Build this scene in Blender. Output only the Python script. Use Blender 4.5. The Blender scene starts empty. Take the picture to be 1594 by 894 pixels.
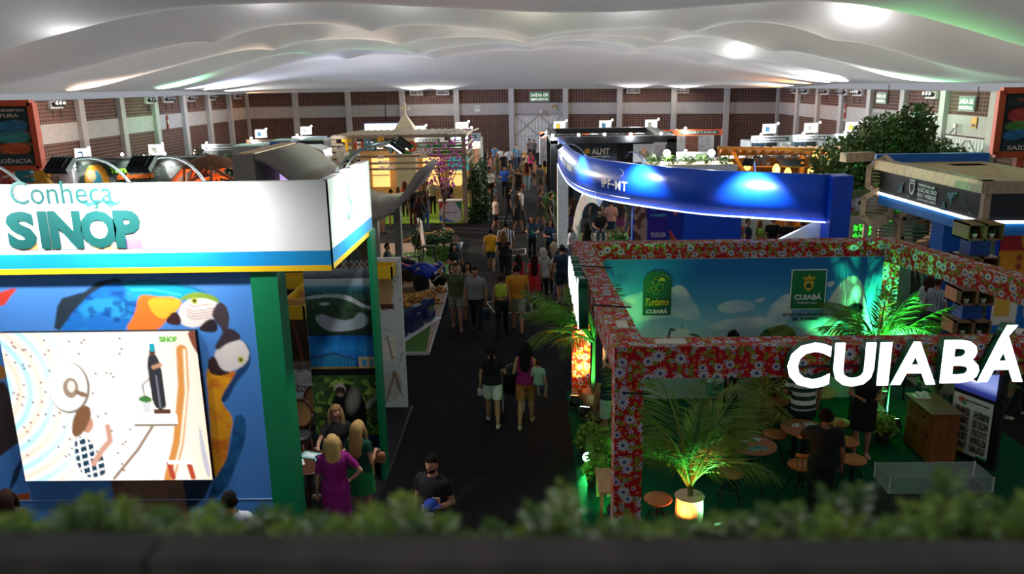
import bpy, math, random
import numpy as np
from mathutils import Vector, Matrix

# ------------------------------------------------------------------ camera
scene = bpy.context.scene
COL = scene.collection
CAM_H = 6.2
cd = bpy.data.cameras.new('camera')
cam = bpy.data.objects.new('camera', cd)
COL.objects.link(cam)
cd.sensor_width = 36.0
cd.lens = 36.0 * 1247.0 / 1594.0
cr = Vector((0.99970991, 0.01709601, -0.01696551)); cu = Vector((0.01223354, 0.24633803, 0.96910676)); cf = Vector((-0.02074711, 0.96903318, -0.24605742))
mw = Matrix(((cr.x, cu.x, -cf.x, 0), (cr.y, cu.y, -cf.y, 0), (cr.z, cu.z, -cf.z, CAM_H), (0, 0, 0, 1)))
cam.matrix_world = mw
cd.clip_start = 0.05
cd.clip_end = 300
cd.dof.use_dof = True
cd.dof.focus_distance = 15.0
cd.dof.aperture_fstop = 1.25
scene.camera = cam

# ------------------------------------------------------------------ world, exposure
wd = bpy.data.worlds.new('world'); scene.world = wd; wd.use_nodes = True
wd.node_tree.nodes['Background'].inputs[0].default_value = (0.80, 0.84, 0.9, 1)
wd.node_tree.nodes['Background'].inputs[1].default_value = 0.25
vs = scene.view_settings
vs.view_transform = 'Standard'; vs.look = 'None'; vs.gamma = 1.0; vs.use_curve_mapping = False
vs.exposure = 0.7
R = math.radians

def light(name, kind, loc, energy, color=(1, 1, 1), aim=None, size=0.1, spot=60, blend=0.5, sy=None):
    ld = bpy.data.lights.new(name, kind)
    ld.energy = energy; ld.color = color
    if kind == 'SPOT':
        ld.spot_size = R(spot); ld.spot_blend = blend; ld.shadow_soft_size = size
    elif kind == 'AREA':
        ld.size = size
        if sy: ld.shape = 'RECTANGLE'; ld.size_y = sy
    else:
        ld.shadow_soft_size = size
    o = bpy.data.objects.new(name, ld); COL.objects.link(o); o.location = loc
    if aim is not None:
        o.rotation_euler = (Vector(aim) - Vector(loc)).to_track_quat('-Z', 'Y').to_euler()
    return o


# ------------------------------------------------------------------ helpers
rnd = random.Random(7)
WL = {}          # world location of every object that has children
def put(o, parent=None):
    COL.objects.link(o)
    if parent is not None: o.parent = parent
    return o
def tag(o, label, cat, group=None):
    o['label'] = label; o['category'] = cat
    if group: o['group'] = group
    return o
def thing(name, label, cat, loc=(0, 0, 0), rz=0.0, group=None):
    o = bpy.data.objects.new(name, None); COL.objects.link(o)
    o.empty_display_size = 0.1
    o.location = loc; o.rotation_euler = (0, 0, rz)
    WL[o.name] = Vector(loc)
    return tag(o, label, cat, group)
def structure(o):
    o['kind'] = 'structure'; return o
def kids(o): return [c for c in bpy.data.objects if c.parent == o]
def tree_of(root):
    out = {}
    for o in bpy.data.objects:
        if o.parent: out.setdefault(o.parent.name, []).append(o)
    return out
def dup(root, loc, rz=0.0, label=None, group=None, index=None, scale=None):
    idx = index if index is not None else tree_of(root)
    r = root.copy(); COL.objects.link(r); r.location = loc; r.rotation_euler = (0, 0, rz)
    if scale: r.scale = (scale, scale, scale)
    if label: r['label'] = label
    if group: r['group'] = group
    for ch in idx.get(root.name, []):
        c = ch.copy(); COL.objects.link(c); c.parent = r
        for g in idx.get(ch.name, []):
            d = g.copy(); COL.objects.link(d); d.parent = c
    WL[r.name] = Vector(loc)
    return r

MATS = {}
def srgb(c):
    if isinstance(c, str):
        c = tuple(int(c[i:i + 2], 16) / 255 for i in (0, 2, 4))
    return tuple((v / 12.92 if v <= 0.04045 else ((v + 0.055) / 1.055) ** 2.4) for v in c[:3])
def mat(c, rough=0.6, metal=0.0, var=0.12, scale=6.0, emit=0.0, bump=0.0, stretch=None, name=None, spec=0.4, alpha=1.0, trans=0.0, ecol=None):
    key = (c, rough, metal, var, scale, emit, bump, stretch, name, spec, alpha, trans, ecol)
    if key in MATS: return MATS[key]
    m = bpy.data.materials.new(name or ('paint_' + (c if isinstance(c, str) else 'rgb')))
    m.use_nodes = True
    nt = m.node_tree; b = nt.nodes['Principled BSDF']
    col = srgb(c)
    b.inputs['Roughness'].default_value = rough; b.inputs['Metallic'].default_value = metal
    b.inputs['Specular IOR Level'].default_value = spec
    if alpha < 1: b.inputs['Alpha'].default_value = alpha
    if trans: b.inputs['Transmission Weight'].default_value = trans
    tc = nt.nodes.new('ShaderNodeTexCoord'); mp = nt.nodes.new('ShaderNodeMapping')
    nt.links.new(tc.outputs['Object'], mp.inputs[0])
    if stretch: mp.inputs['Scale'].default_value = stretch
    nz = nt.nodes.new('ShaderNodeTexNoise'); nz.inputs['Scale'].default_value = scale; nz.inputs['Detail'].default_value = 4
    nt.links.new(mp.outputs[0], nz.inputs['Vector'])
    mr = nt.nodes.new('ShaderNodeMapRange'); mr.inputs[1].default_value = 0.25; mr.inputs[2].default_value = 0.75
    mr.inputs[3].default_value = 1 - var; mr.inputs[4].default_value = 1 + var
    nt.links.new(nz.outputs['Fac'], mr.inputs[0])
    vm = nt.nodes.new('ShaderNodeVectorMath'); vm.operation = 'SCALE'; vm.inputs[0].default_value = col
    nt.links.new(mr.outputs[0], vm.inputs['Scale'])
    nt.links.new(vm.outputs[0], b.inputs['Base Color'])
    if emit:
        b.inputs['Emission Color'].default_value = (*(srgb(ecol) if ecol else col), 1); b.inputs['Emission Strength'].default_value = emit
    if bump:
        bp = nt.nodes.new('ShaderNodeBump'); bp.inputs['Strength'].default_value = bump; bp.inputs['Distance'].default_value = 0.02
        nt.links.new(nz.outputs['Fac'], bp.inputs['Height']); nt.links.new(bp.outputs[0], b.inputs['Normal'])
    MATS[key] = m
    return m
def wood(c='b07a45', stretch=(1, 14, 14), rough=0.5): return mat(c, rough, var=0.28, scale=2.5, stretch=stretch, name='wood_' + c)
def print_mat(emit=0.0, rough=0.5):
    key = ('print', emit, rough)
    if key in MATS: return MATS[key]
    m = bpy.data.materials.new('printed_graphic'); m.use_nodes = True
    nt = m.node_tree; b = nt.nodes['Principled BSDF']; b.inputs['Roughness'].default_value = rough; b.inputs['Specular IOR Level'].default_value = 0.3
    a = nt.nodes.new('ShaderNodeAttribute'); a.attribute_name = 'ink'
    if emit < .5: nt.links.new(a.outputs['Color'], b.inputs['Base Color'])
    else: b.inputs['Base Color'].default_value = (.02, .02, .02, 1)
    if emit:
        nt.links.new(a.outputs['Color'], b.inputs['Emission Color']); b.inputs['Emission Strength'].default_value = emit
    MATS[key] = m
    return m

class MB:
    """collects shapes, links them as ONE mesh object"""
    def __init__(s): s.v = []; s.f = []; s.uv = None
    def add(s, vs, fs):
        n = len(s.v); s.v += [tuple(p) for p in vs]; s.f += [tuple(i + n for i in f) for f in fs]; return s
    def box(s, x0, x1, y0, y1, z0, z1):
        v = [(x, y, z) for z in (z0, z1) for y in (y0, y1) for x in (x0, x1)]
        return s.add(v, [(0, 2, 3, 1), (4, 5, 7, 6), (0, 1, 5, 4), (2, 6, 7, 3), (0, 4, 6, 2), (1, 3, 7, 5)])
    def obox(s, c, ax, ay, az, hx, hy, hz):
        c = Vector(c); ax = Vector(ax).normalized() * hx; ay = Vector(ay).normalized() * hy; az = Vector(az).normalized() * hz
        v = [c + ax * i + ay * j + az * k for k in (-1, 1) for j in (-1, 1) for i in (-1, 1)]
        return s.add(v, [(0, 2, 3, 1), (4, 5, 7, 6), (0, 1, 5, 4), (2, 6, 7, 3), (0, 4, 6, 2), (1, 3, 7, 5)])
    def bar(s, p, q, w, h=None, up=(0, 0, 1)):
        p = Vector(p); q = Vector(q); d = q - p; up = Vector(up)
        if abs(d.normalized().dot(up)) > 0.98: up = Vector((0, 1, 0))
        sd = d.cross(up).normalized(); u = sd.cross(d).normalized()
        return s.obox((p + q) / 2, d, sd, u, d.length / 2, w / 2, (h or w) / 2)
    def tube(s, pts, r, n=8, cap=True):
        pts = [Vector(p) for p in pts]; k = len(pts); rs = r if isinstance(r, (list, tuple)) else [r] * k
        vs = []; fs = []; pn = None
        for i, p in enumerate(pts):
            t = (pts[min(i + 1, k - 1)] - pts[max(i - 1, 0)]).normalized()
            if pn is None:
                a = Vector((0, 0, 1)) if abs(t.z) < 0.9 else Vector((1, 0, 0))
                nrm = t.cross(a).normalized()
            else:
                nrm = (pn - t * pn.dot(t)).normalized()
            pn = nrm; b = t.cross(nrm)
            rr = rs[i]; ra, rb = rr if isinstance(rr, (list, tuple)) else (rr, rr)
            vs += [p + nrm * (ra * math.cos(2 * math.pi * j / n)) + b * (rb * math.sin(2 * math.pi * j / n)) for j in range(n)]
        for i in range(k - 1):
            for j in range(n):
                a0 = i * n + j; a1 = i * n + (j + 1) % n
                fs.append((a0, a1, a1 + n, a0 + n))
        if cap:
            fs.append(tuple(range(n - 1, -1, -1))); fs.append(tuple((k - 1) * n + j for j in range(n)))
        return s.add(vs, fs)
    def rings(s, rings, cap=True):
        n = len(rings[0]); vs = [p for r in rings for p in r]; fs = []
        for i in range(len(rings) - 1):
            for j in range(n):
                a0 = i * n + j; a1 = i * n + (j + 1) % n
                fs.append((a0, a1, a1 + n, a0 + n))
        if cap:
            fs.append(tuple(range(n - 1, -1, -1))); fs.append(tuple((len(rings) - 1) * n + j for j in range(n)))
        return s.add(vs, fs)
    def lathe(s, prof, c=(0, 0, 0), n=16):
        return s.rings([[(c[0] + r * math.cos(2 * math.pi * j / n), c[1] + r * math.sin(2 * math.pi * j / n), c[2] + z) for j in range(n)] for r, z in prof])
    def ell(s, c, r, nu=12, nv=8, rot=None):
        c = Vector(c); vs = []; 
        for i in range(1, nv):
            th = math.pi * i / nv
            for j in range(nu):
                ph = 2 * math.pi * j / nu
                p = Vector((r[0] * math.sin(th) * math.cos(ph), r[1] * math.sin(th) * math.sin(ph), -r[2] * math.cos(th)))
                if rot: p = rot @ p
                vs.append(c + p)
        b = Vector((0, 0, -r[2])); t = Vector((0, 0, r[2]))
        if rot: b = rot @ b; t = rot @ t
        vs += [c + b, c + t]; nb = len(vs) - 2
        fs = []
        for i in range(nv - 2):
            for j in range(nu):
                a0 = i * nu + j; a1 = i * nu + (j + 1) % nu
                fs.append((a0, a1, a1 + nu, a0 + nu))
        for j in range(nu):
            fs.append((nb, (j + 1) % nu, j)); fs.append((nb + 1, (nv - 2) * nu + j, (nv - 2) * nu + (j + 1) % nu))
        return s.add(vs, fs)
    def prism(s, poly, o, u, w, d):
        """polygon in the plane o + a*u + b*w, pushed along vector d"""
        o = Vector(o); u = Vector(u); w = Vector(w); d = Vector(d); n = len(poly)
        vs = [o + u * a + w * b for a, b in poly]; vs += [p + d for p in vs]
        return s.add(vs, [tuple(range(n)), tuple(range(2 * n - 1, n - 1, -1))] + [(i, i + n, (i + 1) % n + n, (i + 1) % n) for i in range(n)])
    def quad(s, a, b, c, d): return s.add([a, b, c, d], [(0, 1, 2, 3)])
    def mesh(s, name, off=Vector((0, 0, 0))):
        me = bpy.data.meshes.new(name)
        me.from_pydata([tuple(Vector(p) - off) for p in s.v], [], s.f); me.update()
        return me
    def build(s, name, m, parent=None, smooth=False, uvbox=False, origin=None):
        vs = s.v
        xs = [p[0] for p in vs]; ys = [p[1] for p in vs]; zs = [p[2] for p in vs]
        org = Vector(origin) if origin is not None else Vector(((min(xs) + max(xs)) / 2, (min(ys) + max(ys)) / 2, min(zs)))
        me = s.mesh(name, org)
        me.materials.append(m)
        if smooth: me.shade_smooth()
        if uvbox: box_uv(me, org)
        fix_normals(me)
        o = bpy.data.objects.new(name, me); COL.objects.link(o)
        if parent is not None:
            o.parent = parent; o.location = org - WL[parent.name]
        else: o.location = org
        WL[o.name] = org
        return o
def fix_normals(me):
    import bmesh
    bm = bmesh.new(); bm.from_mesh(me); bmesh.ops.recalc_face_normals(bm, faces=bm.faces); bm.to_mesh(me); bm.free()
def box_uv(me, off=Vector((0, 0, 0))):
    uvl = me.uv_layers.new(name='UVMap')
    for p in me.polygons:
        n = p.normal; ax = max(range(3), key=lambda i: abs(n[i]))
        for li in p.loop_indices:
            co = me.vertices[me.loops[li].vertex_index].co + off
            uvl.data[li].uv = ((co.y, co.z), (co.x, co.z), (co.x, co.y))[ax]
def box(name, m, x0, x1, y0, y1, z0, z1, parent=None): return MB().box(x0, x1, y0, y1, z0, z1).build(name, m, parent)

FONT_CACHE = {}
def text_mesh(s, bold=0.0, depth=0.02, shear=0.0, spacing=1.0):
    cu_ = bpy.data.curves.new('lettering', 'FONT'); cu_.body = s; cu_.size = 1.0; cu_.offset = bold; cu_.extrude = depth / 2; cu_.shear = shear
    cu_.space_character = spacing; cu_.resolution_u = 3
    o = bpy.data.objects.new('lettering', cu_); COL.objects.link(o)
    dg = bpy.context.evaluated_depsgraph_get()
    me = bpy.data.meshes.new_from_object(o.evaluated_get(dg))
    bpy.data.objects.remove(o); bpy.data.curves.remove(cu_)
    return me
def text(s, org, right, up, m, parent=None, name='lettering', w=None, h=None, depth=0.01, bold=0.0, shear=0.0, align='l', spacing=1.0, label=None):
    """flat lettering: org is the lower left corner of its box, w its width, h its height (either may be left out)"""
    key = (s, bold, depth, shear, spacing)
    me = text_mesh(s, bold, 1.0, shear, spacing)
    n = len(me.vertices); co = np.empty(n * 3, np.float32); me.vertices.foreach_get('co', co); co = co.reshape(-1, 3)
    mn = co.min(0); mx = co.max(0); ext = mx - mn
    if w and h: sx, sy = w / ext[0], h / ext[1]
    elif w: sx = sy = w / ext[0]
    else: sx = sy = h / ext[1]
    right = Vector(right).normalized(); up = Vector(up).normalized(); nn = right.cross(up)
    ww = ext[0] * sx; shift = {'l': 0, 'c': -ww / 2, 'r': -ww}[align]
    c = (co - np.array([mn[0], mn[1], (mn[2] + mx[2]) / 2])) * np.array([sx, sy, depth / max(ext[2], 1e-6)])
    c[:, 0] += shift; c[:, 2] += depth / 2
    A = np.array([right, up, nn])
    c = c @ A
    me.vertices.foreach_set('co', c.astype(np.float32).ravel()); me.update()
    me.materials.clear(); me.materials.append(m)
    o = bpy.data.objects.new(name, me); COL.objects.link(o)
    org = Vector(org)
    if parent is not None: o.parent = parent; o.location = org - WL[parent.name]
    else: o.location = org
    WL[o.name] = org
    if label: o['label'] = label
    return o

# ---- painted graphics: numpy picture -> fine grid of coloured vertices
def vnoise(h, w, n, seed=0, octaves=3):
    rs = np.random.RandomState(seed); out = np.zeros((h, w)); amp = 1.0; tot = 0
    for o in range(octaves):
        k = n * 2 ** o; g = rs.rand(k + 2, k + 2)
        yy = np.linspace(0, k, h, endpoint=False); xx = np.linspace(0, k, w, endpoint=False)
        y0 = yy.astype(int); x0 = xx.astype(int); fy = (yy - y0)[:, None]; fx = (xx - x0)[None, :]
        fy = fy * fy * (3 - 2 * fy); fx = fx * fx * (3 - 2 * fx)
        a = g[y0][:, x0]; b = g[y0][:, x0 + 1]; c = g[y0 + 1][:, x0]; d = g[y0 + 1][:, x0 + 1]
        out += amp * ((a * (1 - fx) + b * fx) * (1 - fy) + (c * (1 - fx) + d * fx) * fy); tot += amp; amp *= 0.5
    return out / tot
class Art:
    """picture with coordinates in its own units: x to the right, y DOWN, size (w, h)"""
    def __init__(s, w, h, res, c):
        s.w, s.h = w, h; s.nx = max(2, int(w * res)); s.ny = max(2, int(h * res))
        s.X, s.Y = np.meshgrid((np.arange(s.nx)) / (s.nx - 1) * w, np.arange(s.ny) / (s.ny - 1) * h)
        s.px = w / s.nx
        s.a = np.zeros((s.ny, s.nx, 3)); s.a[:] = srgb(c)
    def mix(s, m, c):
        c = np.array(srgb(c)) if isinstance(c, (str, tuple)) else c
        m = np.clip(m, 0, 1)[..., None]; s.a = s.a * (1 - m) + c * m; return s
    def vgrad(s, stops, mask=1.0):
        t = s.Y / s.h; cs = np.array([srgb(c) for _, c in stops]); ts = [p for p, _ in stops]
        g = np.stack([np.interp(t, ts, cs[:, i]) for i in range(3)], -1)
        return s.mix(np.ones_like(t) * mask, g)
    def inside(s, pts):
        n = len(pts); out = np.zeros(s.X.shape); q = s.px * .3
        P = np.array(pts); j0, j1 = np.clip(((P[:, 1].min() - q * 3) / s.h * s.ny, (P[:, 1].max() + q * 3) / s.h * s.ny + 1), 0, s.ny).astype(int)
        for ox, oy in ((-q, -q), (q, -q), (-q, q), (q, q)):
            X, Y = s.X[j0:j1] + ox, s.Y[j0:j1] + oy; r = np.zeros(X.shape, bool)
            for i in range(n):
                x1, y1 = pts[i]; x2, y2 = pts[(i + 1) % n]
                if y1 == y2: continue
                r ^= ((y1 > Y) != (y2 > Y)) & (X < (x2 - x1) * (Y - y1) / (y2 - y1) + x1)
            out[j0:j1] += r * .25
        return out
    def poly(s, pts, c, soft=0.0, noise=None):
        m = s.inside(smoothpoly(pts) if soft else pts).astype(float)
        if noise is not None: m = m * noise
        return s.mix(m, c)
    def ell(s, x, y, rx, ry, c, ang=0.0, soft=0.0, mask=None):
        ca, sa = math.cos(ang), math.sin(ang); dx, dy = s.X - x, s.Y - y
        u = (dx * ca + dy * sa) / rx; v = (-dx * sa + dy * ca) / ry
        d = np.sqrt(u * u + v * v)
        m = np.clip((1 - d) / max(soft, s.px / max(min(rx, ry), 1e-6)) + 0.5, 0, 1)
        if mask is not None: m = m * mask
        return s.mix(m, c)
    def line(s, pts, wd, c):
        m = np.zeros_like(s.X)
        for (x1, y1), (x2, y2) in zip(pts, pts[1:]):
            dx, dy = x2 - x1, y2 - y1; L = dx * dx + dy * dy + 1e-12
            t = np.clip(((s.X - x1) * dx + (s.Y - y1) * dy) / L, 0, 1)
            d = np.hypot(s.X - x1 - t * dx, s.Y - y1 - t * dy)
            m = np.maximum(m, np.clip((wd / 2 - d) / s.px + 0.5, 0, 1))
        return s.mix(m, c)
    def rect(s, x0, y0, x1, y1, c): return s.mix(((s.X >= x0) & (s.X <= x1) & (s.Y >= y0) & (s.Y <= y1)).astype(float), c)
    def noise(s, n, seed=0, octaves=3): return vnoise(s.ny, s.nx, n, seed, octaves)
    def vary(s, n, amt, seed=0):
        s.a = s.a * (1 + amt * (s.noise(n, seed)[..., None] - 0.5) * 2); return s
    def panel(s, name, org, right, up, w, h, parent=None, emit=0.0, rough=0.5, label=None):
        """lays the picture on a plane; org is the LOWER LEFT corner"""
        org = Vector(org); right = np.array(Vector(right).normalized()) * w; up = np.array(Vector(up).normalized()) * h
        u = (s.X / s.w).ravel()[:, None]; v = (1 - s.Y / s.h).ravel()[:, None]
        co = (u * right + v * up).astype(np.float32)
        nx, ny = s.nx, s.ny
        i = np.arange((ny - 1) * (nx - 1)); r = i // (nx - 1); c = i % (nx - 1); a = r * nx + c
        fc = np.stack([a, a + nx, a + nx + 1, a + 1], 1).astype(np.int32)
        me = bpy.data.meshes.new(name); me.vertices.add(len(co)); me.vertices.foreach_set('co', co.ravel())
        me.loops.add(fc.size); me.loops.foreach_set('vertex_index', fc.ravel())
        me.polygons.add(len(fc)); me.polygons.foreach_set('loop_start', np.arange(0, fc.size, 4, dtype=np.int32))
        at_ = me.color_attributes.new('ink', 'FLOAT_COLOR', 'POINT')
        ca = np.ones((len(co), 4), np.float32); ca[:, :3] = np.clip(s.a, 0, 1).reshape(-1, 3); at_.data.foreach_set('color', ca.ravel())
        me.update(calc_edges=True); me.validate(); me.materials.append(print_mat(emit, rough))
        o = bpy.data.objects.new(name, me); COL.objects.link(o)
        if parent is not None: o.parent = parent; o.location = org - WL[parent.name]
        else: o.location = org
        WL[o.name] = org
        if label: o['label'] = label
        return o
def smoothpoly(pts, k=2):
    p = np.array(pts, float)
    for _ in range(k):
        q = np.roll(p, -1, 0); p = np.stack([p * 0.75 + q * 0.25, p * 0.25 + q * 0.75], 1).reshape(-1, 2)
    return [tuple(x) for x in p]

# ------------------------------------------------------------------ the hall
LX, RX, BY = -25.7, 22.9, 75.0
def zo(x): return -0.0133 * max(0.0, x + 1.0)
def carpet(c, name, sc=90.0, var=0.35): return mat(c, 0.95, var=var, scale=sc, bump=0.25, name=name, spec=0.1)
floor = structure(MB().box(LX - 1, RX + 1, -6, BY + 1, -0.2, 0.0).build('floor', carpet('1b1a1c', 'charcoal_carpet', 60.0, 0.3)))
# carpet lengths laid over the aisle, each with its seam
for k, (x0, x1) in enumerate(((-2.34, -0.86), (-0.84, 0.75))):
    for j in range(8):
        y0 = 4.0 + j * 8.0
        box('carpet_strip', carpet('1e1d1f' if (k + j) % 2 else '1c1b1d', 'aisle_carpet_%d' % ((k + j) % 2), 60.0, 0.3), x0, x1, y0, y0 + 7.985, 0.0, 0.006, floor)
for (x0, y0), (x1, y1), (x2, y2), (x3, y3) in ((  (-1.249, 22.691), (0.016, 22.634), (0.101, 21.478), (-0.958, 21.522)), ((-0.959, 29.904), (-0.103, 30.46), (-0.102, 29.376), (-0.909, 28.967)), ((-1.53, 38.131), (-0.664, 38.056), (-0.647, 36.943), (-1.489, 37.013))):
    q = [Vector((x0, y0, .008)), Vector((x1, y1, .008)), Vector((x2, y2, .008)), Vector((x3, y3, .008))]
    for i in range(4): MB().bar(q[i], q[(i + 1) % 4], .045, .004).build('tape_mark', mat('b9b9b4', .6), floor)
def brick_mat():
    m = bpy.data.materials.new('hollow_brick'); m.use_nodes = True; nt = m.node_tree; b = nt.nodes['Principled BSDF']
    uv = nt.nodes.new('ShaderNodeUVMap'); br = nt.nodes.new('ShaderNodeTexBrick'); nt.links.new(uv.outputs[0], br.inputs[0])
    br.offset = 0.0; br.inputs['Color1'].default_value = (*srgb('4a322c'), 1); br.inputs['Color2'].default_value = (*srgb('3d2822'), 1)
    br.inputs['Mortar'].default_value = (*srgb('86695c'), 1); br.inputs['Scale'].default_value = 1.0
    br.inputs['Brick Width'].default_value = 0.26; br.inputs['Row Height'].default_value = 0.2; br.inputs['Mortar Size'].default_value = 0.022; br.inputs['Mortar Smooth'].default_value = 0.2
    nt.links.new(br.outputs['Color'], b.inputs['Base Color']); b.inputs['Roughness'].default_value = 0.9
    bp = nt.nodes.new('ShaderNodeBump'); bp.inputs['Strength'].default_value = 0.8; bp.inputs['Distance'].default_value = 0.05
    nt.links.new(br.outputs['Fac'], bp.inputs['Height']); nt.links.new(bp.outputs[0], b.inputs['Normal'])
    return m
BRICK = brick_mat(); CONC = mat('a8a5a2', 0.85, var=0.1, scale=3.0, name='painted_concrete'); CONC2 = mat('b3b1ae', 0.8, var=0.08, scale=3.0, name='column_concrete')
def zbox(mb, x0, x1, y0, y1, z0, z1):
    v = [(x, y, z + zo(x)) for z in (z0, z1) for y in (y0, y1) for x in (x0, x1)]
    return mb.add(v, [(0, 2, 3, 1), (4, 5, 7, 6), (0, 1, 5, 4), (2, 6, 7, 3), (0, 4, 6, 2), (1, 3, 7, 5)])
WT, BT, BB = 5.75, 4.51, 3.48
BACKX = [-25.7, -21.15, -16.3, -11.33, -6.38, -1.38, 3.55, 8.47, 13.38, 18.16, 22.9]
mb = MB()
for a, b in zip(BACKX, BACKX[1:]): zbox(mb, a, b, BY, BY + 0.3, -0.2, WT)
wall_back = structure(mb.build('wall_back', BRICK, uvbox=True))
for a, b in zip(BACKX, BACKX[1:]): zbox(MB(), a, b, BY - 0.06, BY, BB, BT).build('lintel_band', CONC, wall_back)
for x in BACKX[:]: zbox(MB(), x - 0.24, x + 0.24, BY - 0.3, BY, 0, WT).build('pillar', CONC2, wall_back)
LY = [75 - 4.75 * k for k in range(1, 13)]
RY = [74.2 - 4.85 * k for k in range(1, 12)]
wall_left = structure(MB().box(LX - 0.3, LX, 14, BY + 0.3, -0.2, WT).build('wall_left', BRICK, uvbox=True))
wall_right = structure(zbox(MB(), RX, RX + 0.3, 14, BY + 0.3, -0.2, WT).build('wall_right', BRICK, uvbox=True))
for a, b in zip([BY] + LY, LY): MB().box(LX, LX + 0.06, b, a, BB, BT).build('lintel_band', CONC, wall_left)
for y in LY: MB().box(LX, LX + 0.3, y - 0.27, y + 0.27, 0, WT).build('pillar', CONC2, wall_left)
for a, b in zip([BY] + RY, RY): zbox(MB(), RX - 0.06, RX, b, a, BB, BT).build('lintel_band', CONC, wall_right)
for y in RY: zbox(MB(), RX - 0.3, RX, y - 0.27, y + 0.27, 0, WT).build('pillar', CONC2, wall_right)

# stretched fabric ceiling
def smooth(e0, e1, x):
    t = np.clip((x - e0) / (e1 - e0), 0, 1); return t * t * (3 - 2 * t)
def ceil_z(x, y):
    x = np.asarray(x, float); y = np.asarray(y, float)
    s = smooth(25.5, 9.0, np.abs(x + 1.4)) ** 1.15
    sb = smooth(75.3, 58.0, y)
    ph = (y - 26.0) / 8.0
    wave = 0.5 - 0.5 * np.cos(2 * np.pi * ph)            # 0 on the low lines, 1 between them
    wave = np.where(y > 58, 0, wave)
    edge = 5.78 + np.where(x > -1, -0.0133 * (x + 1), 0)
    z = edge + (0.35 + 2.4 * s) * sb + s * 1.6 * wave + 0.25 * np.sin(x * 0.33 + 1) * np.sin(y * 0.13 + 0.7) * s * sb
    for px in (-12.6, -6.3, 0.2, 6.8, 12.4):             # tie points
        for py in (34, 42, 50, 58):
            z = z - 0.42 * s * np.exp(-(((x - px) ** 2 + (y - py) ** 2) / 1.1) ** 0.55)
    return z
xs = np.linspace(LX - 0.2, RX + 0.2, 150); ys = np.linspace(-4, BY + 0.25, 260)
GX, GY = np.meshgrid(xs, ys); GZ = ceil_z(GX, GY)
mb = MB(); nx = len(xs)
mb.v = [tuple(p) for p in np.stack([GX, GY, GZ], -1).reshape(-1, 3)]
mb.f = [(r * nx + c, r * nx + c + 1, (r + 1) * nx + c + 1, (r + 1) * nx + c) for r in range(len(ys) - 1) for c in range(nx - 1)]
def fabric_mat():
    m = bpy.data.materials.new('stretched_fabric'); m.use_nodes = True; nt = m.node_tree
    nt.nodes.remove(nt.nodes['Principled BSDF']); out = nt.nodes['Material Output']
    df = nt.nodes.new('ShaderNodeBsdfDiffuse'); tr = nt.nodes.new('ShaderNodeBsdfTranslucent'); mx = nt.nodes.new('ShaderNodeMixShader')
    nz = nt.nodes.new('ShaderNodeTexNoise'); nz.inputs['Scale'].default_value = 0.6; cr_ = nt.nodes.new('ShaderNodeMixRGB')
    tc = nt.nodes.new('ShaderNodeTexCoord'); nt.links.new(tc.outputs['Object'], nz.inputs[0])
    cr_.inputs[1].default_value = (0.74, 0.73, 0.72, 1); cr_.inputs[2].default_value = (0.82, 0.81, 0.80, 1); nt.links.new(nz.outputs['Fac'], cr_.inputs[0])
    nt.links.new(cr_.outputs[0], df.inputs[0]); nt.links.new(cr_.outputs[0], tr.inputs[0]); mx.inputs[0].default_value = 0.42
    nt.links.new(df.outputs[0], mx.inputs[1]); nt.links.new(tr.outputs[0], mx.inputs[2]); nt.links.new(mx.outputs[0], out.inputs[0])
    return m
o = mb.build('ceiling', fabric_mat(), smooth=True); structure(o)
# lamps lying just above the fabric, in the folds
for (x, y, e, c) in [(-7.2, 47.6, 60, (1, .97, .93)), (-1, 48, 45, (1, .95, 1)), (3.8, 48, 50, (1, .93, .85)), (8.6, 47.8, 60, (1, .97, .95)), (12.5, 49, 60, (1, 1, 1)),
                     (-11.5, 47.5, 60, (.9, .95, 1)), (-8.4, 39.8, 60, (1, 1, 1)), (-2.6, 40, 45, (1, .97, .9)), (.4, 39.5, 40, (1, 1, 1)), (4.5, 40, 40, (1, .9, .8)), (8, 40, 45, (1, 1, 1)),
                     (-4.6, 31.8, 70, (.9, 1, .95)), (.2, 32, 45, (.95, 1, .7)), (4, 32, 60, (1, 1, 1)), (8.2, 31.5, 60, (1, 1, 1)), (12.7, 32, 130, (1, 1, 1)), (-10, 32, 50, (1, 1, 1)),
                     (-6.5, 55.5, 50, (1, .94, .9)), (0, 55.5, 40, (1, .92, .95)), (6.5, 55.5, 45, (1, .9, .8)), (11, 55.5, 50, (1, .97, .95)), (-14.5, 26, 35, (1, 1, 1)), (-15, 38.5, 60, (1, 1, 1))]:
    light('fold_lamp' if y > 38.5 else 'fold_lamp_offscreen', 'POINT', (x, y, float(ceil_z(x, y)) + 0.7), e * 1.3, c, size=0.12)

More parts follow.
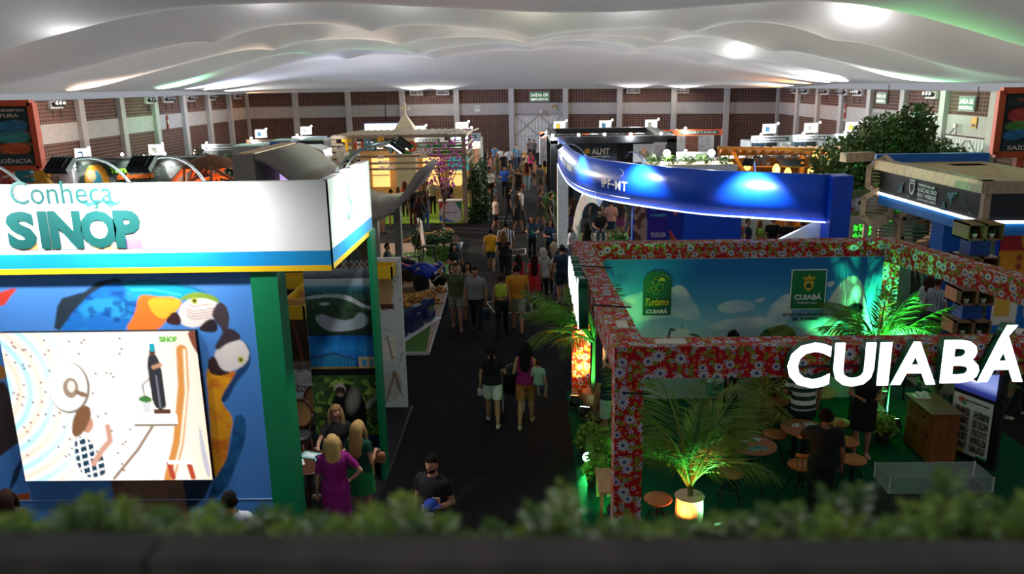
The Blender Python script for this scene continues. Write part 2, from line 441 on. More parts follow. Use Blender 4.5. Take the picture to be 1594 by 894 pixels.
# banks of spotlights under the edge of the fabric
def spot_bank(loc, rz, n, label, up=25):
    t = thing('spotlight_bank', label, 'spotlight', loc, rz, 'spotlight banks along the wall tops')
    wdt = 0.36 * n + 0.1
    WL[t.name] = Vector((0, 0, 0))
    MB().box(-wdt / 2, wdt / 2, -0.02, 0.16, 0.0, 0.42).build('housing', mat('d9d8d4', 0.5, name='spot_housing'), t)
    for k in range(n):
        x = (k - (n - 1) / 2) * 0.36
        l = MB().tube([(x, -0.02, 0.22), (x, -0.2, 0.25), (x, -0.24, 0.26)], [0.12, 0.15, 0.16], 12).build('lamp', mat('3a3a3c', 0.35, 0.3, name='spot_barrel'), t, True)
        MB().tube([(x, -0.241, 0.26), (x, -0.246, 0.26)], 0.12, 12).build('lens', mat('9aa0a5', 0.15, name='spot_lens'), l)
    for sx in (-1, 1): MB().box(sx * wdt / 3 - 0.02, sx * wdt / 3 + 0.02, 0.0, 0.05, -0.5, 0.0).build('bracket', mat('2c2a2a', 0.6), t)
    WL[t.name] = Vector(loc)
    return t
for y, n in ((44.2, 3), (55.4, 3), (58.3, 4), (62.3, 4), (66.4, 4), (72.5, 4)):
    spot_bank((LX + 0.17, y, 5.3), R(90), n, '%d-lamp spotlight bank on the left brick wall, %s' % (n, {44.2: 'beside the festival poster', 55.4: 'above the red strip', 58.3: 'past the red strip', 62.3: 'above the dark shrubs', 66.4: 'above the yellow totem', 72.5: 'next to the far corner'}[y]))
for x, n, w in ((-10.0, 3, 'beside the cable column'), (-7.6, 3, 'near the pale square notice'), (9.7, 3, 'over the black office booth'), (14.1, 3, 'over the row of orange-topped booths')):
    spot_bank((x, BY - 0.17, 5.3 + zo(x)), 0, n, 'white three-lamp spotlight bank high on the far brick wall ' + w)
for y, n in ((46.7, 3), (57.0, 4), (59.7, 4), (63.3, 4), (67.8, 4), (70.3, 4)):
    spot_bank((RX - 0.17, y, 5.3 - 0.32), R(-90), n, '%d-lamp spotlight bank on the right brick wall, %s' % (n, {46.7: 'nearest the exit sign', 57.0: 'above the great tree', 59.7: 'beside the red strip', 63.3: 'over the third bay', 67.8: 'over the second bay', 70.3: 'next to the far corner'}[y]))
# the light of those banks, one beam from the lenses of each, thrown up under the fabric
OR_, GR_, BL_, WH_ = (1, .45, .15), (.35, 1, .55), (.5, .6, 1), (1, .97, .94)
for y, a, e, c in ((44.2, (-11, 38.5, 8.6), 16000, OR_), (44.2, (-4, 36, 9), 16000, WH_), (55.4, (-11, 46.5, 8.6), 18000, GR_), (58.3, (-7, 62, 8), 16000, BL_), (62.3, (-4, 56, 8.4), 16000, WH_), (66.4, (-6, 66, 7.4), 7000, WH_), (72.5, (-12, 68, 7), 2500, OR_)):
    light('spotlight_bank_beam', 'SPOT', (LX + .75, y, 5.5), e * .7, c, a, .15, 75, .8)
for x in (-10.0, -7.6, 9.7, 14.1): light('spotlight_bank_beam', 'SPOT', (x, BY - .75, 5.5 + zo(x)), 3600, WH_, (x * .8, 58, 8.2), .15, 90, .8)
for y, a, e, c in ((46.7, (9, 38, 8.8), 16000, WH_), (46.7, (14, 34, 8.4), 14000, GR_), (57.0, (8, 49, 8.6), 16000, WH_), (59.7, (13, 57, 8), 7000, WH_), (63.3, (12, 63, 7.6), 5000, OR_), (67.8, (8, 66, 7.4), 6000, WH_), (70.3, (10, 70, 6.6), 2500, OR_)):
    light('spotlight_bank_beam', 'SPOT', (RX - .75, y, 5.18), e * .7, c, a, .15, 75, .8)

# doors, exit signs, posters
def door(name, o, u, n, wdt, ht, pieces, label=None):
    """corrugated metal door: o lower left corner, u along the wall, n out of it"""
    o = Vector(o); u = Vector(u); n = Vector(n); z = Vector((0, 0, 1))
    mb = MB(); k = pieces
    d = structure(MB().obox(o + u * wdt / 2 + z * ht / 2 + n * 0.03, u, n, z, wdt / 2, 0.03, ht / 2).build(name, mat('c9c7c3', 0.5, name='door_paint')))
    for i in range(k):
        MB().obox(o + u * (wdt * (i + 0.5) / k) + z * ht / 2 + n * 0.075, u, n, z, wdt / k * 0.36, 0.015, ht / 2).build('door_panel', mat('d2d0cc', 0.45, name='door_sheet'), d)
    for s in (0, 1):
        a = o + u * (wdt * s / 2) + n * 0.11; b = o + u * (wdt * (s + 1) / 2) + n * 0.11
        MB().bar(a + z * (ht * .45), b + z * ht, 0.06).build('brace', mat('9b9893', 0.5, name='brace_steel'), d)
        MB().bar(b + z * (ht * .45), a + z * ht, 0.06).build('brace', mat('9b9893', 0.5, name='brace_steel'), d)
    for zz in (0.45, 0.98): MB().bar(o + n * .11 + z * ht * zz, o + u * wdt + n * .11 + z * ht * zz, 0.09).build('rail', mat('b5b2ad', 0.5, name='rail_steel'), d)
    return d
door('door_1', (-1.1, BY - 0.01, 0), (1, 0, 0), (0, -1, 0), 4.4, BB - .08, 14)
door('door_2', (RX - .01, 44.6, 0), (0, -1, 0), (-1, 0, 0), 4.3, BB - .4, 14)
SIGNG = mat('1d6b45', 0.5, emit=0.15, name='exit_green'); WHITEM = mat('f4f3ee', 0.5, emit=0.4, name='lit_letter_white', ecol='f4f0dc')
def exit_sign(c, u, n, w, label):
    c = Vector(c); u = Vector(u); n = Vector(n); z = Vector((0, 0, 1)); h = w * 0.48
    t = thing('exit_sign', label, 'sign', c, group='emergency exit signs')
    MB().obox(c + z * h / 2, u, n, z, w / 2, 0.06, h / 2).build('sign_box', mat('8d9a92', 0.5, name='sign_case'), t)
    MB().obox(c + z * h / 2 + n * .065, u, n, z, w / 2 * .93, 0.01, h / 2 * .88).build('sign_face', SIGNG, t)
    text('SAÍDA DE', c + n * .08 + z * h * .5 - u * w * .43, u, z, WHITEM, t, w=w * .86, h=h * .4, bold=.012)
    text('EMERGÊNCIA', c + n * .08 + z * h * .12 - u * w * .43, u, z, WHITEM, t, w=w * .86, h=h * .3, bold=.008)
    MB().bar(c + u * w * .55 + z * h * .1, c + u * w * .55 + z * (h + .5), .04).build('conduit', mat('4a3c36', .6), t)
exit_sign((1.2, BY - .1, 4.58), (1, 0, 0), (0, -1, 0), 1.85, 'green and white exit sign above the far white metal door')
exit_sign((RX - .07, 42.9, 4.42), (0, -1, 0), (-1, 0, 0), 1.55, 'green exit sign above the corrugated side door by the orange poster')
exit_sign((RX - .07, 53.2, 4.55), (0, -1, 0), (-1, 0, 0), 1.5, 'green exit sign half hidden by the top of the great tree')
for c, u, n, col, lab, w, h in (((-4.5, BY - .08, 3.75), (1, 0, 0), (0, -1, 0), 'b9c4ba', 'pale square notice on the grey band of the far wall', .6, .6), ((RX - .12, 48.3, 3.75), (0, -1, 0), (-1, 0, 0), '2f7d5c', 'small green notice on the grey band of the right wall', .7, .85),
                              ((RX - .12, 42.0, 3.6), (0, -1, 0), (-1, 0, 0), 'c99a28', 'small yellow number plate above the corrugated side door', .5, .55), ((2.6, BY - .08, 3.9), (1, 0, 0), (0, -1, 0), '8f7a2c', 'small mustard plate beside the lamp over the far door', .4, .35)):
    c = Vector(c); t = thing('notice', lab, 'sign', c); u = Vector(u); n = Vector(n)
    MB().obox(c + Vector((0, 0, h / 2)), u, n, (0, 0, 1), w / 2, .02, h / 2).build('plate', mat(col, .5), t)
    MB().obox(c + Vector((0, 0, h * .25)) + n * .025, u, n, (0, 0, 1), w / 2 * .7, .006, h * .12).build('print', mat('e2e6e0' if col != 'c99a28' else '2a2418', .5), t)
for c, n in (((1.3, BY - .3, 3.6), (0, -1, 0)), ((RX - .3, 43.4, 3.55), (-1, 0, 0))):
    c = Vector(c); n = Vector(n); u = Vector((n.y, -n.x, 0))
    t = thing('emergency_lamp', 'small twin-head emergency lamp over the %s' % ('far white door' if n.x == 0 else 'corrugated side door'), 'lamp', c)
    MB().obox(c + Vector((0, 0, .1)), u, n, (0, 0, 1), .12, .08, .1).build('battery_box', mat('d0cfca', .5), t)
    for s in (-1, 1): MB().tube([c + u * s * .1, c + u * s * .3 + n * .1 - Vector((0, 0, .3))], [.03, .05], 8).build('lamp_head', mat('8a8884', .5), t)
# hydrant plates and conduits on columns
for (x, y, z, n) in ((LX + .1, 57.8, 3.95, (1, 0, 0)), (RX - .1, 59.0, 3.9, (-1, 0, 0))):
    c = Vector((x, y, z)); x = x + (.03 if x < 0 else -.03); c.x = x; t = thing('warning_strip', 'narrow red warning strip on the %s wall' % ('left' if x < 0 else 'right'), 'sign', c)
    MB().box(x - .03, x + .03, y - .1, y + .1, z - .5, z + .5).build('plate', mat('8e3427', .6), t)
    MB().box(x - .04, x + .04, y - .08, y + .08, z - .1, z + .15).build('print', mat('d8cfc0', .6), t)
MB().tube([(-12.9, BY - .1, 5.7), (-12.9, BY - .1, 3.0)], .04, 6).build('conduit', mat('2a2422', .7), wall_back)
MB().tube([(-11.1, BY - .35, 5.5), (-11.1, BY - .35, 1.0)], .06, 6).build('conduit', mat('b9b7b4', .7), wall_back)

def poster(base, u, w, h, label, art, letters):
    """big framed festival poster on an orange frame; base lower left corner"""
    b = Vector(base); u = Vector(u).normalized(); z = Vector((0, 0, 1)); n = u.cross(z)
    t = thing('festival_poster', label, 'poster', b)
    OR = mat('c4512d', .55, name='orange_frame')
    fr = 0.22
    for (p, q) in ((b, b + u * w), (b + z * h, b + u * w + z * h), (b, b + z * h), (b + u * w, b + u * w + z * h)): MB().bar(p, q, .3, fr, up=n.cross(q - p)).build('frame_bar', OR, t)
    MB().obox(b + u * w / 2 + z * h / 2 - n * .05, u, n, z, w / 2, .04, h / 2).build('backing', mat('22302f', .6), t)
    art.panel('picture', b + u * fr + z * (h * .22) + n * .0, u, z, w - 2 * fr, h * .53, t)
    MB().obox(b + u * w / 2 + z * (h * .125) + n * .0, u, n, z, w / 2 - fr, .02, h * .085).build('title_strip', mat('24383a', .6), t)
    MB().obox(b + u * w / 2 + z * (h * .85) + n * .0, u, n, z, w / 2 - fr, .02, h * .085).build('title_strip', mat('24383a', .6), t)
    for s, x, zz, ww, hh, c in letters: text(s, b + u * x + z * zz + n * .03, u, z, mat(c, .5, name='poster_letter_' + c), t, w=ww, h=hh, bold=.01)
    for s in (.2, .8): MB().bar(b + u * w * s - Vector((0, 0, b.z)), b + u * w * s, .25).build('leg', OR, t)
    return t
a = Art(4, 3, 16, '2a2626'); nz = a.noise(10, 3)
a.mix((nz > .52) * 1., '6b5a48').poly([(2.6, .1), (3.9, 0), (3.9, 1.1), (2.5, 1.2)], '2f6f8f', 1).poly([(2.6, 1.1), (3.9, 1), (3.9, 2), (2.4, 2)], '3c8a86', 1).poly([(2.6, 2), (3.9, 2), (3.9, 3), (2.6, 3)], 'b5562f', 1).vary(14, .5, 4)
a.rect(.5, .3, 1.6, 2.0, 'c9543a').rect(.62, .45, 1.48, 1.7, '3c5a58').ell(1.05, 1.0, .3, .4, 'd8a23c').rect(.8, 2.05, 1.5, 2.8, 'c7c2b8')
poster((-22.3, 30.0, 3.42), (1, 0, 0), 4.05, 2.4, 'orange-framed festival poster above hanging coloured letters on the left', a,
       [('FAMILIAR | ETNO TURISMO', .35, 2.06, 3.4, .13, 'd8cfc0'), ('DE AVENTURA', 1.6, 1.89, 1.9, .12, 'd8cfc0'), ('SAÍDA DE EMERGÊNCIA', .3, .2, 3.45, .2, 'd8d4cc')])
a = Art(4, 3, 16, '1f1d22'); 
a.poly([(.1, .1), (1.7, 0), (1.2, 1.3), (.1, 1.4)], 'b03a3a', 1).poly([(.1, 1.3), (1.3, 1.2), (1, 2.1), (0, 2.2)], '4f8a3c', 1).poly([(0, 2.1), (1.1, 2), (.6, 3), (0, 3)], '2f6fa8', 1).poly([(1.3, 1.8), (2.0, .9), (2.2, 1.6), (1.5, 3)], 'c9a63a', 1).vary(16, .6, 9)
a.rect(2.5, .4, 4, 2.3, 'c9543a').rect(2.7, .6, 4, 2.1, '3c5a58')
poster((16.9, 29.6, 3.42), (1, -.15, 0), 4.2, 2.25, 'orange-framed festival poster beside the corrugated side door', a,
       [('FESTIVAL GASTRONÔMICO', .55, 1.86, 3.0, .15, 'b8502f'), ('APRESENTA', 1.2, 1.68, 1.6, .13, 'b8502f'), ('SAÍDA DE EMERGÊNCIA', .4, .16, 3.4, .2, 'd8d4cc')])

# ------------------------------------------------------------------ SINOP booth
WHITE = mat('f3f3f1', .45, var=.02, name='white_laminate'); BLUEB = mat('1590cf', .4, var=.03, name='sky_blue_band'); YEL = mat('f0c11a', .45, var=.04, name='yellow_band')
GREEN = mat('0b7a4c', .42, var=.03, name='green_laminate'); DARK = mat('26272a', .5, name='dark_metal'); BLACK = mat('131315', .6, name='black_paint'); STEEL = mat('9aa3a8', .3, .8, name='brushed_steel'); PLY = wood('caa877', (1, 5, 9))
GLOW = mat('ffffff', .3, emit=30.0, name='lamp_glow')
TEAL = mat('0a4a48', .5, var=.03, name='logo_teal')
sb = thing('exhibition_booth', 'white, blue and yellow fascia booth with macaw picture wall and green column', 'booth', (-5.7, 9.5, 0))
FX0, FX1, FY = -9.6, -2.38, 9.42
for nm, z0, z1, m in (('fascia_board', 4.29, 5.13, WHITE), ('fascia_band', 4.11, 4.29, BLUEB), ('fascia_trim', 4.04, 4.11, YEL)):
    MB().box(FX0, FX1, FY, FY + .1, z0, z1).build(nm, m, sb)
    MB().add([(x, y, z) for z in (z0, z1) for x, y in ((FX1, FY), (FX1, FY + .1), (-2.36, 11.98), (-2.47, 11.98), (FX1 - .1, FY + .1))],
             [(0, 1, 2, 3, 4), (5, 6, 7, 8, 9)] + [(i, (i + 1) % 5, (i + 1) % 5 + 5, i + 5) for i in range(5)]).build(nm, m, sb)
MB().box(FX0, FX1 - .12, FY + .1, FY + .2, 4.04, 4.95).build('fascia_frame', PLY, sb)
MB().box(-9.6, -3.4, 9.52, 9.66, 0, 4.04).build('picture_wall', mat('4a7fc4', .5), sb)
a = Art(6.2, 4.04, 62, '4f93dd'); a.mix(np.ones_like(a.X), '4a86d0').vary(5, .05, 2)
B = a.noise(30, 5); B2 = a.noise(60, 8)
a.poly([(3.64, 0.719), (3.725, 0.436), (3.799, 0.33), (4.093, 0.251), (4.271, 0.13), (4.519, 0.076), (4.609, 0.118), (4.423, 0.189), (4.155, 0.375), (4.009, 0.54), (3.874, 0.731), (3.73, 0.763)], '26333f')
W1 = [(3.698, 0.762), (3.887, 0.538), (4.124, 0.309), (4.389, 0.148), (4.593, 0.118), (4.79, 0.26), (4.752, 0.482), (4.503, 0.772)]
a.poly(W1, '1f6fc4').mix(a.inside(W1) * np.clip((B - .5) * 5, 0, 1) * .8, '2fa0dd').mix(a.inside(W1) * np.clip((.45 - B2) * 6, 0, 1) * .7, '123c86')
a.poly([(4.552, 0.126), (4.992, 0.123), (5.459, 0.227), (5.731, 0.362), (5.795, 0.445), (5.443, 0.358), (5.213, 0.405), (4.958, 0.385), (4.742, 0.317), (4.619, 0.217)], '18a0bc', 1).line([(4.607, 0.135), (4.993, 0.115), (5.459, 0.219), (5.747, 0.362)], .035, '1478a0').line([(4.697, 0.234), (4.977, 0.237), (5.289, 0.307)], .03, '3cc0c8')
a.poly([(4.763, 0.284), (4.967, 0.319), (5.205, 0.339), (5.335, 0.39), (5.128, 0.57), (4.996, 0.727), (4.876, 0.776), (4.503, 0.772), (4.695, 0.548)], 'e2762c', 1)
a.poly([(4.866, 0.351), (5.045, 0.337), (5.193, 0.306), (5.317, 0.406), (5.161, 0.57), (5.008, 0.627), (4.887, 0.5)], 'f1b233', 1, np.clip(B * 3 - .5, 0, 1))
a.poly([(5.215, 0.388), (5.456, 0.252), (5.728, 0.321), (5.788, 0.428), (5.681, 0.386), (5.444, 0.35)], '7f9c36', 1)
F1 = [(5.311, 0.39), (5.51, 0.334), (5.713, 0.386), (5.8, 0.47), (5.634, 0.667), (5.415, 0.74), (5.258, 0.696), (5.207, 0.587)]
a.poly(F1, 'ece0d8', 1)
for k in range(5): a.line([(5.371, 0.423), (5.432, 0.457), (5.554, 0.442), (5.676, 0.427)] if k == 0 else [(x, y + .035 * k) for x, y in [(5.337, 0.439), (5.429, 0.482), (5.559, 0.467), (5.69, 0.444)]], .012, 'b08a80')
a.poly([(5.057, 0.627), (5.185, 0.504), (5.257, 0.571), (5.257, 0.705), (5.098, 0.686)], '3c2024', 1)
a.poly([(5.646, 0.551), (5.744, 0.395), (5.836, 0.429), (5.877, 0.579), (5.843, 0.745), (5.763, 0.896), (5.762, 0.744), (5.683, 0.66)], '41363b', 1).poly([(5.447, 0.741), (5.634, 0.592), (5.72, 0.685), (5.692, 0.802), (5.523, 0.792)], '2b2427', 1)
(ex, ey), = [(5.456, 0.383)]; a.ell(ex, ey, .045, .045, 'b9bd48').ell(ex, ey, .022, .022, '15140f')
Y2 = [(5.493, 1.199), (5.64, 1.356), (5.909, 1.29), (5.771, 1.513), (5.631, 1.74), (5.793, 1.936), (5.705, 2.221), (5.625, 2.584), (5.484, 2.795), (5.416, 2.794), (5.477, 1.933)]
a.poly(Y2, 'f2a41f', 1).mix(a.inside(Y2) * np.clip((B - .52) * 5, 0, 1) * .8, 'd9691d')
W2 = [(5.785, 1.936), (5.897, 1.892), (5.95, 2.026), (5.888, 2.313), (5.76, 2.585), (5.583, 2.981), (5.306, 3.167), (5.43, 2.822), (5.608, 2.584), (5.723, 2.293)]
a.poly(W2, '1c5c92', 1).mix(a.inside(W2) * np.clip((B2 - .5) * 5, 0, 1) * .7, '123a6a')
a.poly([(6.015, 0.882), (6.104, 1.052), (6.057, 1.283), (5.877, 1.445), (5.714, 1.74), (5.617, 1.713), (5.833, 1.392), (6.004, 1.153)], '1e4272', 1)
a.poly([(5.641, 1.047), (5.769, 0.913), (5.984, 0.873), (6.088, 1.052), (6.022, 1.222), (5.823, 1.323), (5.662, 1.304), (5.611, 1.166)], 'eadfd9', 1)
a.poly([(5.736, 0.845), (5.804, 0.736), (5.93, 0.763), (6.014, 0.89), (5.799, 0.938), (5.673, 1.047), (5.64, 0.979)], '3b3038', 1).poly([(5.531, 1.148), (5.636, 1.09), (5.679, 1.296), (5.839, 1.332), (5.653, 1.382), (5.527, 1.337)], '3c2628', 1)
(ex, ey), = [(5.955, 1.161)]; a.ell(ex, ey, .045, .045, 'c9c85a').ell(ex, ey, .02, .02, '15140f')
T = [(4.061, 2.737), (5.013, 2.745), (5.067, 3.307), (5.034, 3.884), (4.117, 3.878), (4.067, 3.3)]
a.poly(T, '7d5a49').mix(a.inside(T) * np.clip((a.noise(24, 12) - .5) * 5, 0, 1) * .6, '5a3d32')
a.poly([(5.013, 2.745), (5.444, 2.767), (5.282, 3.073), (5.032, 3.307), (5.023, 3.024)], '152c45')
a.poly([(2.876, 0.293), (3.303, 0.159), (3.147, 0.313), (3.045, 0.436), (2.858, 0.393)], 'c43c2c', 1).poly([(2.332, 1.46), (2.88, 1.422), (3.02, 1.82), (2.926, 2.269), (2.559, 2.521), (2.163, 2.353)], '3a2f2e').poly([(3.008, 2.388), (2.818, 2.801), (2.662, 3.006), (2.787, 2.68)], '1b3050').poly([(2.71, 3.025), (2.949, 2.989), (2.942, 3.083), (2.755, 3.12)], 'b0552c').poly([(2.644, 1.117), (2.956, 1.224), (2.945, 1.38), (2.581, 1.463)], 'a8702c', 1)
a.panel('macaw_picture', (-9.6, 9.515, 0), (1, 0, 0), (0, 0, 1), 6.2, 4.04, sb, label='printed picture of two blue and yellow macaws')
box('panel_seam', mat('9ab0d4', .5), -9.6, -3.4, 9.508, 9.514, .93, .94, sb)
box('column', GREEN, -3.4, -3.07, 9.46, 9.8, 0, 4.04, sb)
# lettering on the fascia
text('Conheça', (-6.156, 9.41, 4.837), (1, 0, 0), (0, 0, 1), TEAL, sb, w=1.23, h=.34)
for s, x0, x1, acc in (('S', 27, 71, 'f3b06a'), ('I', 76, 90, '52b79a'), ('N', 92, 140, '9fd6d8'), ('O', 138, 192, 'f2d27a'), ('P', 188, 228, 'a86fc0')):
    w_ = (x1 - x0) * .00812; x_ = -6.5 + (x0 - 0) * .00812 + .01
    text(s, (x_, 9.41, 4.36), (1, 0, 0), (0, 0, 1), TEAL, sb, w=w_, h=.46, bold=.055)
    box('logo_accent', mat(acc, .5), x_ + w_ * .3, x_ + w_ * .95, 9.413, 9.418, 4.35, 4.47 if s in 'SNP' else 4.4, sb)
for k, (x, z, s_) in enumerate(((-5.26, 4.86, .09), (-5.12, 4.9, .06), (-5.0, 4.85, .12))):
    MB().prism([(0, 0), (s_, .25 * s_), (1.6 * s_, s_), (s_ * .9, .55 * s_), (-.5 * s_, .8 * s_)], (x, 9.418, z), (1, 0, 0), (0, 0, 1), (0, -.008, 0)).build('bird_mark', mat('2fa79a', .5), sb)
text('5', (-2.37, 10.42, 4.5), (.006, 1, 0), (0, 0, 1), mat('58c9a4', .5), sb, w=.3, h=.5, shear=.2); text('0', (-2.37, 10.76, 4.5), (.006, 1, 0), (0, 0, 1), mat('8fd06a', .5), sb, w=.3, h=.5, shear=.2)
# interior walls
box('photo_wall', mat('dcdcda', .6), -3.48, -2.4, 11.97, 12.07, 0, 4.05, sb); box('wall_edge', GREEN, -2.4, -2.34, 11.7, 12.07, 0, 4.1, sb)
PW = 1.07; PX0 = -3.475
def photo(nm, z0, z1, a): a.panel(nm, (PX0, 11.965, z0), (1, 0, 0), (0, 0, 1), PW, z1 - z0, sb)
a = Art(1.07, .7, 70, '8c9a86'); a.vgrad([(0, '4f6b35'), (.35, '6a5a48'), (.75, '7b5a48'), (.78, 'b9bdc4'), (1, '5b6d85')]); a.poly([(.55, 0), (.95, 0), (.8, .42)], '9aa83c', 1).rect(.28, .22, .48, .55, '39464a').rect(.62, .25, .9, .45, '5d6a68').vary(14, .35, 3)
for k in range(6): a.line([(.6 + k * .08, .42), (.68 + k * .08, .54)], .012, 'f0f0ee').line([(.68 + k * .08, .42), (.6 + k * .08, .54)], .012, 'f0f0ee')
a.line([(.3, .55), (.3, .1)], .03, '4a3026').line([(.72, .55), (.72, .1)], .03, '4a3026'); photo('veranda_photo', 3.33, 4.03, a)
a = Art(1.07, .92, 70, '3f5a3c'); n_ = a.noise(26, 4); a.vgrad([(0, 'e8f2f6'), (.1, 'bfe0ea'), (.16, '4c8fae'), (.3, '3f6a5c'), (.5, '41593f'), (1, '22342a')]).mix((n_ > .55) * (a.Y > .2) * .6, '27402c')
WT_ = 'cfd9de'; a.poly([(0, .28), (.3, .25), (.55, .24), (.75, .3), (.9, .42), (1.07, .46), (1.07, .52), (.85, .46), (.7, .36), (.5, .3), (.25, .3), (0, .33)], WT_, 1).poly([(.12, .6), (.25, .56), (.4, .63), (.6, .68), (.75, .64), (.8, .55), (.9, .56), (.98, .65), (.92, .78), (.7, .84), (.45, .86), (.3, .84), (.16, .72)], 'a9b6bd', 1).poly([(.18, .4), (.32, .37), (.4, .4), (.3, .44)], WT_, 1); photo('river_photo', 2.41, 3.33, a)
a = Art(1.07, .66, 70, '1260b5'); a.vgrad([(0, '0d4fa8'), (.3, '1f8ad6'), (.55, '1a6cc0'), (.75, '174f8c'), (.8, '0f1320'), (1, '0b0d18')]).mix(np.clip((a.noise(5, 6) - .5) * 3, 0, 1) * (a.Y < .4) * .6, '3aa0e6')
a.poly([(.02, .36), (.38, .29), (.72, .4), (.72, .52), (.02, .52)], '2a86b8').poly([(.0, .36), (.38, .28), (.74, .4), (.74, .42), (.38, .31), (0, .39)], '38406a').rect(.77, .36, 1.05, .54, 'd9c49a').rect(.82, .4, .9, .52, '4f9ac0').rect(.94, .4, 1.0, .52, '4f9ac0').line([(0, .54), (1.07, .54)], .02, 'c9a23c').vary(30, .25, 3)
for k in range(12): a.line([(.05 + k * .055, .37), (.05 + k * .055, .51)], .006, '12406c')
photo('hall_photo', 1.75, 2.41, a)
a = Art(1.07, 1.0, 70, '3c5a2c'); a.mix((a.noise(9, 2) > .52) * .9, '6f9a38').mix((a.noise(14, 7) > .6) * .8, '20361c').mix((a.noise(7, 9) > .66) * .6, 'b5c85a').line([(1.07, .3), (.62, .75)], .09, '9c9a86')
a.poly([(.24, .9), (.26, .55), (.36, .28), (.55, .1), (.66, .28), (.78, .3), (.86, .6), (.8, 1), (.24, 1)], '100f10', 1).ell(.64, .42, .1, .2, '8a8880', .3, .8).ell(.44, .24, .09, .1, 'b9b4ac').ell(.44, .27, .085, .08, '4a3a34').ell(.41, .24, .02, .02, '0a0a0a').ell(.48, .24, .02, .02, '0a0a0a').ell(.44, .33, .05, .03, '9c8478'); photo('monkey_photo', .72, 1.75, a)
a = Art(1.07, .7, 50, '0b1730'); a.mix((a.noise(40, 4, 2) > .66) * (a.Y > .3) * .9, '8f8a58').vgrad([(0, '14386c'), (.4, '0d1c3a'), (1, '0a0c10')], .6); photo('night_photo', .03, .72, a)
box('back_wall', WHITE, -5.2, -2.42, 14.73, 14.83, 0, 3.05, sb)
a = Art(2.77, 3.05, 40, 'd9dcdc'); a.rect(0, 0, 1.15, 2.2, '4a3826').mix((a.X < 1.15) * (a.Y < 2.25) * (a.noise(14, 3) > .5) * .7, '2c2418').line([(.6, .9), (.78, 2.1)], .05, '7a4a2c').poly([(0, 2.1), (1.15, 2.0), (1.15, 2.5), (0, 2.6)], 'a49a90', 1, a.noise(20, 1))
a.poly([(2.3, .15), (2.62, .3), (2.6, .95), (2.3, 1.1)], 'c9a06a', 1).rect(2.35, .9, 2.6, 1.0, '5a2f22').poly([(2.35, 1.6), (2.6, 1.5), (2.6, 2.0), (2.35, 2.05)], 'efe6dc').line([(2.45, 1.55), (2.52, 2.0)], .03, '9a5a40').poly([(2.3, 2.3), (2.6, 2.2), (2.72, 2.6), (2.45, 2.95), (2.3, 2.9)], 'b08a66', 1, a.noise(16, 5)).line([(2.35, 2.9), (2.55, 2.3), (2.65, 2.7)], .03, '6a3f26').mix((a.noise(50, 8, 2) > .74) * (a.X > 2.1) * .5, '8a6a58')
a.panel('sketch_mural', (-5.19, 14.725, 0), (1, 0, 0), (0, 0, 1), 2.77, 3.05, sb)
text('colheitoras', (-5.1, 14.72, .38), (1, 0, 0), (0, 0, 1), mat('7a5a3c', .6), sb, h=.2, w=.95, shear=.35)
def tray(name, x0, x1, y0, y1, z0, z1, nd):
    t = MB()
    for q in ((x0, x1, y0, y0 + .03), (x0, x1, y1 - .03, y1), (x0, x0 + .03, y0, y1), (x1 - .03, x1, y0, y1)): t.box(*q, z0, z1)
    o = t.build(name, YEL, sb); box('tray_floor', PLY, x0 + .03, x1 - .03, y0 + .03, y1 - .03, z0 + .02, z0 + .06, o)
    for k in range(1, nd): y = y0 + (y1 - y0) * k / nd; box('divider', PLY, x0 + .03, x1 - .03, y - .012, y + .012, z0 + .06, z1 - .04, o)
tray('shelf_tray', -4.05, -3.6, 12.3, 14.7, 2.58, 2.8, 4); tray('shelf_tray', -5.1, -4.05, 14.3, 14.7, 2.58, 2.8, 2); tray('shelf_tray', -2.95, -2.5, 14.3, 14.72, 2.75, 2.98, 1)
# booth floor, darker
box('booth_floor', carpet('2c2b2f', 'booth_carpet', 60.0), -9.6, -2.36, 9.6, 14.8, 0.006, .035, sb)
box('floor_edge', mat('1a1a1c', .4), -2.36, -2.31, 9.3, 14.8, 0, .04, sb)
# LED screen
ls = thing('led_screen', 'bright LED wall screen showing a woman, a plate and a saint statue', 'screen', (-5.39, 9.5, 1.27))
box('cabinet', BLACK, -6.62, -4.15, 9.44, 9.52, 1.26, 3.29, ls)
a = Art(2.47, 2.03, 66, 'fbf6f0')
h_ = np.sqrt((a.X + .6) ** 2 * .8 + (a.Y - .7) ** 2)
band = np.sin(h_ * 26); fade = np.clip(1.15 - a.X, 0, 1) * .9 + .06
a.mix(np.clip(band, 0, 1) * fade, 'a8e2f2').mix(np.clip(-band, 0, 1) * fade * .8, 'f8d2b8').mix(np.clip(np.sin(a.Y * 120), 0, 1) * .1, 'f0b8c8').mix(np.clip(a.X - 1.75, 0, 1) * .6, 'e9b87a')
a.line([(2.276, 0.247), (2.244, 0.717), (2.083, 1.509), (1.905, 2.008)], .14, 'd08a42').line([(2.308, 0.247), (2.267, 0.804), (2.117, 1.51), (1.939, 2.009)], .03, 'fbe9d0').line([(1.8, 1.239), (1.545, 1.595), (1.177, 2.003)], .035, '8a6a52').poly([(2.363, -0.013), (2.508, -0.011), (2.512, 0.377), (2.418, 0.206)], '7a3d26', 1)
a.poly([(2.383, 1.156), (2.417, 1.512), (2.464, 1.994), (2.397, 1.994), (2.357, 1.602)], 'b8b8c4', 1)
for (px_, py_) in [(rnd.random() * 1.5 + .05, rnd.random() * 1.9) for _ in range(75)]: a.ell(px_, py_, .014, .014, '6a4a36')
